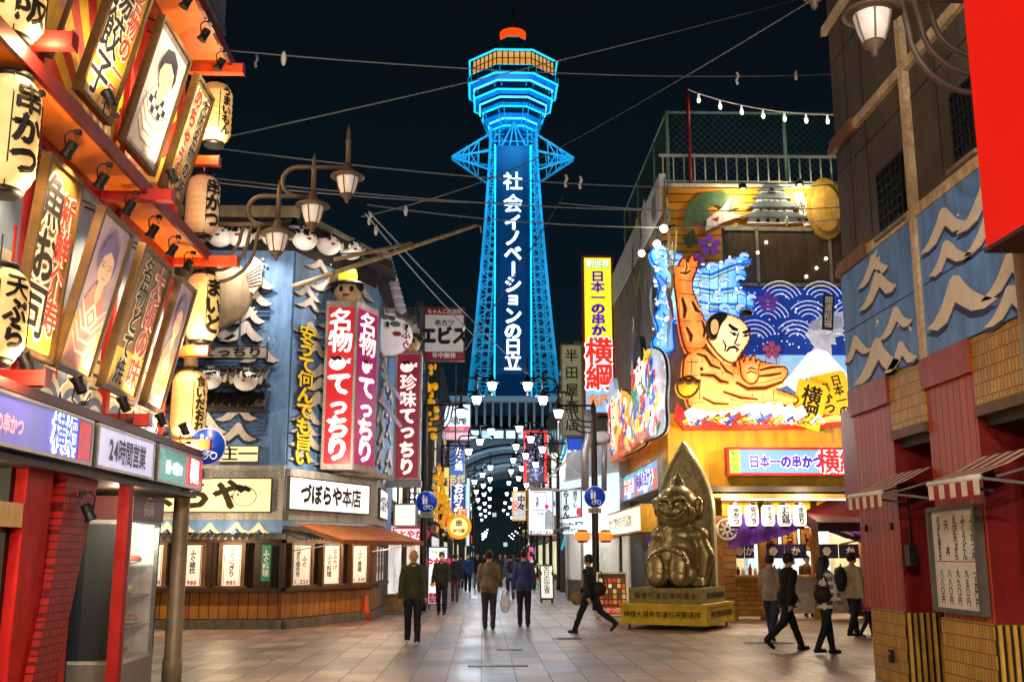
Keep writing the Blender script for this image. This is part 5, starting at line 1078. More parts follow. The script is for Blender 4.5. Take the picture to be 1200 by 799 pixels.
def flower(px, py, r, col, label, Y=YF - .06):
    x, z = f2(px, py, Y); m = MB(); f_ = fy(Y)
    for k in range(5):
        a = math.pi / 2 + k * 1.2566; c_, s_ = math.cos(a), math.sin(a)
        m.poly(f_, [(x + r * (c_ * q - s_ * w_), z + r * (s_ * q + c_ * w_)) for q, w_ in ((.15, 0), (.5, .3), (.85, .3), (1.0, .12), (.86, 0), (1.0, -.12), (.85, -.3), (.5, -.3))], .052, .075, M(col, .5, emit=.1))
    m.poly(f_, [(x + r * .18 * math.cos(a), z + r * .18 * math.sin(a)) for a in range(6)], .076, .085, M('#f0d020', .5)); m.build('blossom_sign', None, label, 'blossom', 'blossom cut-outs on the facade')
flower(831, 288, .32, '#7a3fb0', 'large purple blossom cut-out on the planks beside the upper window'); flower(816, 307, .24, '#8a3fa0', 'small purple blossom cut-out below the larger purple one')
flower(899, 354, .3, '#8a4fc0', 'violet blossom cut-out over the navy wave mural', YF - .2); flower(904, 411, .26, '#d86a9c', 'pink blossom cut-out at the foot of the navy wave mural', YF - .2)
# ---- wave and mountain murals behind the float
sm = T('wave_mural', 'lit mural of navy waves above a white snow-capped mountain', 'mural', (10.8, YF - .1, 5.2)); Fw = fy(YF - .1)
ax0, az1 = f2(868, 338); ax1, az0 = f2(1002, 500); _, azm = f2(930, 417)
m = MB(); m.box(ax0, ax1, YF - .1, YF - .02, az0, az1, M('#1c3f9c', .5, emit=.30, ecol='#1b46b4', var=.45, scale=2.2)); m.box(ax0, ax1, YF - .115, YF - .1, az0, azm, M('#8fc0ea', .5, emit=.55, ecol='#8cc4f0', var=.12, scale=1)); m.build('panel', sm)
m = MB(); LWm = M('#dfe6f2', .5, emit=.55, ecol='#d8e2f4', var=.08); rg = random.Random(8)
for k in range(9):
    cx = ax0 + .3 + k * .38; cz = azm + .35 + .55 * (k % 3)
    for j in range(4): m.tube([Fw.p(cx + (.62 - .12 * j) * math.cos(t * .26 + .4), cz + (.62 - .12 * j) * math.sin(t * .26 + .4), .02) for t in range(9)], .012, LWm, 4)
for k in range(70): x, z = rg.uniform(ax0 + .1, ax1 - .1), rg.uniform(azm + .1, az1 - .1); r_ = rg.uniform(.012, .035); m.poly(Fw, [(x + r_ * math.cos(a), z + r_ * math.sin(a)) for a in range(6)], .004, .012, LWm)
for k in range(16):
    x, z = rg.uniform(ax0 + 1.9, ax1 - .3), rg.uniform(azm + .1, azm + 1.1); r_ = rg.uniform(.12, .26); m.poly(Fw, [(x + r_ * (1 + .2 * (a % 2)) * math.cos(a * .628), z + r_ * .8 * (1 + .2 * (a % 2)) * math.sin(a * .628)) for a in range(10)], .013 + .0006 * k, .02 + .0012 * k, M(['#b9bfd2', '#9aa4c0', '#c9cede'][k % 3], .5, emit=.35, var=.15))
m.build('wave_crest', sm)
m = MB(); m.poly(Fw, px2([(885, 500), (895, 470), (925, 440), (946, 414), (957, 409), (968, 412), (990, 436), (1001, 450), (1001, 500)], YF - .1), .03, .05, M('#5f93cf', .5, emit=.45, ecol='#5c98d8', var=.2)); m.poly(Fw, px2([(905, 458), (925, 440), (946, 414), (957, 409), (968, 412), (990, 436), (1000, 448), (985, 445), (976, 455), (966, 440), (955, 456), (944, 442), (935, 462), (922, 452)], YF - .1), .051, .06, M('#f4f6fa', .5, emit=.75, var=.04)); m.poly(Fw, px2([(960, 470), (975, 455), (992, 452), (1001, 458), (1001, 480), (965, 482)], YF - .1), .052, .062, M('#4f8a4c', .5, emit=.3, var=.3)); m.build('mountain', sm)
def tablet(px, py, w, h, tilt, cols, label, Y, hh):
    x, z = f2(px, py, Y); t = math.tan(tilt); f_ = Fr((x, Y, z), (1, 0, -t), (t, 0, 1)); o = T('yellow_tablet', label, 'sign', (x, Y, z - h / 2), 'yellow tablets on the float'); m = MB()
    m.poly(f_, [(-w / 2, -h / 2 + .06), (-w / 2 + .08, -h / 2), (w / 2, -h / 2), (w / 2, h / 2 - .08), (w / 2 - .1, h / 2), (-w / 2, h / 2)], 0, .14, M('#e8b020', .5, emit=.5, ecol='#eab41c', var=.08)); m.build('panel', o); m = MB()
    for k, s in enumerate(cols): m.text(f_, s, (len(cols) - 1) * hh * .62 - k * hh * 1.24, 0, hh, INK, True, .05, .144, pitch=.95, lift=.001)
    m.build('lettering', o)
tablet(947, 475, .78, 1.22, .28, ['横綱'], 'yellow tablet with two large black characters on the float', YF - .7, .52); tablet(975, 466, .95, 1.3, -.22, ['日本一の', '串かつ'], 'yellow tablet with two columns of black lettering on the float', YF - .55, .29)
m = MB(); x, z = f2(970, 366, YF - .12); f_ = Fr((x, YF - .12, z), (1, 0, -.1), (.1, 0, 1)); m.obox(f_, -.15, .15, -.5, .5, 0, .05, M('#2a2c34', .5)); m.text(f_, '開運招福', 0, 0, .22, WHT, True, .04, .052); m.build('mural_plaque', None, 'dark plaque with white lettering on the navy wave mural', 'plaque')
# ---- wrestler lantern float (traced outlines given depth: slabs with a bulged front)
Yw = YF - .75; Fwr = fy(Yw)
def cw(x, y): return f2(720 + x / 2.958, 270 + y / 2.958, Yw)
def inside(p, P):
    r = False; n = len(P); x, y = p
    for i in range(n):
        (x0, y0), (x1, y1) = P[i], P[i - 1]
        if (y0 > y) != (y1 > y) and x < (x1 - x0) * (y - y0) / (y1 - y0) + x0: r = not r
    return r
def smoothpoly(P, it=2):
    for _ in range(it):
        Q = []
        for i in range(len(P)):
            a, b_ = P[i], P[(i + 1) % len(P)]; Q += [(a[0] * .75 + b_[0] * .25, a[1] * .75 + b_[1] * .25), (a[0] * .25 + b_[0] * .75, a[1] * .25 + b_[1] * .75)]
        P = Q
    return P
def pillow(name, par, P, f, c0, depth, m, step, edge=(.55, .38, .3), mid=(1, 1, 1), outline=.035, om=None, fall=.55, th=.3):
    """slab with crisp outline + bulged painted front; airbrush paint follows the outline like on the real painted float"""
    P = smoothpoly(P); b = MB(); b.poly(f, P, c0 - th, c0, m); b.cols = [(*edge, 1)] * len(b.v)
    xs = [p[0] for p in P]; ys = [p[1] for p in P]; nx = int((max(xs) - min(xs)) / step) + 2; ny = int((max(ys) - min(ys)) / step) + 2; idx = {}
    seg = [(P[i], P[(i + 1) % len(P)]) for i in range(len(P))]
    def dist(p):
        best = 9
        for (x0, y0), (x1, y1) in seg:
            dx, dy = x1 - x0, y1 - y0; t = max(0, min(1, ((p[0] - x0) * dx + (p[1] - y0) * dy) / (dx * dx + dy * dy + 1e-12))); best = min(best, (x0 + dx * t - p[0]) ** 2 + (y0 + dy * t - p[1]) ** 2)
        return math.sqrt(best)
    base = len(b.v); vs = []; cols = []
    for i in range(nx):
        for j in range(ny):
            p = (min(xs) + i * step, min(ys) + j * step)
            if inside(p, P):
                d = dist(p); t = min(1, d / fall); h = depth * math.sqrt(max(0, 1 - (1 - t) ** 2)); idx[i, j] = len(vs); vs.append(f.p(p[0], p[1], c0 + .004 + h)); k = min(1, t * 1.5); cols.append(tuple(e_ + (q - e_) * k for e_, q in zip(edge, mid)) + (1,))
    fs = [(idx[i, j], idx[i + 1, j], idx[i + 1, j + 1], idx[i, j + 1]) for i, j in idx if (i + 1, j) in idx and (i + 1, j + 1) in idx and (i, j + 1) in idx]
    b.add(vs, fs, m, True); b.cols += cols; o = b.build(name, par)
    if outline:
        t = MB(); t.tube([f.p(x, y, c0 + .01) for x, y in P], outline, om or INK, 5, closed=True); t.build('outline', o)
    return o
FLT = T('wrestler_float', 'glowing paper lantern float of a muscular wrestler thrusting out both palms before a blue wave', 'lantern float', (8, Yw, cw(400, 680)[1]))
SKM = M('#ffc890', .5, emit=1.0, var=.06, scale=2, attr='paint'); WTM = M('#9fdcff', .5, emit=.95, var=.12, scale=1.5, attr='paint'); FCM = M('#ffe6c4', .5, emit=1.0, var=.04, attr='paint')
T_ = lambda L: [cw(*p) for p in L]
SE, SMd = (.84, .36, .08), (1, .80, .48)
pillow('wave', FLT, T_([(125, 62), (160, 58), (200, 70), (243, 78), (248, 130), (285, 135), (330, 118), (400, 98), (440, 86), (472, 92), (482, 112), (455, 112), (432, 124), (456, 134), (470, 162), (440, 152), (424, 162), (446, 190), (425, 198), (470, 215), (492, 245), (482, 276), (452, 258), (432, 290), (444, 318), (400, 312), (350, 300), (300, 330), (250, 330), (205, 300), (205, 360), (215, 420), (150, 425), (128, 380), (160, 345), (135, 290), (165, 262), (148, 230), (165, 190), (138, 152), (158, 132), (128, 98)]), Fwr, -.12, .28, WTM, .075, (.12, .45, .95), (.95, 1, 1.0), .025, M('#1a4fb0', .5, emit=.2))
t = MB()
for L_ in ([(255, 150), (330, 160), (400, 130), (470, 108)], [(260, 200), (340, 215), (420, 205), (480, 240)], [(270, 250), (340, 262), (420, 262), (480, 270)], [(290, 290), (350, 285), (430, 308)], [(150, 90), (200, 110), (235, 118)], [(150, 160), (185, 200), (190, 260)], [(165, 290), (185, 330), (180, 400)]):
    t.stroke(Fwr, T_(L_), .09, .185, M('#2f7fe8', .5, emit=.55, ecol='#2a80f0')); t.stroke(Fwr, T_([(a, b_ + 14) for a, b_ in L_]), .05, .187, WHT)
rg = random.Random(40)
for k, (x, y, r_, a0) in enumerate([(150, 80, 26, .3), (210, 92, 24, 2.2), (148, 150, 22, .2), (175, 215, 26, .5), (150, 265, 24, .1), (182, 320, 26, .4), (160, 375, 24, 1), (196, 270, 18, 2), (270, 160, 28, .2), (330, 140, 26, .6), (390, 125, 26, .2), (440, 102, 20, .3), (430, 150, 22, .9), (300, 200, 28, .1), (370, 190, 28, .4), (425, 180, 20, .2), (290, 255, 26, .5), (350, 240, 28, .2), (420, 235, 26, .5), (465, 245, 20, .3), (300, 300, 24, .3), (370, 280, 26, .1), (430, 280, 22, .8), (215, 130, 18, .4)]):
    for q, (w_, cl_) in enumerate(((.16, '#1f6fe0'), (.10, '#f4fbff'), (.05, '#7cc4ff'))):
        t.stroke(Fwr, T_([(x + r_ * (1 - s * .16) * math.cos(a0 + s * .62), y - r_ * .8 * (1 - s * .16) * math.sin(a0 + s * .62)) for s in range(6)]), w_, .19 + .004 * q + .0006 * k, M(cl_, .5, emit=.75 if q else .5, ecol=cl_))
for k in range(70):
    x, y = rg.choice([(rg.uniform(128, 200), rg.uniform(60, 420)), (rg.uniform(240, 485), rg.uniform(85, 320))])
    if inside(cw(x, y), T_([(125, 62), (243, 78), (248, 130), (400, 98), (472, 92), (480, 270), (440, 318), (215, 330), (205, 420), (130, 400)])): t.ell(Fwr.p(*cw(x, y), .2), (rg.uniform(.02, .06), .02, rg.uniform(.02, .06)), M('#ffffff', .5, emit=.8), 7, 4)
t.build('wave_line', FLT)
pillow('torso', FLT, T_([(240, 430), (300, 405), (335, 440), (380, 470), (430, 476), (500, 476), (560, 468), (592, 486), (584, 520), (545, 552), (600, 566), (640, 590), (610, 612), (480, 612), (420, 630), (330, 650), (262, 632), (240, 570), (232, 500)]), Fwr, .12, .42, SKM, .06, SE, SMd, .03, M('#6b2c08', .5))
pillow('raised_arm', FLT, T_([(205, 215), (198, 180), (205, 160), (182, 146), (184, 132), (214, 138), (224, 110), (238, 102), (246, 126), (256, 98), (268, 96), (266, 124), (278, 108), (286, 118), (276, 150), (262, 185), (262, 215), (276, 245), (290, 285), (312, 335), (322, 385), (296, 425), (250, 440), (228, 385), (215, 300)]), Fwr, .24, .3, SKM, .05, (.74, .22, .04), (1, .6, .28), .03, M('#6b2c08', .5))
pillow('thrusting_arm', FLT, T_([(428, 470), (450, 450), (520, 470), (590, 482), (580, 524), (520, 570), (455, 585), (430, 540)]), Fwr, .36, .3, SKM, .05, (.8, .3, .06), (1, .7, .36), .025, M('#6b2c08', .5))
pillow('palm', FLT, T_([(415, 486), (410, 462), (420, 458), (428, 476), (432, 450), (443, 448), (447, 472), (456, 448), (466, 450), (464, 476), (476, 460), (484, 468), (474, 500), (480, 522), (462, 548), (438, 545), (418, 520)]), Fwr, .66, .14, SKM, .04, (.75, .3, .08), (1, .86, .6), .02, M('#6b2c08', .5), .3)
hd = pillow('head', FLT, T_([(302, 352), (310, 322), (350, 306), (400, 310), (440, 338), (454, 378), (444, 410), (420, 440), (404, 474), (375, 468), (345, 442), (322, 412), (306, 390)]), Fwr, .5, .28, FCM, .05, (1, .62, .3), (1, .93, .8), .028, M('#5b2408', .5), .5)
hm = MB(); hm.poly(Fwr, smoothpoly(T_([(300, 352), (304, 326), (330, 308), (362, 306), (370, 322), (348, 345), (338, 372), (330, 400), (318, 398), (306, 385)])), .55, .83, M('#2a2a30', .5, var=.3)); hm.poly(Fwr, smoothpoly(T_([(310, 338), (328, 330), (338, 352), (330, 384), (312, 380)])), .83, .88, M('#ffb070', .5, emit=.8)); hm.ell(Fwr.p(*cw(437, 308), .7), (.14, .1, .12), BLK, 10, 6); hm.build('hair', hd)
ft = MB(); FI = M('#3a1206', .5); 
for L_, w_ in (([(372, 348), (388, 362), (404, 368)], .11), ([(418, 376), (432, 374), (446, 364)], .1), ([(408, 372), (398, 400), (392, 412), (404, 420), (412, 414)], .05), ([(364, 440), (375, 426), (392, 424), (404, 434), (396, 440)], .08), ([(352, 400), (362, 420), (358, 440)], .05), ([(376, 372), (390, 384), (404, 382)], .05), ([(420, 388), (432, 388), (442, 380)], .05), ([(322, 345), (330, 362), (322, 378)], .04)):
    ft.stroke(Fwr, T_(L_), w_, .81, FI)
for a, b_ in ((391, 378), (430, 384)): ft.ell(Fwr.p(*cw(a, b_), .80), (.045, .02, .03), BLK, 8, 5)
ft.build('face', hd)
ms = MB(); MI = M('#7a2e0a', .5)
for L_, w_, c_ in (([(222, 250), (232, 290), (228, 320)], .1, .55), ([(256, 262), (270, 292), (282, 300)], .09, .55), ([(236, 350), (252, 380), (250, 400)], .1, .55), ([(290, 330), (300, 360), (294, 385)], .08, .55), ([(282, 512), (330, 516), (352, 534), (380, 540)], .09, .56), ([(270, 440), (300, 450), (320, 480), (352, 492)], .08, .56), ([(400, 540), (440, 562), (500, 560), (560, 538)], .1, .68), ([(480, 500), (520, 490), (560, 488)], .07, .68), ([(480, 520), (520, 516), (555, 510)], .07, .68), ([(360, 570), (420, 590), (480, 596)], .07, .56), ([(290, 590), (330, 610), (380, 612)], .06, .56), ([(350, 470), (372, 500), (396, 512)], .07, .56), ([(436, 500), (448, 494), (466, 502)], .035, .82), ([(430, 515), (446, 506), (468, 516)], .03, .82), ([(214, 165), (234, 168), (252, 158)], .06, .56), ([(236, 130), (238, 150), (230, 165)], .04, .56)):
    ms.stroke(Fwr, T_(L_), w_ * 2.6, c_ - .012, M('#f6b468', .5, emit=.66)); ms.stroke(Fwr, T_(L_), w_ * 1.5, c_ - .006, M('#e08c3c', .5, emit=.52)); ms.stroke(Fwr, T_(L_), w_ * .9, c_, MI)
for a, b_ in ((288, 492), (442, 470)): ms.ell(Fwr.p(*cw(a, b_), .54), (.05, .02, .05), MI, 8, 5)
ms.build('muscle_line', FLT)
wr = MB(); WI = M('#5a4a3a', .5)
for k in range(11):
    y = 140 + k * 46
    wr.tube([Fwr.p(*cw(x, y + 6 * math.sin(x * .03)), .50) for x in range(236 if y > 420 else 212, 560 if y > 470 else 300, 20)], .010, WI, 4)
for k in range(9):
    x = 250 + k * 36; wr.tube([Fwr.p(*cw(x + 5 * math.sin(y * .03), y), .52) for y in range(455, 610, 20)], .010, WI, 4)
for k in range(7): x = 260 + k * 32; wr.tube([Fwr.p(*cw(x, y), .19) for y in range(130, 320, 24)], .010, WI, 4)
wr.build('wire_grid', FLT)
rp = MB()
for k in range(11):
    a = 238 + k * 37; y = 640 - 22 * math.sin(k * .3) ; 
    rp.poly(Fwr, T_([(a, y - 8), (a + 30, y - 26), (a + 48, y + 6), (a + 16, y + 26)]), .1 + .02 * (k % 2), .34 + .02 * (k % 2), M('#f2efe9', .5, emit=.75, ecol='#efe6ea', var=.06)); rp.stroke(Fwr, T_([(a + 4, y + 4), (a + 24, y + 8), (a + 44, y + 2)]), .03, .37, M('#8a8ea8', .5))
for k in range(22):
    x = 236 + k * 21; rp.stroke(Fwr, T_([(x, 668 + 8 * math.sin(k)), (x + 26, 650 + 10 * math.cos(k * 2)), (x + 44, 672)]), .16, .1 + .001 * k, M(['#f0d040', '#f4f0ea', '#2a4fb8', '#d8282a', '#e88a20'][k % 5], .5, emit=.5)); rp.stroke(Fwr, T_([(x, 672 + 8 * math.sin(k)), (x + 26, 655 + 10 * math.cos(k * 2)), (x + 44, 676)]), .035, .1245 + .0005 * k, INK)
rp.build('paper_rope', FLT)
bs = MB(); bs.poly(Fwr, T_([(218, 600), (250, 640), (330, 665), (600, 660), (720, 640), (800, 640), (800, 676), (700, 684), (420, 690), (240, 690), (210, 650)]), -.2, .08, M('#c01a18', .5, emit=.42, ecol='#c81a14', var=.15)); bs.poly(Fwr, T_([(700, 655), (760, 640), (800, 648), (800, 660), (720, 668)]), .081, .1, M('#f0d060', .5, emit=.5)); bs.stroke(Fwr, T_([(460, 668), (520, 640), (600, 655), (680, 665)]), .1, .09, M('#2a3c9c', .5, emit=.3)); bs.build('base', FLT)
# bowl of dumplings (yellow ball)
pillow('dumpling_boat', FLT, T_([(202, 545), (215, 525), (240, 516), (268, 522), (280, 545), (270, 575), (240, 592), (212, 580)]), Fwr, .5, .2, M('#e8c02a', .5, emit=.7, attr='paint'), .06, (.7, .55, .3), (1, 1, 1), .025); 
m = MB()
for k in range(5): m.ell(Fwr.p(*cw(212 + k * 14, 540 - 5 * (k % 2)), .72), (.1, .05, .08), M('#5a3210', .5, emit=.1), 8, 5)
m.build('dumpling', FLT)
lamp('POINT', (7.6, Yw - 1.6, 4.7), 190, (1, .8, .52), .06); lamp('POINT', (5.6, Yw - 1.2, 4.5), 120, (1, .8, .5), .06); lamp('POINT', (10.4, Yw - 1.4, 5.0), 90, (.9, .9, 1), .06)
# ---- kabuki actors painted on the side of the building
rg = random.Random(4); Fk = fr(XL - .35); 
def cl(px, py, X=XL - .35): return l2(px, py, X)
def actor(outl, label, hx, hy, hr, skin, cols, hairc):
    o = T('painted_actor', label, 'lantern float', (XL - .4, 30, cl(*outl[0])[1]), 'theatre figures on the side of the float'); P = [cl(*p) for p in outl]
    pillow('robe', o, P, Fk, .05, .16, M(cols[0], .5, emit=.7, var=.3, scale=1.2, attr='paint'), .09, (.8, .7, .6), (1, 1, 1), .035, th=.06)
    m = MB(); xs = [p[0] for p in P]; zs = [p[1] for p in P]; n = 0
    t0_ = 0
    while n < 150 and t0_ < 6000:
        t0_ += 1
        x, z = rg.uniform(min(xs), max(xs)), rg.uniform(min(zs), max(zs))
        if not inside((x, z), P): continue
        n += 1; a = rg.uniform(0, 3.1); L_ = rg.uniform(.25, 1.0); q = [(x + math.cos(a) * L_ * t + .15 * math.sin(t * 5 + n) , z + math.sin(a) * L_ * .5 * t + .12 * math.cos(t * 4 + n)) for t in (0, .25, .5, .75, 1)]
        if all(inside(k, P) for k in q): m.stroke(Fk, q, rg.uniform(.1, .42), .225 + .0008 * n, M(rg.choice(cols[1:]), .5, emit=.6, var=.1)); m.stroke(Fk, [(a_ + .05, b_ - .07) for a_, b_ in q], .03, .2256 + .0008 * n, INK)
    m.build('robe_pattern', o)
    x, z = cl(hx, hy); m = MB(); pts = [(x + hr * 1.2 * math.cos(a * .393), z + hr * math.sin(a * .393)) for a in range(16)]; m.poly(Fk, pts, .2, .34, M(skin, .5, emit=.8, var=.05)); m.build('face', o)
    m = MB(); m.poly(Fk, smoothpoly([(x - hr * 1.3, z + hr * .2), (x - hr * 1.4, z + hr * .9), (x - hr * .4, z + hr * 1.6), (x + hr * .8, z + hr * 1.5), (x + hr * 1.3, z + hr * .7), (x + hr * 1.1, z + hr * .2), (x + hr * .6, z + hr * .7), (x - hr * .7, z + hr * .65)]), .25, .4, hairc); m.build('hair', o)
    m = MB()
    for s in (-1, 1): m.stroke(Fk, [(x + s * hr * .2, z + hr * .32), (x + s * hr * .5, z + hr * .45), (x + s * hr * .8, z + hr * .5)], hr * .16, .345, RED); m.ell(Fk.p(x + s * hr * .42, z + hr * .12, .345), (.02, hr * .16, hr * .1), BLK, 8, 5); m.stroke(Fk, [(x + s * hr * .3, z - hr * .1), (x + s * hr * .55, z - hr * .35), (x + s * hr * .4, z - hr * .6)], hr * .13, .345, RED)
    m.stroke(Fk, [(x - hr * .3, z - hr * .55), (x, z - hr * .48), (x + hr * .3, z - hr * .55)], hr * .16, .345, RED); m.build('make_up', o)
actor([(747, 520), (752, 470), (748, 440), (750, 415), (765, 405), (782, 412), (786, 440), (783, 470), (786, 505), (770, 515)], 'white-faced theatre figure with red make-up beside the wrestler', 764, 436, .62, '#ffe9de', ['#c9d4e8', '#d8282a', '#2a4fb8', '#f0d23a', '#f4f0ea', '#2f8a5a'], INK)
actor([(724, 540), (722, 505), (719, 480), (722, 460), (736, 455), (748, 470), (757, 500), (765, 518), (750, 528)], 'tan-faced theatre figure in a yellow robe at the outer end of the float', 731, 478, .62, '#ffd0a0', ['#e8c05a', '#d8282a', '#f0b020', '#f4f0ea', '#2a4fb8', '#e07a1c'], M('#b9c4d8', .5, emit=.3))
m = MB(); m.obox(Fk, cl(722, 545)[0], -YF + .1, z_or - .25, z_or, -.1, .25, M('#d8641c', .5, emit=.25)); m.build('float_ledge', None, 'orange ledge under the theatre figures along the side wall', 'ledge')
# ---- signs
SKYB = M('#3a66a0', .5, emit=.5, ecol='#a2cdf8', var=.08, scale=1.2); PUR = M('#3a1ea8', .4, emit=.35, ecol='#3418b8', var=0); REDT = M('#e81c20', .4, emit=.75, ecol='#e01418', var=0); WHE = M('#ffffff', .4, emit=1.0, var=0)
sx0, sz1 = f2(846, 526); sx1, sz0 = f2(986, 559)
def d2(t, f, u0, u1, v0, v1, w): t.obox(f, u0 + .06, u0 + .34, v0 + .06, v1 - .06, w + .001, w + .006, M('#d8e84a', .4, emit=.6)); t.text(f, '新世界', u0 + .2, (v0 + v1) / 2, .22, M('#2a8a3a', .4), True, .04, w + .008)
sign('shop_sign', 'pale blue lit sign with purple and big red lettering over the skewer shop', 'sign', F2, sx0, sx1 + 1.0, sz0, sz1, .3, SKYB, M('#a01418', .5), [('日本一の串かつ', .37, .48, .46, PUR, dict(bold=.08, ol=WHE, ob=.12, sx=.82)), ('横綱', .71, .5, .86, REDT, dict(bold=.06, ol=WHE, ob=.12, sx=.92)), ('名門', .925, .5, .6, M('#1e5fc0', .4, emit=.4), dict(bold=.05, sx=.8))], 'lit signs of the skewer shop', .07, .25, d2)
lx0, lz0 = l2(727, 583); lx1, lz1 = l2(783, 535); _, lzb = l2(783, 571)
def d3(t, f, u0, u1, v0, v1, w):
    for k in range(9): t.obox(f, u0 + .1 + k * (u1 - u0 - .2) / 9, u0 + .1 + (k + .9) * (u1 - u0 - .2) / 9, v0 + .05 + .25 * (k % 2), v1 - .05 - .2 * ((k + 1) % 2), w + .001, w + .004 + .001 * (k % 2), M(['#e86a5a', '#5ac8b0', '#f0f0f8', '#6aa0f0'][k % 4], .4, emit=.6))
sign('shop_sign', 'multi-coloured lit sign with purple and red lettering along the side of the skewer shop', 'sign', F2L, -YF - 8.2, -YF - .3, lzb - .05, lz1, .15, SKYB, M('#7a7a88', .5), [('大阪新世界', .27, .5, .5, REDT, dict(bold=.06, ol=WHE, ob=.1)), ('横綱の串かつ', .7, .5, .6, PUR, dict(bold=.06, ol=WHE, ob=.1))], 'lit signs of the skewer shop', .05, .1, d3)
# narrow eaves above the shop
ev = MB(); ev.box(XL + .8, XRT, YF - .9, YF, z_sh - .14, z_sh, M('#3a2f28', .6)); ev.box(XL + .8, XRT, YF - 1.0, YF - .02, z_sh - .3, z_sh - .2, M('#a8803c', .6)); ev.box(XL + 1, XRT, YF - .15, YF - .03, f2(900, 600)[1] - .1, z_sh - .32, M('#e0a818', .5, emit=.1)); ev.build('eaves', R2)
tubs = MB(); tubs.box(XL + 1.2, 12, YF - .8, YF - .72, z_sh - .35, z_sh - .31, M('#fff', .4, emit=2, ecol='#ffe0a8', var=0)); tubs.build('strip_light', R2)
for x in (6.4, 8.2, 10): lamp('POINT', (x, YF - 1.3, z_sh - .3), 90, (1, .8, .5), .04)
# ---- white paper lanterns with dish names
WLN = M('#fff4e2', .5, emit=1.0, ecol='#fff0dc', var=.03)
for i, (px, s) in enumerate(((861, '串かつ'), (881, '豚バラ'), (900, 'ホルモン'), (919, '若鶏'), (937, '串盛り'))):
    c = at(px, 604, YF - 1.1); lantern(c, .17, .54, s, 'white lantern over the skewer counter, %s of five from the statue' % ORD[i], WLN, 'row of white lanterns over the skewer counter', face=0, bold=.05, hang=.12, ribs=6)
# ---- purple curtains
PURC = M('#8248cc', .7, var=.18, scale=3)
def swag(x0, x1, zt, zb, Y, label, flip=False):
    m = MB(); n, k = 26, 8; vs = []
    for i in range(n + 1):
        t = i / n; zlow = zb + (zt - zb) * .72 * (t ** 1.6 if not flip else (1 - t) ** 1.6)
        for j in range(k + 1):
            s = j / k; vs.append((x0 + (x1 - x0) * t, Y + .06 * math.sin(t * 22 + s * 2) + .05 * math.sin(s * 9), zt + (zlow - zt) * s))
    m.add(vs, [(i * (k + 1) + j, (i + 1) * (k + 1) + j, (i + 1) * (k + 1) + j + 1, i * (k + 1) + j + 1) for i in range(n) for j in range(k)], PURC, True); return m.build('purple_curtain', None, label, 'curtain', 'purple swag curtains')
zc1, zc0 = f2(850, 604)[1], f2(850, 642)[1]; sw = swag(f2(845, 620)[0], f2(940, 620)[0], zc1, zc0, YF - .85, 'purple swag curtain with a white wheel crest behind the five lanterns')
x, z = f2(852, 620, YF - .85); m = MB(); f_ = fy(YF - .86); m.tube([f_.p(x + .26 * math.cos(a * .3927), z + .26 * math.sin(a * .3927), 0) for a in range(16)], .035, WHT, 5, closed=True)
for k in range(4): a = k * .785; m.bar(f_.p(x - .2 * math.cos(a), z - .2 * math.sin(a), 0), f_.p(x + .2 * math.cos(a), z + .2 * math.sin(a), 0), .05, WHT)
m.build('crest', sw)
swag(f2(960, 625)[0], f2(1022, 625)[0], f2(1000, 618)[1], f2(1000, 640)[1], YF - .85, 'purple swag curtain without a crest, nearer the red pilasters', True)
swag(f2(737, 630, YF + 1)[0] + .4, XL + .1, f2(760, 628)[1], f2(760, 655)[1], YF + .15, 'short purple curtain hanging behind the seated bronze statue')
# ---- shop interior: counter, back wall, shelves, posts
CT = T('shop_counter', 'timber serving counter of the skewer shop with a steel front', 'counter', (8, YF - .1, 0)); zc = f2(900, 676)[1]
xa, xb_ = f2(862, 700)[0], 12.2
m = MB(); m.box(xa, f2(897, 700)[0], YF - .2, YF + .3, .08, zc, brickmat('#b07a30', '#8f5c20', '#3a220a', .3, .12, .008, .5, .5, 'XZ', .3, .3)); m.box(f2(897, 700)[0], f2(1000, 700)[0], YF - .1, YF + .3, .15, zc + .0, M('#b9b2a6', .35, .3, var=.2)); m.box(f2(1000, 700)[0], xb_, YF - .2, YF + .3, .08, zc, WOOD); m.build('front', CT)
m = MB(); m.box(xa - .05, xb_, YF - .3, YF + .4, zc, zc + .06, M('#d0a050', .45, var=.2)); m.build('counter_top', CT)
m = MB(); ps = MB()
for px in (843, 893, 955, 1012): x = f2(px, 660)[0]; ps.box(x - .09, x + .09, YF - .15, YF + .05, 0, z_sh - .3, M('#a8742c', .5, var=.3, scale=8))
ps.box(f2(843, 660)[0] - .5, f2(862, 660)[0], YF - .1, YF, 0, z_sh - .3, brickmat('#b98a48', '#a0712f', '#4a2c10', 3, .18, .01, .5, .5, 'XZ', .3, .25)); ps.build('timber_post', R2)
m.box(XL + 1, 12.3, YF + 3.1, YF + 3.18, 0, z_sh, M('#d9c49a', .6, emit=.25, var=.2)); m.box(XL + 1, 12.3, YF + .3, YF + 3.1, z_sh - .35, z_sh - .3, M('#b08a58', .6)); m.build('interior_wall', R2)  # back wall given emission in place of kitchen lamplight
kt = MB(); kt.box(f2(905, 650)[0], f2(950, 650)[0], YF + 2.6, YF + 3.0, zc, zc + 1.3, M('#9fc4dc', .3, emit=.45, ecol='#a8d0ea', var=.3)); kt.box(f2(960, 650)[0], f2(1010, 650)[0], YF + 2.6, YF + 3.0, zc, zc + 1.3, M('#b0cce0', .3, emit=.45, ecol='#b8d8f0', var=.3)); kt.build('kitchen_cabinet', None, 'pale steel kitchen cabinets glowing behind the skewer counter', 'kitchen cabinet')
rg = random.Random(9); n = 0
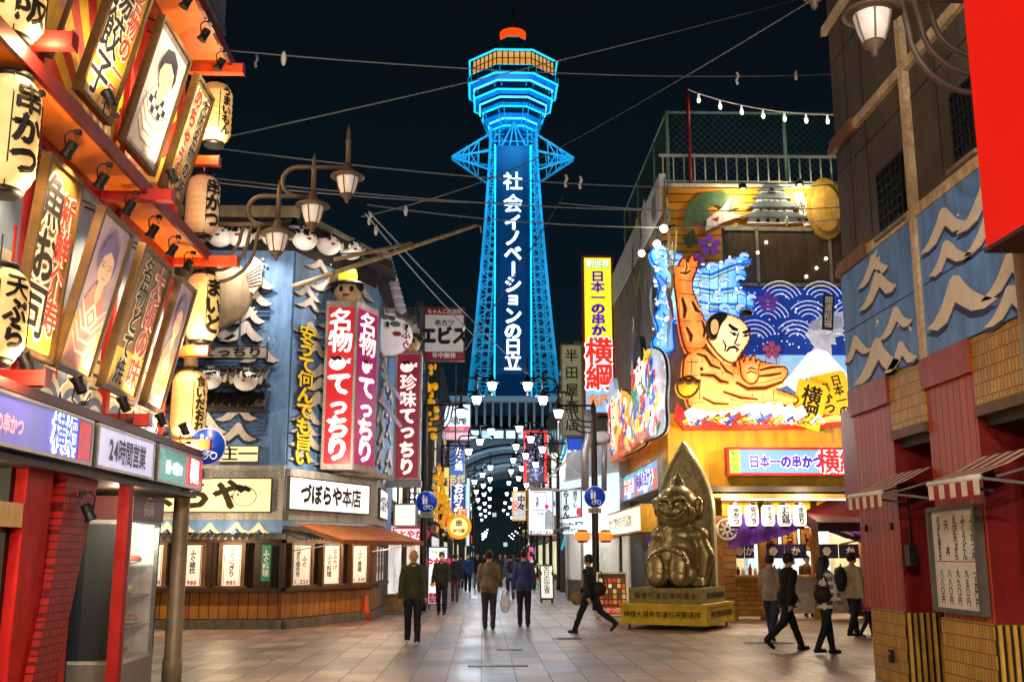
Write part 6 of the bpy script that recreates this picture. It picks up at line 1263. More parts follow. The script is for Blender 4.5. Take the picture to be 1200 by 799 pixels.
for k in range(20):
    px = 866 + k * 7.2; c = at(px, 672, YF + .0); 
    if abs(px - 946) < 9: continue
    n += 1; m = MB(); h_ = rg.uniform(.12, .3); m.lathe([(.05, 0), (.055, h_ * .6), (.022, h_ * .8), (.025, h_)], (c.x, YF + .1 + .1 * (k % 2), zc + .06), M(rg.choice(['#b23a1e', '#d8c9a0', '#5a3a1c', '#e0a83a', '#e8e4dc', '#3a5a3c']), .35, emit=.05), 8); m.build('sauce_bottle', None, 'sauce bottle on the skewer counter, %s from the statue end' % ORD[n - 1], 'bottle', 'bottles and jars on the skewer counter')
nr = MB(); zn1, zn0 = f2(920, 637)[1], f2(920, 654)[1]; NVY = M('#2a2560', .7, var=.2)
for a_, b_ in ((864, 888), (897, 950), (960, 1015)):
    xa_, xb2 = f2(a_, 645)[0], f2(b_, 645)[0]; nn = max(2, int((xb2 - xa_) / .42))
    for i in range(nn):
        u0, u1 = xa_ + (xb2 - xa_) * i / nn + .01, xa_ + (xb2 - xa_) * (i + 1) / nn - .01; nr.obox(fy(YF + .35), u0, u1, zn0, zn1, 0, .015, NVY)
        if i % 2 == 0: nr.poly(fy(YF + .33), [((u0 + u1) / 2 + .12 * math.cos(a), (zn0 + zn1) / 2 + .12 * math.sin(a)) for a in range(6)], .0, .004, WHT)
        else: nr.text(fy(YF + .33), '串かつ横綱'[i % 5], (u0 + u1) / 2, (zn0 + zn1) / 2, .24, WHT, False, .04, .002)
nr.build('shop_curtain', None, 'row of short navy shop curtains with white crests above the skewer counter', 'curtain')
for k, (px, s) in enumerate(((902, 'どて焼'), (925, 'もつ煮'), (947, 'いか'))):
    x, z = f2(px, 632, YF + .4); sign('menu_plaque', 'wooden dish plaque hung above the navy curtains, %s one from the statue' % ORD[k], 'plaque', fy(YF + .4), x - .22, x + .22, z - .3, z + .3, .04, M('#c98a3a', .5, emit=.15), DKW, [(s, .5, .5, .5, INK, dict(vert=True, bold=.04, pitch=.62))], 'wooden dish plaques', .03)
for x in (7.4, 9.2, 11): lamp('POINT', (x, YF + 1.4, z_sh - .6), 150, (1, .86, .62), .05)
# canopy of the neighbouring stall
m = MB(); q0, q1 = at(944, 607, 25.5), at(1002, 585, 25.5); DC_ = M('#3c0c10', .7, var=.2, spec=.1)
m.quad([(q0.x + .6, 27.6, q0.z + .25), (q1.x + 1, 27.6, q1.z + .5), (q1.x + 1, 25.2, q0.z - .1), (q0.x + .2, 25.2, q0.z - .1)], DC_); m.quad([(q0.x + .2, 25.2, q0.z - .1), (q1.x + 1, 25.2, q0.z - .1), (q1.x + 1, 25.2, q0.z - .32), (q0.x + .2, 25.2, q0.z - .32)], M('#4a1014', .6)); m.quad([(q0.x + .6, 27.6, q0.z + .25), (q0.x + .2, 25.2, q0.z - .1), (q0.x + .2, 25.2, q0.z - .32), (q0.x + .6, 27.6, q0.z - .1)], DC_); m.bar((q0.x + .5, 25.25, q0.z - .2), (q0.x + 2.2, 27.9, q0.z - .45), .05, CREAM); m.bar((q0.x + 2.6, 25.25, q0.z - .2), (q0.x + 1.6, 27.9, q0.z - .6), .05, CREAM); m.build('canopy', None, 'dark maroon fabric canopy jutting out over the walkers', 'canopy')
# side noren sign
nx0, nz1 = l2(722, 600); nx1, nz0 = l2(774, 624); sign('menu_banner', 'long white lit menu banner with a gold fringe on the side of the skewer shop', 'banner', F2L, -37.5, -YF - .25, l2(776, 624)[1], l2(776, 592)[1], .5, M('#fff0d8', .5, emit=.85, ecol='#ffe8c8', var=.04), M('#c99a30', .5), [('串かつどて焼ホルモンうどん定食', .5, .5, .5, M('#6b4a2a', .5), dict(bold=.03))], None, .05, .25)
# roof: parapet, railing, mesh fence, bulbs
pr = MB(); pr.box(XL - .03, XL + .15, YF - .02, 39, zr - .9, zr + .3, M('#cfc9c4', .7)); pr.build('parapet', R2)
ra = T('roof_railing', 'grey metal railing along the skewer restaurant roof edge', 'railing', (9, YF, zr)); m = MB(); zt2 = f2(900, 182)[1]; GM = M('#b4b8b6', .6, .1)
x = XL + .1
while x < 13: m.bar((x, YF + .1, zr), (x, YF + .1, zt2), .035, GM); x += .3
m.build('baluster', ra); m = MB(); m.bar((XL, YF + .1, zt2), (13, YF + .1, zt2), .07, GM); m.bar((XL, YF + .1, zr + .12), (13, YF + .1, zr + .12), .05, GM); m.build('rail', ra)
fe = T('mesh_fence', 'green chain-link fence standing on the skewer restaurant roof', 'fence', (9, YF + 1.2, zr)); GF = M('#28463f', .6, .1); zt3 = f2(900, 133, YF + 1.2)[1]; m = MB()
for x in (XL + .45, 8.9, 12.9): m.tube([(x, YF + 1.2, zr), (x, YF + 1.2, zt3)], .055, M('#7ba898', .5), 7)
for y in (31.5, 35, 38.5): m.tube([(XL + .45, y, zr), (XL + .45, y, zt3)], .055, M('#7ba898', .5), 7)
m.tube([(XL + .45, 38.5, zt3), (XL + .45, YF + 1.2, zt3), (12.9, YF + 1.2, zt3)], .045, M('#7ba898', .5), 6); m.build('post', fe)
m = MB(); hh = zt3 - zr - 1.0; s = .21
def clip(f, a0, a1, b0, b1, dirn):
    k = a0 - (b1 - b0)
    while k < a1:
        p, q = (k, b0), (k + (b1 - b0), b1)
        if dirn < 0: p, q = (k, b1), (k + (b1 - b0), b0)
        def cutp(p, q, a):
            t = (a - p[0]) / (q[0] - p[0]); return (a, p[1] + (q[1] - p[1]) * t)
        if p[0] < a0: p = cutp(p, q, a0)
        if q[0] > a1: q = cutp(p, q, a1)
        if q[0] > p[0] + .01: m.bar(f.p(*p), f.p(*q), .014, GF)
        k += s
for d_ in (1, -1): clip(fy(YF + 1.2), XL + .45, 12.9, zr + .3, zt3, d_); clip(fr(XL + .45), -38.5, -YF - 1.2, zr + .3, zt3, d_)
m.build('mesh', fe)
m = MB(); a = at(806, 104, YF); m.tube([(a.x, YF + .05, zr), (a.x, YF + .05, a.z)], .05, M('#8a1414', .5), 7); m.build('roof_pole', None, 'thin dark red pole at the roof corner holding the bulb string', 'pole')
pts = [at(806 + 176 * t / 14, 105 + 30 * (t / 14) ** .8 + 6 * math.sin(t / 14 * math.pi), YF) for t in range(15)]; m = MB(); m.tube(pts, .018, M('#b9b4ac', .6), 5); bl = T('bulb_string', 'string of small clear bulbs from the roof pole to the dark wall', 'string lights', pts[0]); m.build('cord', bl)
for t in (1, 3, 5, 7, 9, 11, 13): m = MB(); m.lathe([(.012, .0), (.03, -.04), (.03, -.1), (.055, -.16), (.06, -.22), (.03, -.28), (.004, -.29)], pts[t], M('#fff4e0', .3, emit=.5), 8); m.build('bulb', bl); lamp('POINT', pts[t] - V((0, .1, .36)), 5, (1, .93, .82), .03)
for px, py in ((865, 226), (930, 222)):
    x, z = f2(px, py); m = MB(); m.lathe([(.05, .1), (.13, -.06), (.12, -.08)], (x, YF - .55, z), DKS, 12); m.bar((x, YF - .5, z + .06), (x, YF, z + .2), .04, DKS); m.build('mural_lamp', None, {865: 'small lamp over the painted crane on the plank board', 930: 'small lamp over the painted castle on the plank board'}[px], 'lamp', 'lamps over the plank board'); lamp('POINT', (x, YF - .55, z - .16), 75, (1, .84, .5), .05)
m = MB(); q = at(880, 193, YF + 3); m.lathe([(.9, 0), (.9, .5), (.2, .8)], (q.x, YF + 3, zr), M('#5a6064', .5), 16); m.build('roof_tank', None, 'grey round water tank on the skewer restaurant roof', 'tank')
lamp('POINT', (XL - 1.2, YF - 1.6, 5.0), 60, (1, .85, .6), .05)
# ---- painted trunk, leaves and lamps on the side wall above the theatre figures
rg = random.Random(14)
m = MB()
for k in range(30):
    u, z = l2(rg.uniform(738, 792), rg.uniform(255, 395), XL - .02); a = rg.uniform(.8, 2.3); L_ = rg.uniform(.5, 1.5); m.stroke(F2L, [(u + L_ * math.cos(a) * t + .2 * math.sin(t * 5 + k), z + L_ * math.sin(a) * t) for t in (0, .25, .5, .75, 1)], rg.uniform(.15, .5), .01 + .003 * k, M(rg.choice(['#6a5a44', '#c9b23a', '#7a8a4a', '#4a4238', '#d8d0b8', '#3a6ab0', '#8a3a2a']), .6, emit=.03))
m.build('trunk_mural', None, 'painted branches and leaves on the side wall above the theatre figures', 'mural')
for k, (px, py) in enumerate(((778, 268), (752, 297), (770, 286))):
    p = onx(px, py, XL - .3); m = MB(); m.ell(p, .11, M('#fff0d0', .4, emit=2.5, ecol='#ffe2b0', var=0), 10, 7); m.bar(p, p + V((.3, 0, .1)), .05, DKS); m.build('wall_globe', None, 'small glowing globe lamp on the painted side wall, %s from the roof corner' % ORD[k], 'lamp', 'globe lamps on the painted side wall'); lamp('POINT', p + V((-.25, -.1, 0)), 14, (1, .88, .62), .04)
# ================================================================ seated bronze statue
def remesh(mb, vox, smooth=2, name='tmp'):
    """fuse overlapping closed shapes into one continuous surface; returns (verts, faces)"""
    me = bpy.data.meshes.new(name); me.from_pydata([tuple(q) for q in mb.v], [], mb.f); o = bpy.data.objects.new(name, me); C.objects.link(o)
    r = o.modifiers.new('r', 'REMESH'); r.mode = 'VOXEL'; r.voxel_size = vox
    if smooth: s = o.modifiers.new('s', 'SMOOTH'); s.factor = .5; s.iterations = smooth
    m2 = bpy.data.meshes.new_from_object(o.evaluated_get(bpy.context.evaluated_depsgraph_get()))
    vs = [V(v.co) for v in m2.vertices]; fs = [tuple(p.vertices) for p in m2.polygons]
    bpy.data.objects.remove(o); bpy.data.meshes.remove(me); bpy.data.meshes.remove(m2); return vs, fs
sb = gp(800, 736); SC = V((4.62, 25.2, 0))
STT = T('bronze_statue', 'seated laughing bronze figure with a pointed head before a carved arch on a plinth', 'statue', SC)
ZB = .9; BR = M('#988452', .34, .45, var=.35, scale=4, bump=.1); BRD = M('#4a3818', .35, .8, var=.3, scale=6); GOLD = M('#c4a01c', .55, .1, var=.3, scale=5)
Rz = Matrix.Rotation(rad(-28), 3, 'Z')
def sp(x, y, z): return SC + Rz @ V((x, y, z)) + V((0, 0, ZB))
m = MB(); E_ = lambda c, r, n=18, k=12: m.ell(sp(*c), r, BR, n, k, Rz)
E_((0, .12, .45), (.56, .46, .48)); E_((0, .08, .85), (.50, .38, .50)); E_((0, .12, 1.18), (.50, .34, .30)); E_((0, -.12, .62), (.42, .36, .34))
for s in (-1, 1):
    m.cap(sp(s * .42, .12, 1.26), sp(s * .66, .10, .72), .17, .18, BR); m.cap(sp(s * .66, .10, .72), sp(s * .60, -.10, .14), .175, .12, BR); E_((s * .57, -.18, .12), (.12, .2, .12)); E_((s * .5, .12, 1.2), (.2, .24, .2))
    for k in range(4): m.cap(sp(s * .57 - s * .05 * (k - 1.5), -.3, .12), sp(s * .57 - s * .06 * (k - 1.5), -.4, .05), .035, .03, BR, 8)
    m.cap(sp(s * .30, .1, .24), sp(s * .28, -.62, .24), .26, .24, BR, 14)
    E_((s * .262, -.80, .43), (.255, .17, .43)); E_((s * .265, -.80, .24), (.26, .2, .24))
    for k in range(6): E_((s * (.06 + .085 * k), -.86, .86 - .013 * k * k), (.052 - .003 * k, .12, .06 - .004 * k), 8, 6)
m.cap(sp(0, .1, 1.3), sp(0, .06, 1.5), .26, .26, BR)
E_((0, .02, 1.90), (.50, .46, .46), 22, 16); E_((0, -.06, 1.72), (.50, .42, .32), 20, 12); E_((0, -.14, 1.55), (.30, .28, .18))
m.cap(sp(0, .06, 2.1), sp(0, .10, 2.42), .37, .17, BR); m.cap(sp(0, .10, 2.4), sp(.02, .11, 2.66), .16, .04, BR)
for s in (-1, 1): E_((s * .52, .06, 1.86), (.08, .13, .24), 12, 9); E_((s * .55, .02, 1.96), (.08, .1, .1), 12, 9); E_((s * .29, -.34, 1.80), (.155, .12, .13)); E_((s * .19, -.40, 2.02), (.15, .07, .05), 10, 8)
E_((0, -.475, 1.85), (.085, .08, .10), 10, 8); E_((0, -.42, 1.56), (.24, .1, .06), 12, 8)
vs, fs = remesh(m, .026, 3); b = MB(); b.add(vs, fs, BR, True); b.build('body', STT)
def hsurf(x, z):                      # a point just off the front of the face
    o = sp(x, -1.2, z); d = Rz @ V((0, 1, 0)); best = None
    for v in vs:
        w = v - o; t = w.dot(d)
        if 0 < t < 1.2 and (w - d * t).length < .03 and (best is None or t < best): best = t
    return o + d * ((best if best is not None else .8) - .006)
f = MB()
for s in (-1, 1):
    f.tube([hsurf(s * (.20 + .13 * math.cos(t * .45)), 1.915 + .05 * math.sin(t * .45)) for t in range(8)], .02, BRD, 6)
    f.tube([hsurf(s * (.36 + .05 * math.sin(t)), 1.60 + .09 * t) for t in (0, .6, 1.2, 1.8)], .014, BRD, 5)
mo = [hsurf(.34 * t, 1.665 + .09 * t * t) for t in (-1, -.75, -.5, -.25, 0, .25, .5, .75, 1)]; ml = [hsurf(.33 * t, 1.56 + .19 * t * t) for t in (-1, -.75, -.5, -.25, 0, .25, .5, .75, 1)]
f.add(mo + ml, [(i, i + 1, 10 + i, 9 + i) for i in range(8)], M('#1c1408', .5)); f.tube(mo, .018, BRD, 6); f.tube(ml, .03, BR, 6); f.tube([hsurf(.24 * t, 1.635 + .09 * t * t) for t in (-1, -.5, 0, .5, 1)], .02, M('#a88a48', .4, .7), 6)
f.build('face', STT)
h = MB()
for s in (-1, 1): h.tube([sp(s * .262 + .225 * math.cos(t * .52), -.985 + .05 * abs(math.sin(t * .26)), .40 + .36 * math.sin(t * .52)) for t in range(12)], .010, BRD, 5, closed=True)
h.build('sole_rim', STT)
# carved pointed arch behind
a0x, a1x = -.86, .86; AR = M('#b0a070', .55, .1, var=.35, scale=10, bump=.5); fA = Fr(SC + Rz @ V((0, .62, 0)) + V((0, 0, ZB)), Rz @ V((1, 0, 0)), (0, 0, 1))
def arch(k, dz=0):
    L_ = [(-.70 * k, dz)] + [(-.70 * k * (1 - (t / 8) ** 1.9), 1.75 + (1.72 + .1 * (k - 1)) * k * t / 8) for t in range(9)]
    return L_ + [(-x, z) for x, z in L_[::-1][1:]]
m = MB(); m.poly(fA, arch(1), -.22, 0, AR); m.tube([fA.p(x, z, .03) for x, z in arch(.94)], .05, AR, 7); m.tube([fA.p(x, z, .03) for x, z in arch(.76)], .03, AR, 6)
m.lathe([(.24, 0), (.24, .06), (.19, .07), (.18, .03), (.09, .03), (.08, .08), (.02, .1)], fA.p(0, 2.78, 0), AR, 24, fA.n)
for s in (-1, 1):
    for k in range(5): m.tube([fA.p(s * (.55 - .03 * k + .12 * math.cos(t * .7 + k)), 1.0 + .34 * k + .13 * math.sin(t * .7 + k), .02) for t in range(8)], .028, AR, 5)
    m.lathe([(.14, 0), (.14, .05), (.06, .06)], fA.p(s * .36, 2.15, 0), AR, 14, fA.n)
m.build('carved_arch', STT)
# stepped plinth on castors
bx0, bx1 = at(741, 715, 25.0).x, 6.2
m = MB(); PZ = lambda x, y, z: SC + Rz @ V((x, y, 0)) + V((0, 0, z))
fP = Fr(SC, Rz @ V((1, 0, 0)), Rz @ V((0, 1, 0)))
m.obox(fP, -.86, .86, -1.08, .8, .56, ZB, M('#8a7a44', .5, .4, var=.35, scale=8, bump=.3)); m.obox(fP, -.98, 1.0, -1.28, .95, .12, .56, GOLD); m.obox(fP, -1.01, 1.03, -1.31, .98, .50, .565, GOLD); m.obox(fP, -1.01, 1.03, -1.31, .98, .11, .17, GOLD); m.build('plinth', STT)
m = MB()
for fr_, L_ in ((Fr(SC + Rz @ V((0, -1.28, 0)), Rz @ V((1, 0, 0)), (0, 0, 1)), 2), (Fr(SC + Rz @ V((1.0, 0, 0)), Rz @ V((0, 1, 0)), (0, 0, 1)), 2)):
    rg = random.Random(2)
    for k in range(12): x = -.85 + k * .15; m.text(fr_, '神様大福寿幸運招来開運'[k % 11], x, .33, .15, BRD, False, .02, .004)
    for k in range(9): m.text(fr_, '福徳円満招福開運金'[k], -.66 + k * .165, .73, .14, BRD, False, .02, -.196 if fr_.u.x > .5 else -.136)
m.build('inscription', STT)
for x, y in ((-.85, -1.1), (.87, -1.1), (.87, .8), (-.85, .8), (0, -1.1)):
    m = MB(); c = PZ(x, y, .055); m.lathe([(.05, -.02), (.055, 0), (.05, .02)], c, BLK, 14, (1, 0, 0)); m.box(c.x - .03, c.x + .03, c.y - .03, c.y + .03, .075, .12, STEEL); m.build('castor', STT)
# ================================================================ the shopping street beyond the plaza
rg = random.Random(31)
def shopblock(side, y0, y1, H, xf, col, label, winc, floors, lit):
    f = fl(xf) if side < 0 else fr(xf); sg = 1 if side < 0 else -1; u0, u1 = sorted((sg * y0, sg * y1)); xo = xf + side * 9
    r = T('street_building', label, 'building', ((xf + xo) / 2, (y0 + y1) / 2, 0), 'buildings up the shopping street'); m = MB(); m.box(min(xf, xo), max(xf, xo), y0, y1, 0, H, M(col, .7, var=.2, scale=1)); m.build('wall', r)
    m = MB(); m.obox(f, u0, u1, H, H + .3, -.2, .15, M('#4a4846', .7)); m.build('roof', r)
    n = max(2, int((y1 - y0) / 2.6))
    for k in range(floors):
        z0 = 3.4 + k * 3.0
        if z0 + 2 > H: break
        for i in range(n):
            a = u0 + (u1 - u0) * (i + .2) / n; b_ = u0 + (u1 - u0) * (i + .8) / n; m = MB(); m.obox(f, a, b_, z0, z0 + 1.7, .0, .06, M('#6b6660', .6)); w = m.build('window', r)
            on = rg.random() < lit; m = MB(); m.obox(f, a + .07, b_ - .07, z0 + .07, z0 + 1.63, .06, .075, M(winc if on else '#1c2228', .15, emit=.45 if on else 0, var=.4, scale=2)); m.build('pane', w)
    m = MB(); m.obox(f, u0 + .3, u1 - .3, .3, 2.6, .0, .05, M(rg.choice(['#ffe2b0', '#fff0e0', '#f6d6a0', '#e8eef8']), .4, emit=.8, var=.7, scale=1.2)); m.build('shopfront', r)
    m = MB(); c_ = rg.choice(['#8c2a1e', '#3a4a6a', '#a86a28', '#e4dfd6', '#2f5a48']); m.add([f.p(u0 + .2, 3.1, 0), f.p(u1 - .2, 3.1, 0), f.p(u1 - .2, 2.7, .9), f.p(u0 + .2, 2.7, .9)], [(0, 1, 2, 3)], M(c_, .7)); m.obox(f, u0 + .2, u1 - .2, 2.5, 2.7, .88, .9, M(c_, .7)); m.build('awning', r)
    return r
LBK = [(35.4, 41, 9.5, -3.1, '#6e675e', 'grey building directly behind the blue restaurant on its street side'), (41.2, 48, 11, -2.9, '#7a5a34', 'ochre building with gold ornaments along the narrow street'), (48.2, 57, 13, -3.0, '#5a5e66', 'grey-blue building with the blue poster strip along the narrow street'), (57.2, 70, 10, -2.7, '#6a5a50', 'low brown building on the same side as the round gold sign'), (70.2, 88, 14, -2.9, '#4a4e58', 'tall dark building far up the street opposite the red-lit frame'), (88.2, 112, 12, -2.4, '#55504c', 'long dim building far up the street before the tower arch'), (112.5, 150, 11, -2.0, '#4a4a50', 'last dim building before the tower arch, opposite the trees')]
for i, (a, b_, H, x, c, l) in enumerate(LBK): shopblock(-1, a, b_, H, x, c, l, '#ffe0a8', 4, .4)
RBK = [(48.3, 57, 12, 4.9, '#5a4a42', 'brown building behind the white ramen shop'), (57.2, 68, 10, 5.0, '#4f5258', 'grey building next to the red-lit frame sign'), (68.2, 86, 12, 5.3, '#5c564e', 'dim building far up the ramen side of the street'), (86.2, 110, 9, 5.8, '#4a4c52', 'low dim building on the ramen side before the tower'), (110.5, 150, 11, 6.6, '#45474e', 'last dim building on the ramen side before the tower arch')]
for i, (a, b_, H, x, c, l) in enumerate(RBK): shopblock(1, a, b_, H, x, c, l, '#f4e4c8', 3, .4)
# brown building with pipes behind the yellow restaurant, and the grey block with a cyan-lit edge
B1 = T('street_building', 'brown narrow building with murals and red balcony bands behind the yellow restaurant', 'building', (7.2, 42, 0)); xa, xb_, z0, zt_ = rect(742, 600, 800, 196, 39.6); m = MB(); m.box(xa, 12, 39.6, 47.8, 0, zt_, M('#7a4a30', .7, var=.25, scale=1)); m.build('wall', B1)
m = MB(); m.box(xa + .02, xa + 1.1, 39.55, 39.6, 2, zt_ - 1.5, M('#4a463e', .7, var=.4, scale=1.5)); m.build('mural', B1)
for k in range(5):
    m = MB(); z = 3.0 + k * 2.5; m.tube([(xa + .3 + .2 * (k % 2), 39.45, z), (xa + .3, 39.4, z + 1.2), (xa + .75, 39.45, z + 2.3)], .1, M(['#8a8f80', '#5a6a4a', '#6a6058'][k % 3], .6), 6); m.build('mural_branch', B1)
xg0, xg1, _, zg = rect(657, 400, 742, 291, 48); G1 = T('street_building', 'grey windowed block with a curved cyan-lit edge behind the tall yellow sign', 'building', (7, 50, 0)); m = MB(); m.box(at(672, 400, 48).x, 12, 48, 55.8, 0, zg, M('#6f6e68', .7, var=.15)); m.lathe([(.9, 0), (.9, zg)], (at(672, 400, 48).x + .25, 48.9, 0), M('#6f6e68', .7, var=.15), 14); m.build('wall', G1)
for k in range(5):
    z = zg - 2.2 - k * 2.9
    for px in (712, 732): x = at(px, 400, 47.9).x; m = MB(); m.box(x - .5, x + .45, 47.9, 47.99, z - 1.4, z, M('#2c2e30', .3)); w = m.build('window', G1); m = MB(); m.box(x - .44, x + .39, 47.87, 47.9, z - 1.34, z - .06, M('#5c5648' if k % 2 else '#20262a', .2, emit=.12 if k % 2 else 0)); m.build('pane', w)
m = MB()
for z in (zg - 1.5, zg - 6.5): m.box(at(724, 400, 48).x, xa + .2, 47.3, 47.98, z - .4, z, M('#a01c22', .5, emit=.08))
m.build('balcony', G1)
m = MB()
for k in range(9): z = zg - .8 - k * 1.0; m.bar((at(659, 400, 47.6).x, 48.6, z - .7), (at(664, 400, 47.6).x, 47.95, z + .2), .14, M('#58c8e8', .4, emit=.45, ecol='#3ab4e0'))
m.build('light_strip', G1)
# ---- blade and wall signs
WH = M('#fdfaf4', .4, emit=.95, ecol='#f6f4f2', var=.05); WHd = M('#d8d4cc', .5, emit=.35, var=.1); NVYI = M('#1c2440', .5)
def ps(px0, py0, px1, py1, Y, name, label, face, edge, texts, **k):
    x0, x1, z0, z1 = rect(px0, py0, px1, py1, Y); return sign(name, label, 'sign', fy(Y), x0, x1, z0, z1, k.pop('d', .3), face, edge, texts, k.pop('group', 'signs over the shopping street'), k.pop('border', .05), **k)
YLW = M('#f2ee3a', .4, emit=.85, ecol='#eee42c', var=.06); VI = M('#5a14b4', .4, emit=.5, ecol='#5612b0', var=0); GRN = M('#2aa838', .4, emit=.5, var=0); REDM = M('#f0281e', .4, emit=.85, ecol='#f0241a', var=0)
def dy(t, f, u0, u1, v0, v1, w):
    h = v1 - v0; w_ = u1 - u0
    t.obox(f, u0 + .06, u1 - .06, v0 + .06, v0 + h * .17, w + .001, w + .005, M('#8ec8f4', .4, emit=.7, ecol='#86c4f4')); t.obox(f, u0 + .06, u1 - .06, v0 + .06, v0 + h * .42, w + .0001, w + .003, M('#f8e6dc', .4, emit=.8))
    t.text(f, '名門', (u0 + u1) / 2, v0 + h * .085, w_ * .38, WHT, False, .1, w + .02, lift=.002, ring=8); t.text(f, '名門', (u0 + u1) / 2, v0 + h * .085, w_ * .38, M('#f08a3a', .4, emit=.8), False, .04, w + .045, lift=.002)
ps(682, 302, 719, 487, 40, 'blade_sign', 'tall lit yellow sign with purple and red vertical lettering', YLW, M('#a01c14', .5), [('新世界', .5, .945, .052, WH, dict(ol=GRN, ob=.12, bold=.04, sx=.95, lf=.002)), ('日本一の串かつ', .5, .66, .36, VI, dict(vert=True, bold=.07, pitch=.97, sx=1.25, lf=.002)), ('横綱', .5, .31, .84, REDM, dict(vert=True, bold=.06, ol=WH, ob=.11, pitch=.98, lf=.002))], border=.09, deco=dy)
ps(657, 405, 682, 512, 43, 'blade_sign', 'grey vertical liquor shop sign with five dark characters', M('#a9a696', .6, emit=.10), M('#6c6a60', .5), [('半田屋酒店', .5, .5, .62, INK, dict(vert=True, bold=.03, pitch=1.3, lf=.002))])
ps(664, 513, 683, 541, 42, 'blade_sign', 'small blue lit sign under the grey liquor shop sign', M('#1c4cc0', .4, emit=.6, ecol='#1c50d8'), DKS, [('ホテル', .5, .35, .26, WH, dict(bold=.04, lf=.002))])
ps(665, 541, 683, 612, 42.2, 'blade_sign', 'dim grey vertical sign under the small blue sign', M('#8f8d84', .6, emit=.12), DKS, [('鉄板焼肉', .5, .5, .6, INK, dict(vert=True, bold=.03, pitch=1.2, lf=.002))])
ps(497, 362, 545, 424, 36, 'pole_sign', 'grey sign with crimson bands and black brush lettering above the street', M('#b7b1ab', .5, emit=.16), M('#6d1820', .5), [('串カツ', .5, .70, .12, INK, dict(bold=.03, lf=.002)), ('エビス', .5, .46, .34, INK, dict(bold=.07, sx=.85, lf=.002)), ('年中無休', .5, .09, .11, WHT, dict(bold=.03, lf=.003, w=.33)), ('ちゃんこ居酒屋', .5, .91, .09, WHT, dict(bold=.03, lf=.003, w=.33))], deco=lambda t, f, u0, u1, v0, v1, w: (t.obox(f, u0 + .05, u1 - .05, v0 + .05, v0 + (v1 - v0) * .16, w + .001, w + .012, M('#7a1420', .5, emit=.1)), t.obox(f, u0 + .05, u1 - .05, v1 - (v1 - v0) * .15, v1 - .05, w + .001, w + .012, M('#7a1420', .5, emit=.1))))
m = MB(); x0, x1, z0, z1 = rect(497, 362, 545, 424, 36); m.bar((x0 + .1, 36.1, 0), (x0 + .1, 36.1, z0), .1, DKS); m.bar((x1 - .3, 36.1, z0 - 3), (x1 - .3, 36.1, z0), .05, DKS); m.bar((x0 + .1, 36.1, z0 - 3), (x1 - .3, 36.1, z0 - 3), .05, DKS); m.build('sign_pole', None, 'dark pole carrying the grey and crimson sign', 'pole')
ps(520, 474, 552, 506, 46, 'blade_sign', 'pale lit square sign with dark lettering and a pink foot', M('#dff0fa', .4, emit=.9, ecol='#d4ecfa', var=.06), STEEL, [('福庵', .55, .38, .3, NVYI, dict(bold=.04, lf=.002)), ('〇', .55, .74, .3, M('#3a4a4a', .5), dict(bold=.05, lf=.002)), ('新世界名物', .5, .09, .1, WHT, dict(bold=.03, lf=.004, w=.33))], deco=lambda t, f, u0, u1, v0, v1, w: t.obox(f, u0 + .05, u1 - .05, v0 + .05, v0 + (v1 - v0) * .17, w + .001, w + .012, M('#d8386a', .4, emit=.6)))
ps(522, 507, 552, 516, 46.2, 'blade_sign', 'thin pink lit strip under the pale square sign', M('#e88aa8', .4, emit=.6), STEEL, [('串かつ居酒屋', .5, .5, .7, WHT, dict(bold=.04, lf=.002))], border=.02)
ps(527, 520, 545, 566, 50, 'blade_sign', 'tall blue poster sign with white lettering and a yellow foot', M('#3a6ab8', .4, emit=.5, var=.3, scale=1), STEEL, [('たこ焼', .6, .6, .5, WH, dict(vert=True, bold=.05, lf=.002)), ('名代', .5, .1, .2, M('#f0d040', .4, emit=.6), dict(bold=.05, lf=.002))])
ps(528, 568, 547, 612, 52, 'blade_sign', 'slim dark blue sign with pale lettering below the tall blue poster', M('#274a86', .4, emit=.35, var=.3), M('#9fd0ff', .4, emit=.8), [('お好み焼', .5, .5, .6, WH, dict(vert=True, bold=.04, lf=.002))])
ps(546, 560, 551, 640, 57, 'blade_sign', 'narrow glowing pale blue light column along the street wall', M('#bfe4ff', .4, emit=1.0, ecol='#b4dcff'), STEEL, [])
ps(536, 596, 547, 612, 49, 'blade_sign', 'small yellow and red striped sign near the round gold sign', M('#f4e6a0', .4, emit=.8), M('#c8241c', .4, emit=.5), [('酒', .5, .5, .7, REDM, dict(bold=.05, lf=.002))])
# right hand signs
def dl(t, f, u0, u1, v0, v1, w):
    rg2 = random.Random(6)
    for k in range(46):
        x, z = rg2.uniform(u0 + .25, u1 - .25), rg2.uniform(v0 + .1, v1 - .2); a = rg2.uniform(0, 3); t.stroke(f, [(x, z), (x + .1 * math.cos(a), z + .1 * math.sin(a)), (x + .16 * math.cos(a + .5), z + .16 * math.sin(a + .5))], .05, w + .004 + .0005 * k, M('#9aa0d8', .5, emit=.3))
    n = 26
    for s in (u0 + .09, u1 - .09):
        for k in range(n): z = v0 + .1 + (v1 - v0 - .2) * k / (n - 1); t.ell(f.p(s, z, w + .05), .07, LEDR, 6, 4)
    for k in range(10): t.ell(f.p(u0 + .09 + (u1 - u0 - .18) * k / 9, v1 - .09, w + .05), .07, LEDR, 6, 4)
LEDR = M('#ff4038', .4, emit=1.4, ecol='#ff2018', var=0)
ps(613, 505, 641, 566, 54, 'blade_sign', 'dark sign framed in red bulbs, high over the street before the tower', M('#1e1c34', .5, emit=.05), M('#4a1014', .5), [], deco=dl)
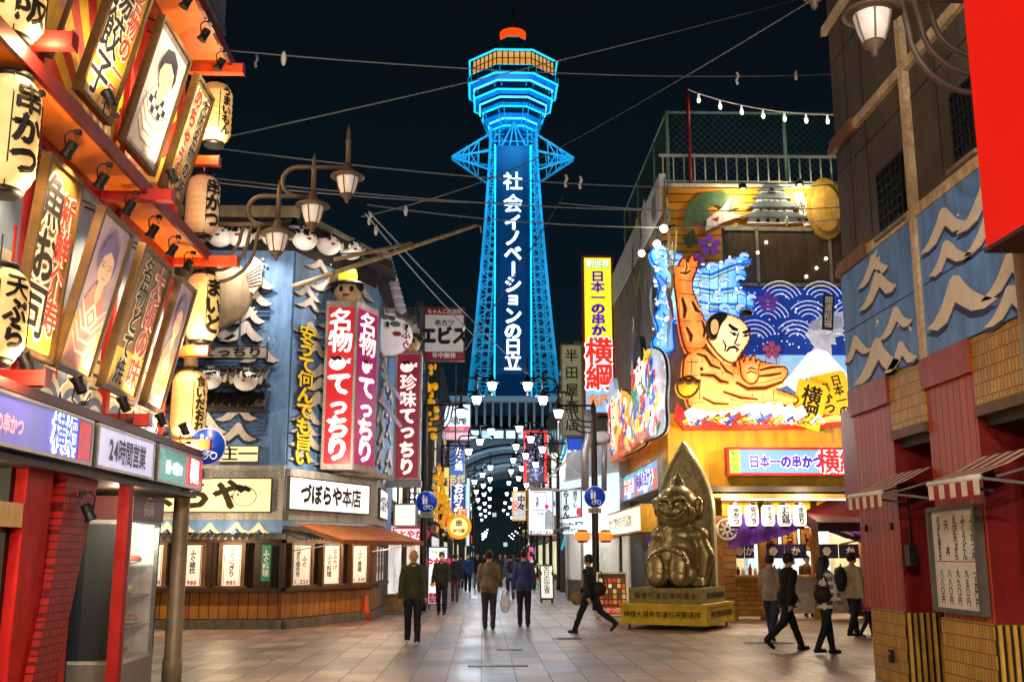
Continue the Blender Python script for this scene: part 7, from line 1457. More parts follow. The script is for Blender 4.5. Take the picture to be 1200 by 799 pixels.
ps(600, 576, 616, 610, 46, 'blade_sign', 'grey sign with one big black character beside the white poster sign', M('#c9c9cc', .5, emit=.4, var=.2), M('#c8a02a', .4, emit=.4), [('中々', .66, .6, .55, INK, dict(vert=True, bold=.06, lf=.002)), ('〇〇', .25, .5, .35, REDM, dict(vert=True, bold=.05, lf=.002))])
def dv(t, f, u0, u1, v0, v1, w):
    h = v1 - v0; ww = u1 - u0
    for q in ((.24, .74, .9, .905), (.24, .74, .52, .525), (.24, .26, .52, .9), (.72, .74, .52, .9)): t.obox(f, u0 + q[0] * ww, u0 + q[1] * ww, v0 + q[2] * h, v0 + q[3] * h + .015, w + .002, w + .008, NVYI)
    t.poly(f, [(u0 + ww * (.74 + .09 * math.cos(a)), v0 + h * (.6 + .05 * math.sin(a))) for a in range(6)], w + .002, w + .01, M('#c8203c', .5, emit=.4)); t.poly(f, [(u0 + ww * .66, v0 + h * .12), (u0 + ww * .66, v0 + h * .46), (u0 + ww * .8, v0 + h * .56), (u0 + ww * .96, v0 + h * .48), (u0 + ww * .95, v0 + h * .12)], w + .002, w + .009, M('#8f9aa8', .5, emit=.3, var=.3))
ps(618, 572, 648, 627, 40, 'blade_sign', 'white lit poster sign with a framed brush drawing and a line of dark lettering', M('#e8eefc', .4, emit=.85, ecol='#e2eaff', var=.06, scale=2), M('#b98a6a', .5), [('らーめん', .38, .70, .15, NVYI, dict(vert=True, bold=.05, lf=.002, pitch=.6)), ('煮干しらーめん', .5, .06, .075, NVYI, dict(bold=.05, lf=.002, sx=.9)), ('玉出', .5, .45, .07, NVYI, dict(bold=.05, lf=.002))], deco=dv)
# round gold sign
c = at(538, 617, 45); o = T('round_sign', 'round gold-rimmed lit sign with dark lettering hanging over the street', 'sign', c - V((0, 0, .55)), 'signs over the shopping street'); m = MB(); m.lathe([(.42, 0), (.42, .25)], c, M('#ffe6b8', .4, emit=.95, ecol='#ffd890', var=.1), 28, (0, -1, 0)); m.build('panel', o); m = MB(); m.tube([c + V((.45 * math.cos(a * .262), -.26, .45 * math.sin(a * .262))) for a in range(24)], .08, M('#f0a020', .4, emit=.7, ecol='#f09a18'), 7, closed=True); m.build('rim', o); m = MB(); m.text(fy(c.y - .25), '串', c.x, c.z + .14, .3, DKB, False, .05, .02); m.text(fy(c.y - .25), 'かつ屋', c.x, c.z - .17, .17, DKB, False, .05, .02); m.build('lettering', o); m = MB(); m.bar(c + V((-.5, .1, .1)), V((-2.9, c.y + .1, c.z + .1)), .06, DKS); m.build('bracket', o)
# gold ornaments
GLD = M('#e8a81c', .4, .3, emit=.42, ecol='#e09a14', var=.35, scale=3); rg = random.Random(12)
for k, (px, py, Y, s) in enumerate(((506, 440, 39, .55), (507, 470, 39, .55), (508, 505, 39.4, .6), (514, 555, 40.5, .5), (512, 585, 41, .7), (521, 578, 42, .7), (517, 612, 42.5, .6), (525, 597, 43, .5))):
    c = at(px, py, Y); m = MB()
    for j in range(9): m.ell(c + V((rg.uniform(-.16, .16), rg.uniform(-.15, .15), rg.uniform(-.7, .7) * s * 1.3)), (rg.uniform(.08, .2) * s * 1.1, .12, rg.uniform(.08, .24) * s * 1.2), GLD, 8, 6)
    m.bar(c, V((-3.0, c.y, c.z)), .05, DKS); m.build('gold_ornament', None, 'lumpy gold lit ornament on the ochre street wall, %s from the top' % ORD[k], 'ornament', 'gold ornaments up the street wall')
rg = random.Random(77); CN = ['white', 'amber', 'pale blue', 'red', 'mint', 'pink']; CH_ = ['#fff6ee', '#ffcf70', '#bfe0ff', '#ff4a3a', '#a8f0d8', '#ff9ac0']
for k in range(30):
    Y = 60 + k * 3.4; sd = -1 if k % 2 else 1; xw = (-2.75 + .006 * (Y - 60)) if sd < 0 else (4.95 + .012 * (Y - 60)); z = rg.uniform(2.6, 7.5); w_ = rg.uniform(.5, 1.0); h_ = rg.uniform(.7, 2.6); ci = rg.randrange(6)
    x0 = xw if sd < 0 else xw - w_
    sign('blade_sign', '%s lit sign far up the street, %s side, %s from the plaza' % (CN[ci], 'fugu' if sd < 0 else 'ramen', ORD[k // 2]), 'sign', fy(Y), x0, x0 + w_, z, z + h_, .2, M(CH_[ci], .5, emit=.85, ecol=CH_[ci], var=.25, scale=3), DKS, [(rg.choice(['酒', '串', '鮨', '湯', '麺', '丼']), .5, .5, .7, NVYI if ci != 3 else WHT, dict(vert=True, bold=.05, lf=.003))], 'small lit signs far up the shopping street', .06)
# white lit shop corner behind the blue restaurant
q = rect(462, 590, 489, 617, 35.3); ps(462, 590, 489, 617, 35.3, 'shop_sign', 'blank cream lit sign over the small pink-lit shop on the corner', M('#fff0e0', .4, emit=.75, ecol='#f6e2d2', var=.05), STEEL, [])
ps(461, 618, 494, 634, 34.9, 'shop_sign', 'pink and white lit strip sign over the small shop', M('#ffd8d4', .4, emit=.85, var=.2, scale=2), M('#c8305a', .4, emit=.4), [('ふぐとやかき', .5, .5, .6, M('#c02050', .4, emit=.3), dict(bold=.05, lf=.002))])
def standing(px0, py0, px1, py1, Y, label, face, texts, edge=DKS, deco=None, lean=.12):
    x0, x1, z0, z1 = rect(px0, py0, px1, py1, Y); z0 = .06; f = Fr((0, Y, 0), (1, 0, 0), (0, lean, 1)); r = sign('standing_sign', label, 'standing sign', f, x0, x1, z0 + .05, z1, .12, face, edge, texts, None, .04, deco=deco); m = MB()
    for x in (x0 + .05, x1 - .05): m.bar((x, Y + .02, 0), (x, Y + .05, .3), .05, edge); m.bar((x, Y + .55, 0), (x, Y + .15, z1 * .8), .04, edge)
    m.build('leg', r); return r
def dm(t, f, u0, u1, v0, v1, w):
    rg2 = random.Random(3); n = 6; ww = (u1 - u0 - .1) / n
    for i in range(n):
        for j in range(5):
            a, b_ = u0 + .05 + i * ww, v0 + .28 + j * (v1 - v0 - .42) / 5; t.obox(f, a + .015, a + ww - .015, b_ + .015, b_ + (v1 - v0 - .42) / 5 - .02, w + .001, w + .004, M(['#7a2418', '#c97a2a', '#e8d8b0', '#5a3a1c', '#b8401e', '#d8b060'][rg2.randrange(6)], .5, emit=.3, var=.4, scale=25))
    t.obox(f, u0 + .05, u1 - .05, v0 + .06, v0 + .22, w + .001, w + .004, M('#c8281c', .5, emit=.4)); t.obox(f, u0 + .05, u1 - .05, v1 - .13, v1 - .05, w + .001, w + .004, M('#3a2418', .5, emit=.2)); t.text(f, '串かつ定食', (u0 + u1) / 2, v0 + .14, .12, WHT, False, .04, w + .006)
standing(700, 670, 736, 716, 27.3, 'sandwich board crowded with food photos beside the bronze statue', M('#4a2c1a', .5, emit=.15), [], CREAM, dm, .22)
standing(633, 661, 649, 704, 37.5, 'white leaning menu board outside the white ramen shop', M('#eae6da', .5, emit=.6, var=.1), [('本日の定食', .5, .6, .5, M('#5a8a3a', .5), dict(vert=True, bold=.03, pitch=.9))], DKS, None, .3)
standing(501, 640, 525, 706, 33.6, 'tall lit standing sign with crimson lettering beside the blue sign pole', M('#fff4f0', .4, emit=.9, var=.05), [('やかき', .5, .72, .18, M('#d81c48', .4, emit=.5), dict(bold=.07, sx=.9)), ('大阪名物', .5, .9, .07, GRN, dict(bold=.04)), ('大阪', .5, .1, .16, WHT, dict(bold=.05, w=.17))], M('#2a4a8a', .4, emit=.2), lambda t, f, u0, u1, v0, v1, w: (t.obox(f, u0 + .05, u1 - .05, v0 + .05, v0 + .36, w + .001, w + .006, M('#b8185a', .4, emit=.5)), [t.ell(f.p(u0 + .16 + .13 * k, v0 + .62 + .12 * (k % 2), w), (.1, .02, .08), M(['#d8b060', '#c84a2a', '#6a8a3a'][k % 3], .5, emit=.4), 8, 5) for k in range(4)]))
# ---- white ramen shop
RW = T('ramen_shop', 'white lit ramen shop with a big blank fascia and glass front', 'building', (4.6, 37, 0)); pl = gp(652, 706); P0 = V((3.15, 40, 0)); P1 = V((4.55, 35.2, 0)); f = Fr(P0, P1 - P0, (0, 0, 1)); L_ = (P1 - P0).length
def fp(px, py): r = ray(px, py); o = V((0, 0, CH)); t = (f.o - o).dot(f.n) / r.dot(f.n); p = o + r * t - f.o; return p.dot(f.u), p.z
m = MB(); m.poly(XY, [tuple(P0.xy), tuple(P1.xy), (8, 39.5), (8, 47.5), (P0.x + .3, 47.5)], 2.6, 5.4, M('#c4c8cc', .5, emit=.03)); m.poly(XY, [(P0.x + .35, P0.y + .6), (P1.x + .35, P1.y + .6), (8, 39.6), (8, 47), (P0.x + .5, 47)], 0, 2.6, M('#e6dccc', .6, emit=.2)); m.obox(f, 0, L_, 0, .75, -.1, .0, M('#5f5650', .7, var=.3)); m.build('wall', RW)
z_f0, z_f1 = fp(690, 624)[1], fp(690, 570)[1]
m = MB(); m.obox(f, 0, L_, z_f0, z_f1 + .3, .0, .15, M('#dcecf4', .4, emit=.72, ecol='#cfe6f0', var=.06, scale=1)); m.build('fascia', RW); m = MB(); ua, ub = fp(660, 600)[0], fp(687, 600)[0]; w_ = .16
for q in ((ua, ub, z_f1 - .05, z_f1), (ua, ub, z_f0 + .55, z_f0 + .6), (ua, ua + .1, z_f0 + .6, z_f1 - .05), (ub - .1, ub, z_f0 + .6, z_f1 - .05)): m.obox(f, *q, w_, w_ + .01, INK)
m.text(f, 'らーめん', ua + (ub - ua) * .32, (z_f0 + z_f1) / 2 + .27, .26, INK, True, .05, w_, sx=2.6, pitch=.95, lift=.002); m.text(f, '煮干し', ua + (ub - ua) * .72, (z_f0 + z_f1) / 2 + .4, .2, INK, True, .03, w_, sx=2.6, lift=.002); m.poly(f, [(ub - .25 + .3 * math.cos(a), z_f0 + .75 + .16 * math.sin(a)) for a in range(6)], w_ + .01, w_ + .02, M('#c8203c', .5, emit=.3)); m.text(f, '濃厚らーめん専門店', ua + (ub - ua) * .5, z_f0 + .34, .15, INK, False, .04, w_, sx=2.0, lift=.002); m.text(f, '煮干しの天才', ua + (ub - ua) * .5, z_f0 + .13, .15, INK, False, .04, w_, sx=2.0, lift=.002); m.build('lettering', RW)
m = MB(); m.obox(f, .1, L_ - .1, .75, 2.5, -.04, -.02, glassmat((.9, .95, 1), .05, .25)); m.build('glass', RW)
for u in (.05, 1.5, 2.9, L_ - .1): m = MB(); m.obox(f, u, u + .08, 0, 2.6, -.06, .03, STEEL); m.build('window_post', RW)
m = MB(); m.obox(f, .4, 1.8, .8, 2.2, -.42, -.4, M('#f4f6ee', .5, emit=.9, var=.25, scale=2.5)); m.obox(f, 2.2, 2.9, 1.0, 1.9, -.42, -.4, M('#b8c0a0', .5, emit=.5, var=.4, scale=4)); m.build('poster', RW)
for k, px in enumerate((683, 710)):
    q = at(px, 628, 34.9); lantern(q + V((0, .1, 0)), .26, .3, '', ['flat orange paper lantern on the glass front, beside the sign pole', 'flat orange paper lantern under the blank white fascia, nearest the statue'][k], M('#ff9a4a', .5, emit=.85, ecol='#ff7a28', var=.12), 'orange lanterns of the ramen shop', ribs=5, hang=.1)
lamp('POINT', f.p(1.6, 2.4, .7), 36, (1, .93, .85), .05); lamp('POINT', f.p(3.8, 2.4, .6), 28, (1, .96, .9), .05)
m = MB(); a = at(640, 562, 38.5); d = at(676, 528, 36); m.tube([a, d], .03, WHT, 6); m.tube([at(622, 574, 39), at(700, 574, 36.5)], .04, WHT, 6); m.tube([at(664, 541, 37), at(682, 560, 36)], .025, WHT, 5); m.build('tube_rack', None, 'white tube frame standing above the ramen shop signs', 'frame')
m = MB(); c = at(690, 590, 34.2); m.tube([at(688, 480, 34.9) , at(690, 510, 34.9), at(685, 530, 34.9), at(686, 575, 34.9)], .13, M('#9a9a96', .4, .5), 10); m.tube([at(708, 505, 34.9), at(708, 575, 34.9)], .09, M('#8a8a86', .4, .5), 8); m.ell(at(705, 512, 34.8), (.26, .2, .2), M('#c9c4d0', .5), 12, 8); m.build('vent_duct', None, 'grey metal vent ducts on the wall above the ramen shop', 'duct')
# stall goods in front of the far shops
rg = random.Random(17)
for k in range(14):
    px = rg.uniform(618, 632); py = 690 - k * 3.6; c = at(px, py, 39 + rg.uniform(0, 2.5)); m = MB(); m.ell(c, (rg.uniform(.05, .1), .07, rg.uniform(.06, .11)), M(rg.choice(['#e8304a', '#f0c020', '#e86aa0', '#f0f0f0', '#d83020', '#6ab040']), .5, emit=.35), 8, 6); m.tube([c + V((0, 0, .1)), V((c.x, c.y, 2.6))], .008, BLK, 4); m.build('hanging_toy', None, 'bright round toy at the stall beside the ramen shop, %s counted upwards' % ORD[k], 'toy', 'hanging toys at the stall')
m = MB(); m.box(3.0, 3.6, 39.2, 44, 2.55, 2.65, DKS); m.box(3.4, 3.6, 39.2, 44, 0, .7, M('#8a6a3a', .6)); m.build('stall_frame', None, 'dark stall shelf with a flat canopy where the toys hang', 'stall')
# bulky round traffic sign on the ramen kerb and one on the fugu kerb
round_sign(500, 588, 32.3, .33, 'blue round pedestrian and bicycle sign on the street pole beside the crimson blade sign', (500, 603, '6-22', '#9a9a9a'), 'grey street number plate below the round sign by the crimson blade sign', -1.78)
round_sign(697, 582, 32.3, .33, 'blue round pedestrian and bicycle sign in front of the white ramen shop', (697, 598, '6-20', '#b09a70'), 'tan street number plate below the round sign by the ramen shop', 3.45)
# the street goes on behind the tower foot
for k, (x0, x1, y, h_) in enumerate(((-40, -5, 235, 16), (8, 45, 240, 18), (-22, 26, 330, 22))):
    r = T('distant_building', ['dark distant building beyond the arch, on the fugu side', 'dark distant building beyond the arch, on the ramen side', 'dark distant building closing the far end of the street'][k], 'building', ((x0 + x1) / 2, y, 0), 'distant buildings beyond the arch'); m = MB(); m.box(x0, x1, y, y + 30, 0, h_, M('#2c3836', .8)); m.build('wall', r)
    for i in range(14): px = x0 + (x1 - x0) * (i + .5) / 14; m = MB(); m.box(px - .6, px + .6, y - .1, y - .02, 1.2 + 3 * (i * 7 % 5), 2.4 + 3 * (i * 7 % 5), M(['#ffe9c0', '#dff0ff', '#c8ffe0'][i % 3], .4, emit=.5)); m.build('window', r)
for k in range(8):
    y = 210 + 14 * k; copy_tree(proto_lit, ((-1.0 if k % 2 else 9.5), y, 0), 0 if k % 2 else math.pi, 'lit three-lantern street lamp beyond the tower arch, %s of eight' % ORD[k], 'lit street lamps beyond the tower arch')
for x, y in ((-2, 215), (10, 222), (3, 316), (-8, 312), (14, 312)): lamp('POINT', (x, y, 6.5), 900, (.75, .92, 1), .05)  # bare lights added to brighten the distant walls
# far trees by the tower foot
def tree(x, y, h, label):
    o = T('street_tree', label, 'tree', (x, y, 0), 'trees near the tower foot'); m = MB(); m.tube([(x, y, 0), (x + .1, y, h * .4), (x, y, h * .8)], [.2, .15, .05], DKB, 7)
    for k in range(5): a = k * 1.3; m.tube([(x, y, h * (.35 + .08 * k)), (x + math.cos(a) * h * .2, y + math.sin(a) * h * .2, h * (.55 + .08 * k))], [.08, .03], DKB, 5)
    m.build('trunk', o); m = MB(); rr = random.Random(int(y)); vs = []; fs = []
    for k in range(1500):
        a = rr.uniform(0, 6.28); q = rr.random() ** .4; e_ = rr.uniform(-1, 1); c = V((x + math.cos(a) * q * h * .27 * math.sqrt(1 - e_ * e_ * .8), y + math.sin(a) * q * h * .27, h * .68 + e_ * h * .3)); d = V((rr.uniform(-1, 1), rr.uniform(-1, 1), rr.uniform(-1, 1))) * .17; e2 = V((rr.uniform(-1, 1), rr.uniform(-1, 1), rr.uniform(-1, 1))) * .17; i = len(vs); vs += [c, c + d, c + d + e2, c + e2]; fs.append((i, i + 1, i + 2, i + 3))
    m.add(vs, fs, M('#2c4a2c', .7, var=.4)); m.build('crown', o)
tree(5.6, 120, 8, 'dark leafy street tree on the ramen side, closer of the two'); tree(6.4, 134, 9, 'dark leafy street tree on the ramen side, farther of the two')
for y in (40, 52, 66, 84): lamp('POINT', (.8, y, 5.5), 40, (.9, .95, 1), .04) if False else None
# ================================================================ overhead wires
WR = M('#8f949a', .5, .3, var=.1); wires = [((250, 58, 16), (1000, 86, 26), .25), ((255, 163, 18), (945, -3, 30), .1), ((632, 186, 40), (965, -8, 22), .1), ((240, 172, 17), (985, 216, 27), .35), ((240, 208, 17), (985, 243, 27), .3), ((430, 240, 24), (990, 256, 27.9), .4), ((235, 212, 17), (600, 238, 30), .1), ((424, 254, 24), (640, 180, 34), .2), ((428, 250, 24), (556, 394, 36), .1), ((432, 248, 24), (620, 440, 40), .1), ((545, 410, 36), (660, 230, 40), .1), ((655, 238, 30), (990, 240, 27.8), .2)]
for k, (a, b_, sag) in enumerate(wires):
    p, q = at(*a), at(*b_); m = MB(); n = 16; r_ = .014 * (a[2] + b_[2]) / 45
    m.tube([p.lerp(q, t / n) - V((0, 0, 4 * sag * (t / n) * (1 - t / n))) for t in range(n + 1)], r_, WR, 5)
    if k in (0, 5, 8): 
        for t in (.07, .86): c = p.lerp(q, t); m.ell(c - V((0, 0, .12)), (.05, .05, .14), WHT, 6, 5)
    m.build('overhead_wire', None, 'thin pale overhead wire, %s of those counted down the sky' % (ORD + ['tenth', 'eleventh', 'twelfth'])[k], 'wire', 'overhead wires across the night sky')
for k, (px, py) in enumerate(((300, 72), (433, 256), (680, 214), (864, 92), (663, 212))):
    c = at(px, py, 22); m = MB(); m.tube([c + V((0, 0, .14)), c + V((.03, 0, .05)), c + V((-.02, 0, -.05)), c - V((0, 0, .14))], .03, WHT, 6); m.build('wire_insulator', None, 'small white insulator hanging on a wire, %s from the orange beams' % ORD[k], 'insulator', 'insulators on the wires')
# ================================================================ people
SKINT = M('#c9956f', .5, var=.06); SHOEB = M('#1a1715', .4)
def person(label, px, py, H, face, top, trou, hair='#14100e', walk=0.0, arms=(.1, .1), elbow=(.25, .25), vox=.0105, coat=0, shoe='#1a1715', lean=0, skirt=False, longhair=False, cap=None, bald=False, mask=False, hood=False, at_=None, topvar=.15, width=1.0, check=None, group=None, abd=.2):
    width *= 1.02
    """face = heading in degrees: 0 looks at the camera, 180 away, 90 to +X"""
    g0 = at_ or gp(px, py); s = H / 1.72; ra = rad(face); fw = V((math.sin(ra), -math.cos(ra), 0)); rt = V((-math.cos(ra), -math.sin(ra), 0))
    o = T('person', label, 'person', g0, group)
    m = MB(); seg = []; K = BLK
    def cap_(p, q, r0, r1, lab, n=10): m.cap(p, q, r0, r1, K, n); seg.append((p, q, (r0 + r1) / 2, lab))
    def P(x, y, z): return (rt * x + fw * y) * s + V((0, 0, z * s))
    def ell_(c, r, lab):
        rot = Matrix((rt, fw, V((0, 0, 1)))).transposed(); m.ell(c, tuple(q * s for q in r), K, 16, 10, rot); seg.append((c, c + V((0, 0, .001)), min(r) * s, lab))
    hz = .90; foot = []
    for sd, sw in ((-1, walk), (1, -walk)):
        th = sw; kn = max(0, -sw) * 1.1 + .04 if walk else .03
        hip = P(sd * .09, 0, hz); knee = hip + (fw * math.sin(th) + V((0, 0, -math.cos(th)))) * .42 * s; ank = knee + (fw * math.sin(th - kn) + V((0, 0, -math.cos(th - kn)))) * .41 * s
        foot.append((hip, knee, ank, th - kn * .9))
    dz = min(a.z for _, _, a, _ in foot) - .085 * s; low = V((0, 0, -dz))
    for (hip, knee, ank, ta), sd in zip(foot, (-1, 1)):
        hip, knee, ank = hip + low, knee + low, ank + low; bg_ = 1.0 if not skirt else .8
        cap_(hip, knee, .098 * s * bg_ * min(width, 1.1), .074 * s * bg_, 't'); cap_(knee, ank, .072 * s * bg_, .058 * s * bg_, 't')
        lift = ank.z > .13 * s; fd = (fw * math.cos(ta * .8) + V((0, 0, math.sin(ta * .8)))) if lift else fw
        heel = ank - fd * .045 * s + V((0, 0, -.05 * s)); toe = ank + fd * .14 * s + V((0, 0, -.055 * s)); cap_(heel, toe, .042 * s, .036 * s, 's')
    B = low; ln = fw * lean
    def Q(x, y, z): return P(x, y, z) + B + ln * max(0, z - .9) * s
    ell_(Q(0, -.005, .93), (.165 * width, .115, .13), 't'); ell_(Q(0, 0, 1.08), (.155 * width + coat * .3, .112 + coat * .3, .16), 'o'); ell_(Q(0, 0, 1.26), (.178 * width + coat * .25, .118 + coat * .25, .20), 'o'); cap_(Q(-.125, 0, 1.375), Q(.125, 0, 1.375), .062 * s, .062 * s, 'o')
    if coat: ell_(Q(0, 0, .95), (.185 * width + coat * .6, .135 + coat * .6, .19), 'o')
    cap_(Q(0, .0, 1.40), Q(0, .015, 1.52), .058 * s, .054 * s, 'o' if hood else 'n')
    ell_(Q(0, -.012, 1.43), (.10, .085, .045), 'o')
    hd = Q(0, .02, 1.60); ell_(hd, (.08, .1, .118), 'h'); ell_(Q(0, .05, 1.545), (.056, .055, .055), 'h'); ell_(Q(0, .118, 1.585), (.014, .02, .024), 'h')
    for sd in (-1, 1): ell_(Q(sd * .078, .012, 1.59), (.012, .022, .032), 'h')
    for sd, a, e in ((-1, arms[0], elbow[0]), (1, arms[1], elbow[1])):
        sh = Q(sd * .168 * width, 0, 1.365); d1 = (fw * math.sin(a) + rt * sd * abd - V((0, 0, math.cos(a)))).normalized(); el = sh + d1 * .285 * s; d2 = (fw * math.sin(a + e) + rt * sd * abd * (.2 if e < .8 else -1.2) - V((0, 0, math.cos(a + e)))).normalized(); wr = el + d2 * .245 * s
        k = 1.08 + coat * 6; cap_(sh, el, .056 * s * k, .049 * s * k, 'a'); cap_(el, wr, .049 * s * k, .040 * s * k, 'a'); pm = wr + d2 * .055 * s; cap_(wr + d2 * .015 * s, pm, .026 * s, .032 * s, 'k')
        sidev = d2.cross(rt * sd).normalized() if d2.cross(rt * sd).length > .1 else fw
        for j in range(4): b_ = pm + fw * (j - 1.5) * .017 * s; t1 = b_ + d2 * (.05 + .008 * (1.5 - abs(j - 1.3))) * s; cap_(b_, t1, .011 * s, .010 * s, 'k', 6); cap_(t1, t1 + (d2 - rt * sd * .5).normalized() * .03 * s, .010 * s, .009 * s, 'k', 6)
        cap_(pm - d2 * .03 * s, pm + (d2 * .5 + fw).normalized() * .055 * s, .013 * s, .011 * s, 'k', 6)
    vs, fs = remesh(m, vox, 2)
    segs = [(p, q, r_, l) for p, q, r_, l in seg]
    mt = {'a': top if not isinstance(top, str) else M(top, .8, var=topvar, scale=14, bump=.35), 'o': top if not isinstance(top, str) else M(top, .8, var=topvar, scale=14, bump=.35), 't': M(trou, .8, var=.15, scale=12, bump=.3), 's': M(shoe, .5), 'k': SKINT, 'h': SKINT, 'n': SKINT}
    gz = []
    lab = []
    for v in vs:
        best = 1e9; bl = 'o'
        for p, q, r_, l in segs:
            d = q - p; L2_ = d.length_squared; t = max(0, min(1, (v - p).dot(d) / L2_)) if L2_ > 1e-9 else 0; dd = (v - p - d * t).length - r_ * (1.0 if l != 't' or v.z > .84 * s else 1.1)
            if dd < best: best = dd; bl = l
        if bl in 'ot': bl = 'o' if v.z > ((.83 - coat) if coat else .945) * s else 't'
        lab.append(bl)
    for i, v in enumerate(vs):                                     # cloth folds
        if lab[i] in 'oat':
            q = V((v.x * 9, v.y * 9, v.z * (5 if lab[i] == 'o' else 9))) + g0 * 3; vs[i] = v + NZ.noise_vector(q) * (.014 if vox < .015 else .008) * (1 if lab[i] != 't' else .8)
    b = MB(); b.v = [v + g0 for v in vs]
    for fc in fs:
        ls = [lab[i] for i in fc]; l = max(set(ls), key=ls.count); b.smooth.add(len(b.f)); b.f.append(fc); b.mi.append(b.mat(mt[l]))
    b.build('body', o)
    HM = M(hair, .55, var=.25, scale=40, bump=.4); rot = Matrix((rt, fw, V((0, 0, 1)))).transposed(); hb = hd + g0
    if not bald or cap:
        hm = MB(); q = V(hb) + (-fw * .012 + V((0, 0, .012))) * s; hm.ell(q, (.092 * s, .112 * s, .122 * s), HM if not cap else M(cap, .7), 18, 14, rot)
        keep = []; idx = 0
        for i, fc in enumerate(hm.f):
            c = sum((hm.v[j] for j in fc), V((0, 0, 0))) / len(fc) - q; fy_, fz_ = c.dot(fw) / s, c.z / s
            if fz_ > .055 or (fy_ < .02 and fz_ > -.06) or (fy_ < -.05 and fz_ > -.085): keep.append(i)
        hm.smooth = set(range(len(keep))); hm.mi = [hm.mi[i] for i in keep]; hm.f = [hm.f[i] for i in keep]
        if cap: hm.lathe([(.09 * s, .0), (.092 * s, .012 * s)], q + fw * .075 * s + V((0, 0, .035 * s)), M(cap, .7), 12)
        if longhair:
            for k in range(5): hm.cap(q + rt * (k - 2) * .028 * s - fw * .055 * s, q + rt * (k - 2) * .036 * s - fw * .10 * s - V((0, 0, (.3 + .02 * (k % 2)) * s)), .05 * s, .03 * s, HM, 8)
            for sd in (-1, 1): hm.cap(q + rt * sd * .07 * s + fw * .01 * s, q + rt * sd * .085 * s - V((0, 0, .22 * s)) - fw * .02 * s, .03 * s, .02 * s, HM, 8)
        hr = random.Random(int(px * 7))
        for k in range(26): a = hr.uniform(0, 6.28); e_ = hr.uniform(.15, 1.3); hm.ell(q + (rt * math.cos(a) * .08 * math.cos(e_) + fw * (math.sin(a) * .095 * math.cos(e_) - .012)) * s * (1 if e_ > .5 or math.sin(a) < .2 else .3) + V((0, 0, .10 * math.sin(e_) * s)), (hr.uniform(.018, .034) * s, hr.uniform(.018, .034) * s, hr.uniform(.015, .03) * s), HM if not cap else M(cap, .7), 7, 5)
        hm.build('hair' if not cap else 'cap', o)
    fm = MB()
    for sd in (-1, 1): fm.ell(hb + (rt * sd * .03 + fw * .084) * s + V((0, 0, .008 * s)), (.010 * s, .006 * s, .006 * s), BLK, 7, 5, rot); fm.ell(hb + (rt * sd * .03 + fw * .088) * s + V((0, 0, .03 * s)), (.017 * s, .006 * s, .004 * s), HM, 7, 5, rot)
    fm.ell(hb + fw * .092 * s - V((0, 0, .058 * s)), (.022 * s, .010 * s, .006 * s), M('#8f4a3e', .5), 8, 5, rot); fm.build('face', o)
    if mask: mk = MB(); mk.ell(hb + fw * .055 * s - V((0, 0, .045 * s)), (.066 * s, .062 * s, .052 * s), M('#e8ecee', .7), 12, 8, rot); mk.build('face_mask', o)
    gm = MB(); rr = (.062 + .25 * coat) * s                     # collar ring, back seam, pocket flaps, cuffs
    gm.tube([g0 + Q(0, .01, 1.455) + (rt * math.cos(q * .524) * rr + fw * math.sin(q * .524) * rr * .9) for q in range(12)], .017 * s, mt['o'], 6, closed=True); gm.build('collar', o)
    if coat and vox < .015:
        hz_ = (.83 - coat); hw_ = (.185 * width + coat * .6) * s; gm = MB(); gm.tube([g0 + Q(0, 0, hz_ + .015) + rt * math.cos(q * .393) * hw_ * .86 + fw * math.sin(q * .393) * (.135 + coat * .6) * s * .88 for q in range(16)], .016 * s, mt['o'], 6, closed=True); gm.build('hem_band', o)
    return o
def bag(c, r, col, label, nm='shoulder_bag', cat='bag', strap=None):
    m = MB(); c = V(c); m.ell(c, r, M(col, .7, var=.2, scale=10, bump=.3), 14, 9); mm = MB()
    if strap: m.tube([c + V((-r[0] * .7, 0, r[2] * .7)), c + V((-r[0] * .3, 0, r[2] + strap)), c + V((r[0] * .3, 0, r[2] + strap)), c + V((r[0] * .7, 0, r[2] * .7))], .015, M(col, .7), 6)
    return m.build(nm, None, label, cat)
PLAID = brickmat('#8c8478', '#2a2624', '#d8d0c0', .16, .13, .03, .8, .2, 'XZ', 0, .25)
person('bald person in an olive sweater and black trousers walking towards the camera', 483, 755, 1.72, 4, '#3f4226', '#17161a', walk=.10, arms=(.08, -.05), elbow=(.3, .25), bald=True, shoe='#d8d2c4', coat=.012)
person('person in a dark olive jacket and a grey cap by the standing sign', 517, 720, 1.70, -5, '#2b2c22', '#131315', walk=.1, arms=(.2, .1), elbow=(.5, .5), cap='#3a3a40', coat=.018, mask=True)
person('person in plum trousers and a charcoal jacket seen from behind', 533, 705, 1.66, 170, '#26262e', '#5a3442', walk=.06, coat=.02)
person('person in a bright blue jacket and black trousers walking down the street', 548, 694, 1.70, 0, '#1d3c78', '#141417', walk=.22, coat=.02, mask=True)
person('person in a black jacket and pale jeans beside the blue-jacketed walker', 559, 690, 1.70, 10, '#141416', '#6b7a8c', walk=.15, coat=.02)
person('person in a brown boxy jacket and dark grey trousers standing with back turned', 573, 737, 1.72, 176, '#7a664a', '#33322f', arms=(.12, .22), elbow=(.25, .75), coat=.035, width=1.05, walk=.05)
person('person in a quilted navy jacket and black trousers standing with back turned', 614, 734, 1.74, 178, '#343e6c', '#16161a', arms=(.05, .08), elbow=(.2, .2), coat=.03, width=1.0, walk=.03)
person('person in a pale blue-grey coat walking away past the ramen shop', 598, 702, 1.66, 190, '#5d7484', '#22262e', walk=.12, coat=.035)
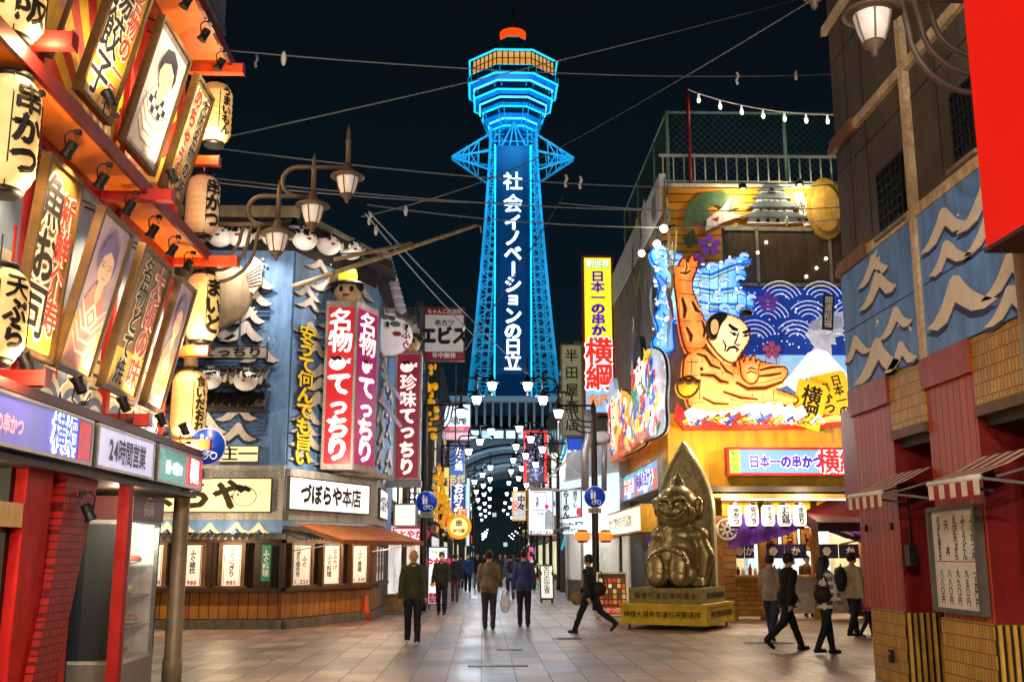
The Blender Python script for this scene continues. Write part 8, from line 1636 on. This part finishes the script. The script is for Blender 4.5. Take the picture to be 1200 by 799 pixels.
person('person in a black jacket striding past the white ramen shop', 693, 742, 1.70, 235, '#17171a', '#141416', walk=.46, arms=(-.35, .4), elbow=(.35, .5), coat=.02, lean=.06, abd=.1)
person('person in a loose black coat striding beside the skewer counter', 925, 762, 1.72, 110, '#0e0e10', '#121214', walk=.42, arms=(.5, -.4), elbow=(.3, .25), coat=.045, lean=.10, mask=True)
person('person in a beige jacket and blue jeans half hidden behind the black-coated walker', 906, 750, 1.66, 150, '#b09a80', '#2c3450', walk=.3, arms=(.3, -.2), elbow=(.6, .4), coat=.03, shoe='#5a2418')
person('long-haired person in a grey plaid coat and black heeled boots', 971, 766, 1.62, 105, PLAID, '#121820', walk=.2, arms=(.15, .1), elbow=(.6, .5), coat=.045, longhair=True, hair='#20140e')
person('person in a cream coat with a black backpack walking by the red pilasters', 1003, 746, 1.68, 120, '#b8a684', '#1c1a1c', walk=.2, coat=.045, mask=True, arms=(.2, -.1))
person('small child in a pink coat beside the cream-coated person', 1019, 746, 1.12, 100, '#c8506e', '#20202a', walk=.25, coat=.04, shoe='#3a3a4a')
person('cook in a brown cap and patterned scarf behind the skewer counter', 946, 700, 1.62, 0, '#5a4a30', '#1a1a1a', cap='#6b3a20', at_=V((f2(946, 670, YF + .9)[0], YF + .9, 0)), vox=.014)
far = [(586, 684, '#2a2c34', '#1c1c22', 0), (592, 680, '#5a6a80', '#22242c', 10), (607, 690, '#1e1e26', '#202028', 185), (623, 686, '#3a2a2e', '#1a1a1e', 170), (567, 676, '#22242c', '#3a4048', 5), (576, 674, '#4a3c34', '#1c1c20', 180), (601, 672, '#6b6a72', '#24242a', 0), (540, 690, '#3c3a3a', '#22222a', 175)]
fl_ = ['charcoal top under the far lamps', 'steel blue coat near the street centre', 'black top walking away by the toy stall', 'maroon-brown top beside the toy stall', 'dark top and grey trousers far up the street', 'brown top far up the street', 'grey top, smallest in the distance', 'dim grey top behind the blue jacket']
for (px, py, a, b_, fc), l in zip(far, fl_): person('distant pedestrian with a ' + l, px, py, 1.68, fc, a, b_, walk=.18, vox=.02, coat=.025, group='distant pedestrians up the street')
c = gp(573, 737); bag((c.x + .36, c.y - .05, .56), (.12, .07, .2), '#e6e8e6', 'white plastic carrier bag held by the brown-jacketed person', 'carrier_bag', 'bag', .1)
c = gp(693, 742); bag((c.x + .16, c.y - .1, .92), (.17, .09, .16), '#1c1a1a', 'black sling bag on the striding person by the ramen shop', 'shoulder_bag', 'bag', .2); bag((c.x - .30, c.y + .02, .72), (.13, .08, .14), '#8c6440', 'tan handbag swinging beside the striding person by the ramen shop', 'handbag', 'bag', .1)
c = gp(1003, 746); bag((c.x - .22, c.y + .06, 1.15), (.13, .16, .26), '#15151a', 'black backpack on the cream-coated person', 'backpack', 'bag')
c = gp(598, 702); bag((c.x + .02, c.y - .19, 1.2), (.16, .12, .24), '#1b2030', 'dark backpack on the pale blue-grey coat', 'backpack', 'bag')
c = gp(971, 766); bag((c.x - .1, c.y - .18, .98), (.16, .08, .14), '#2a1e1a', 'dark brown handbag at the hip of the plaid coat', 'handbag', 'bag', .16)
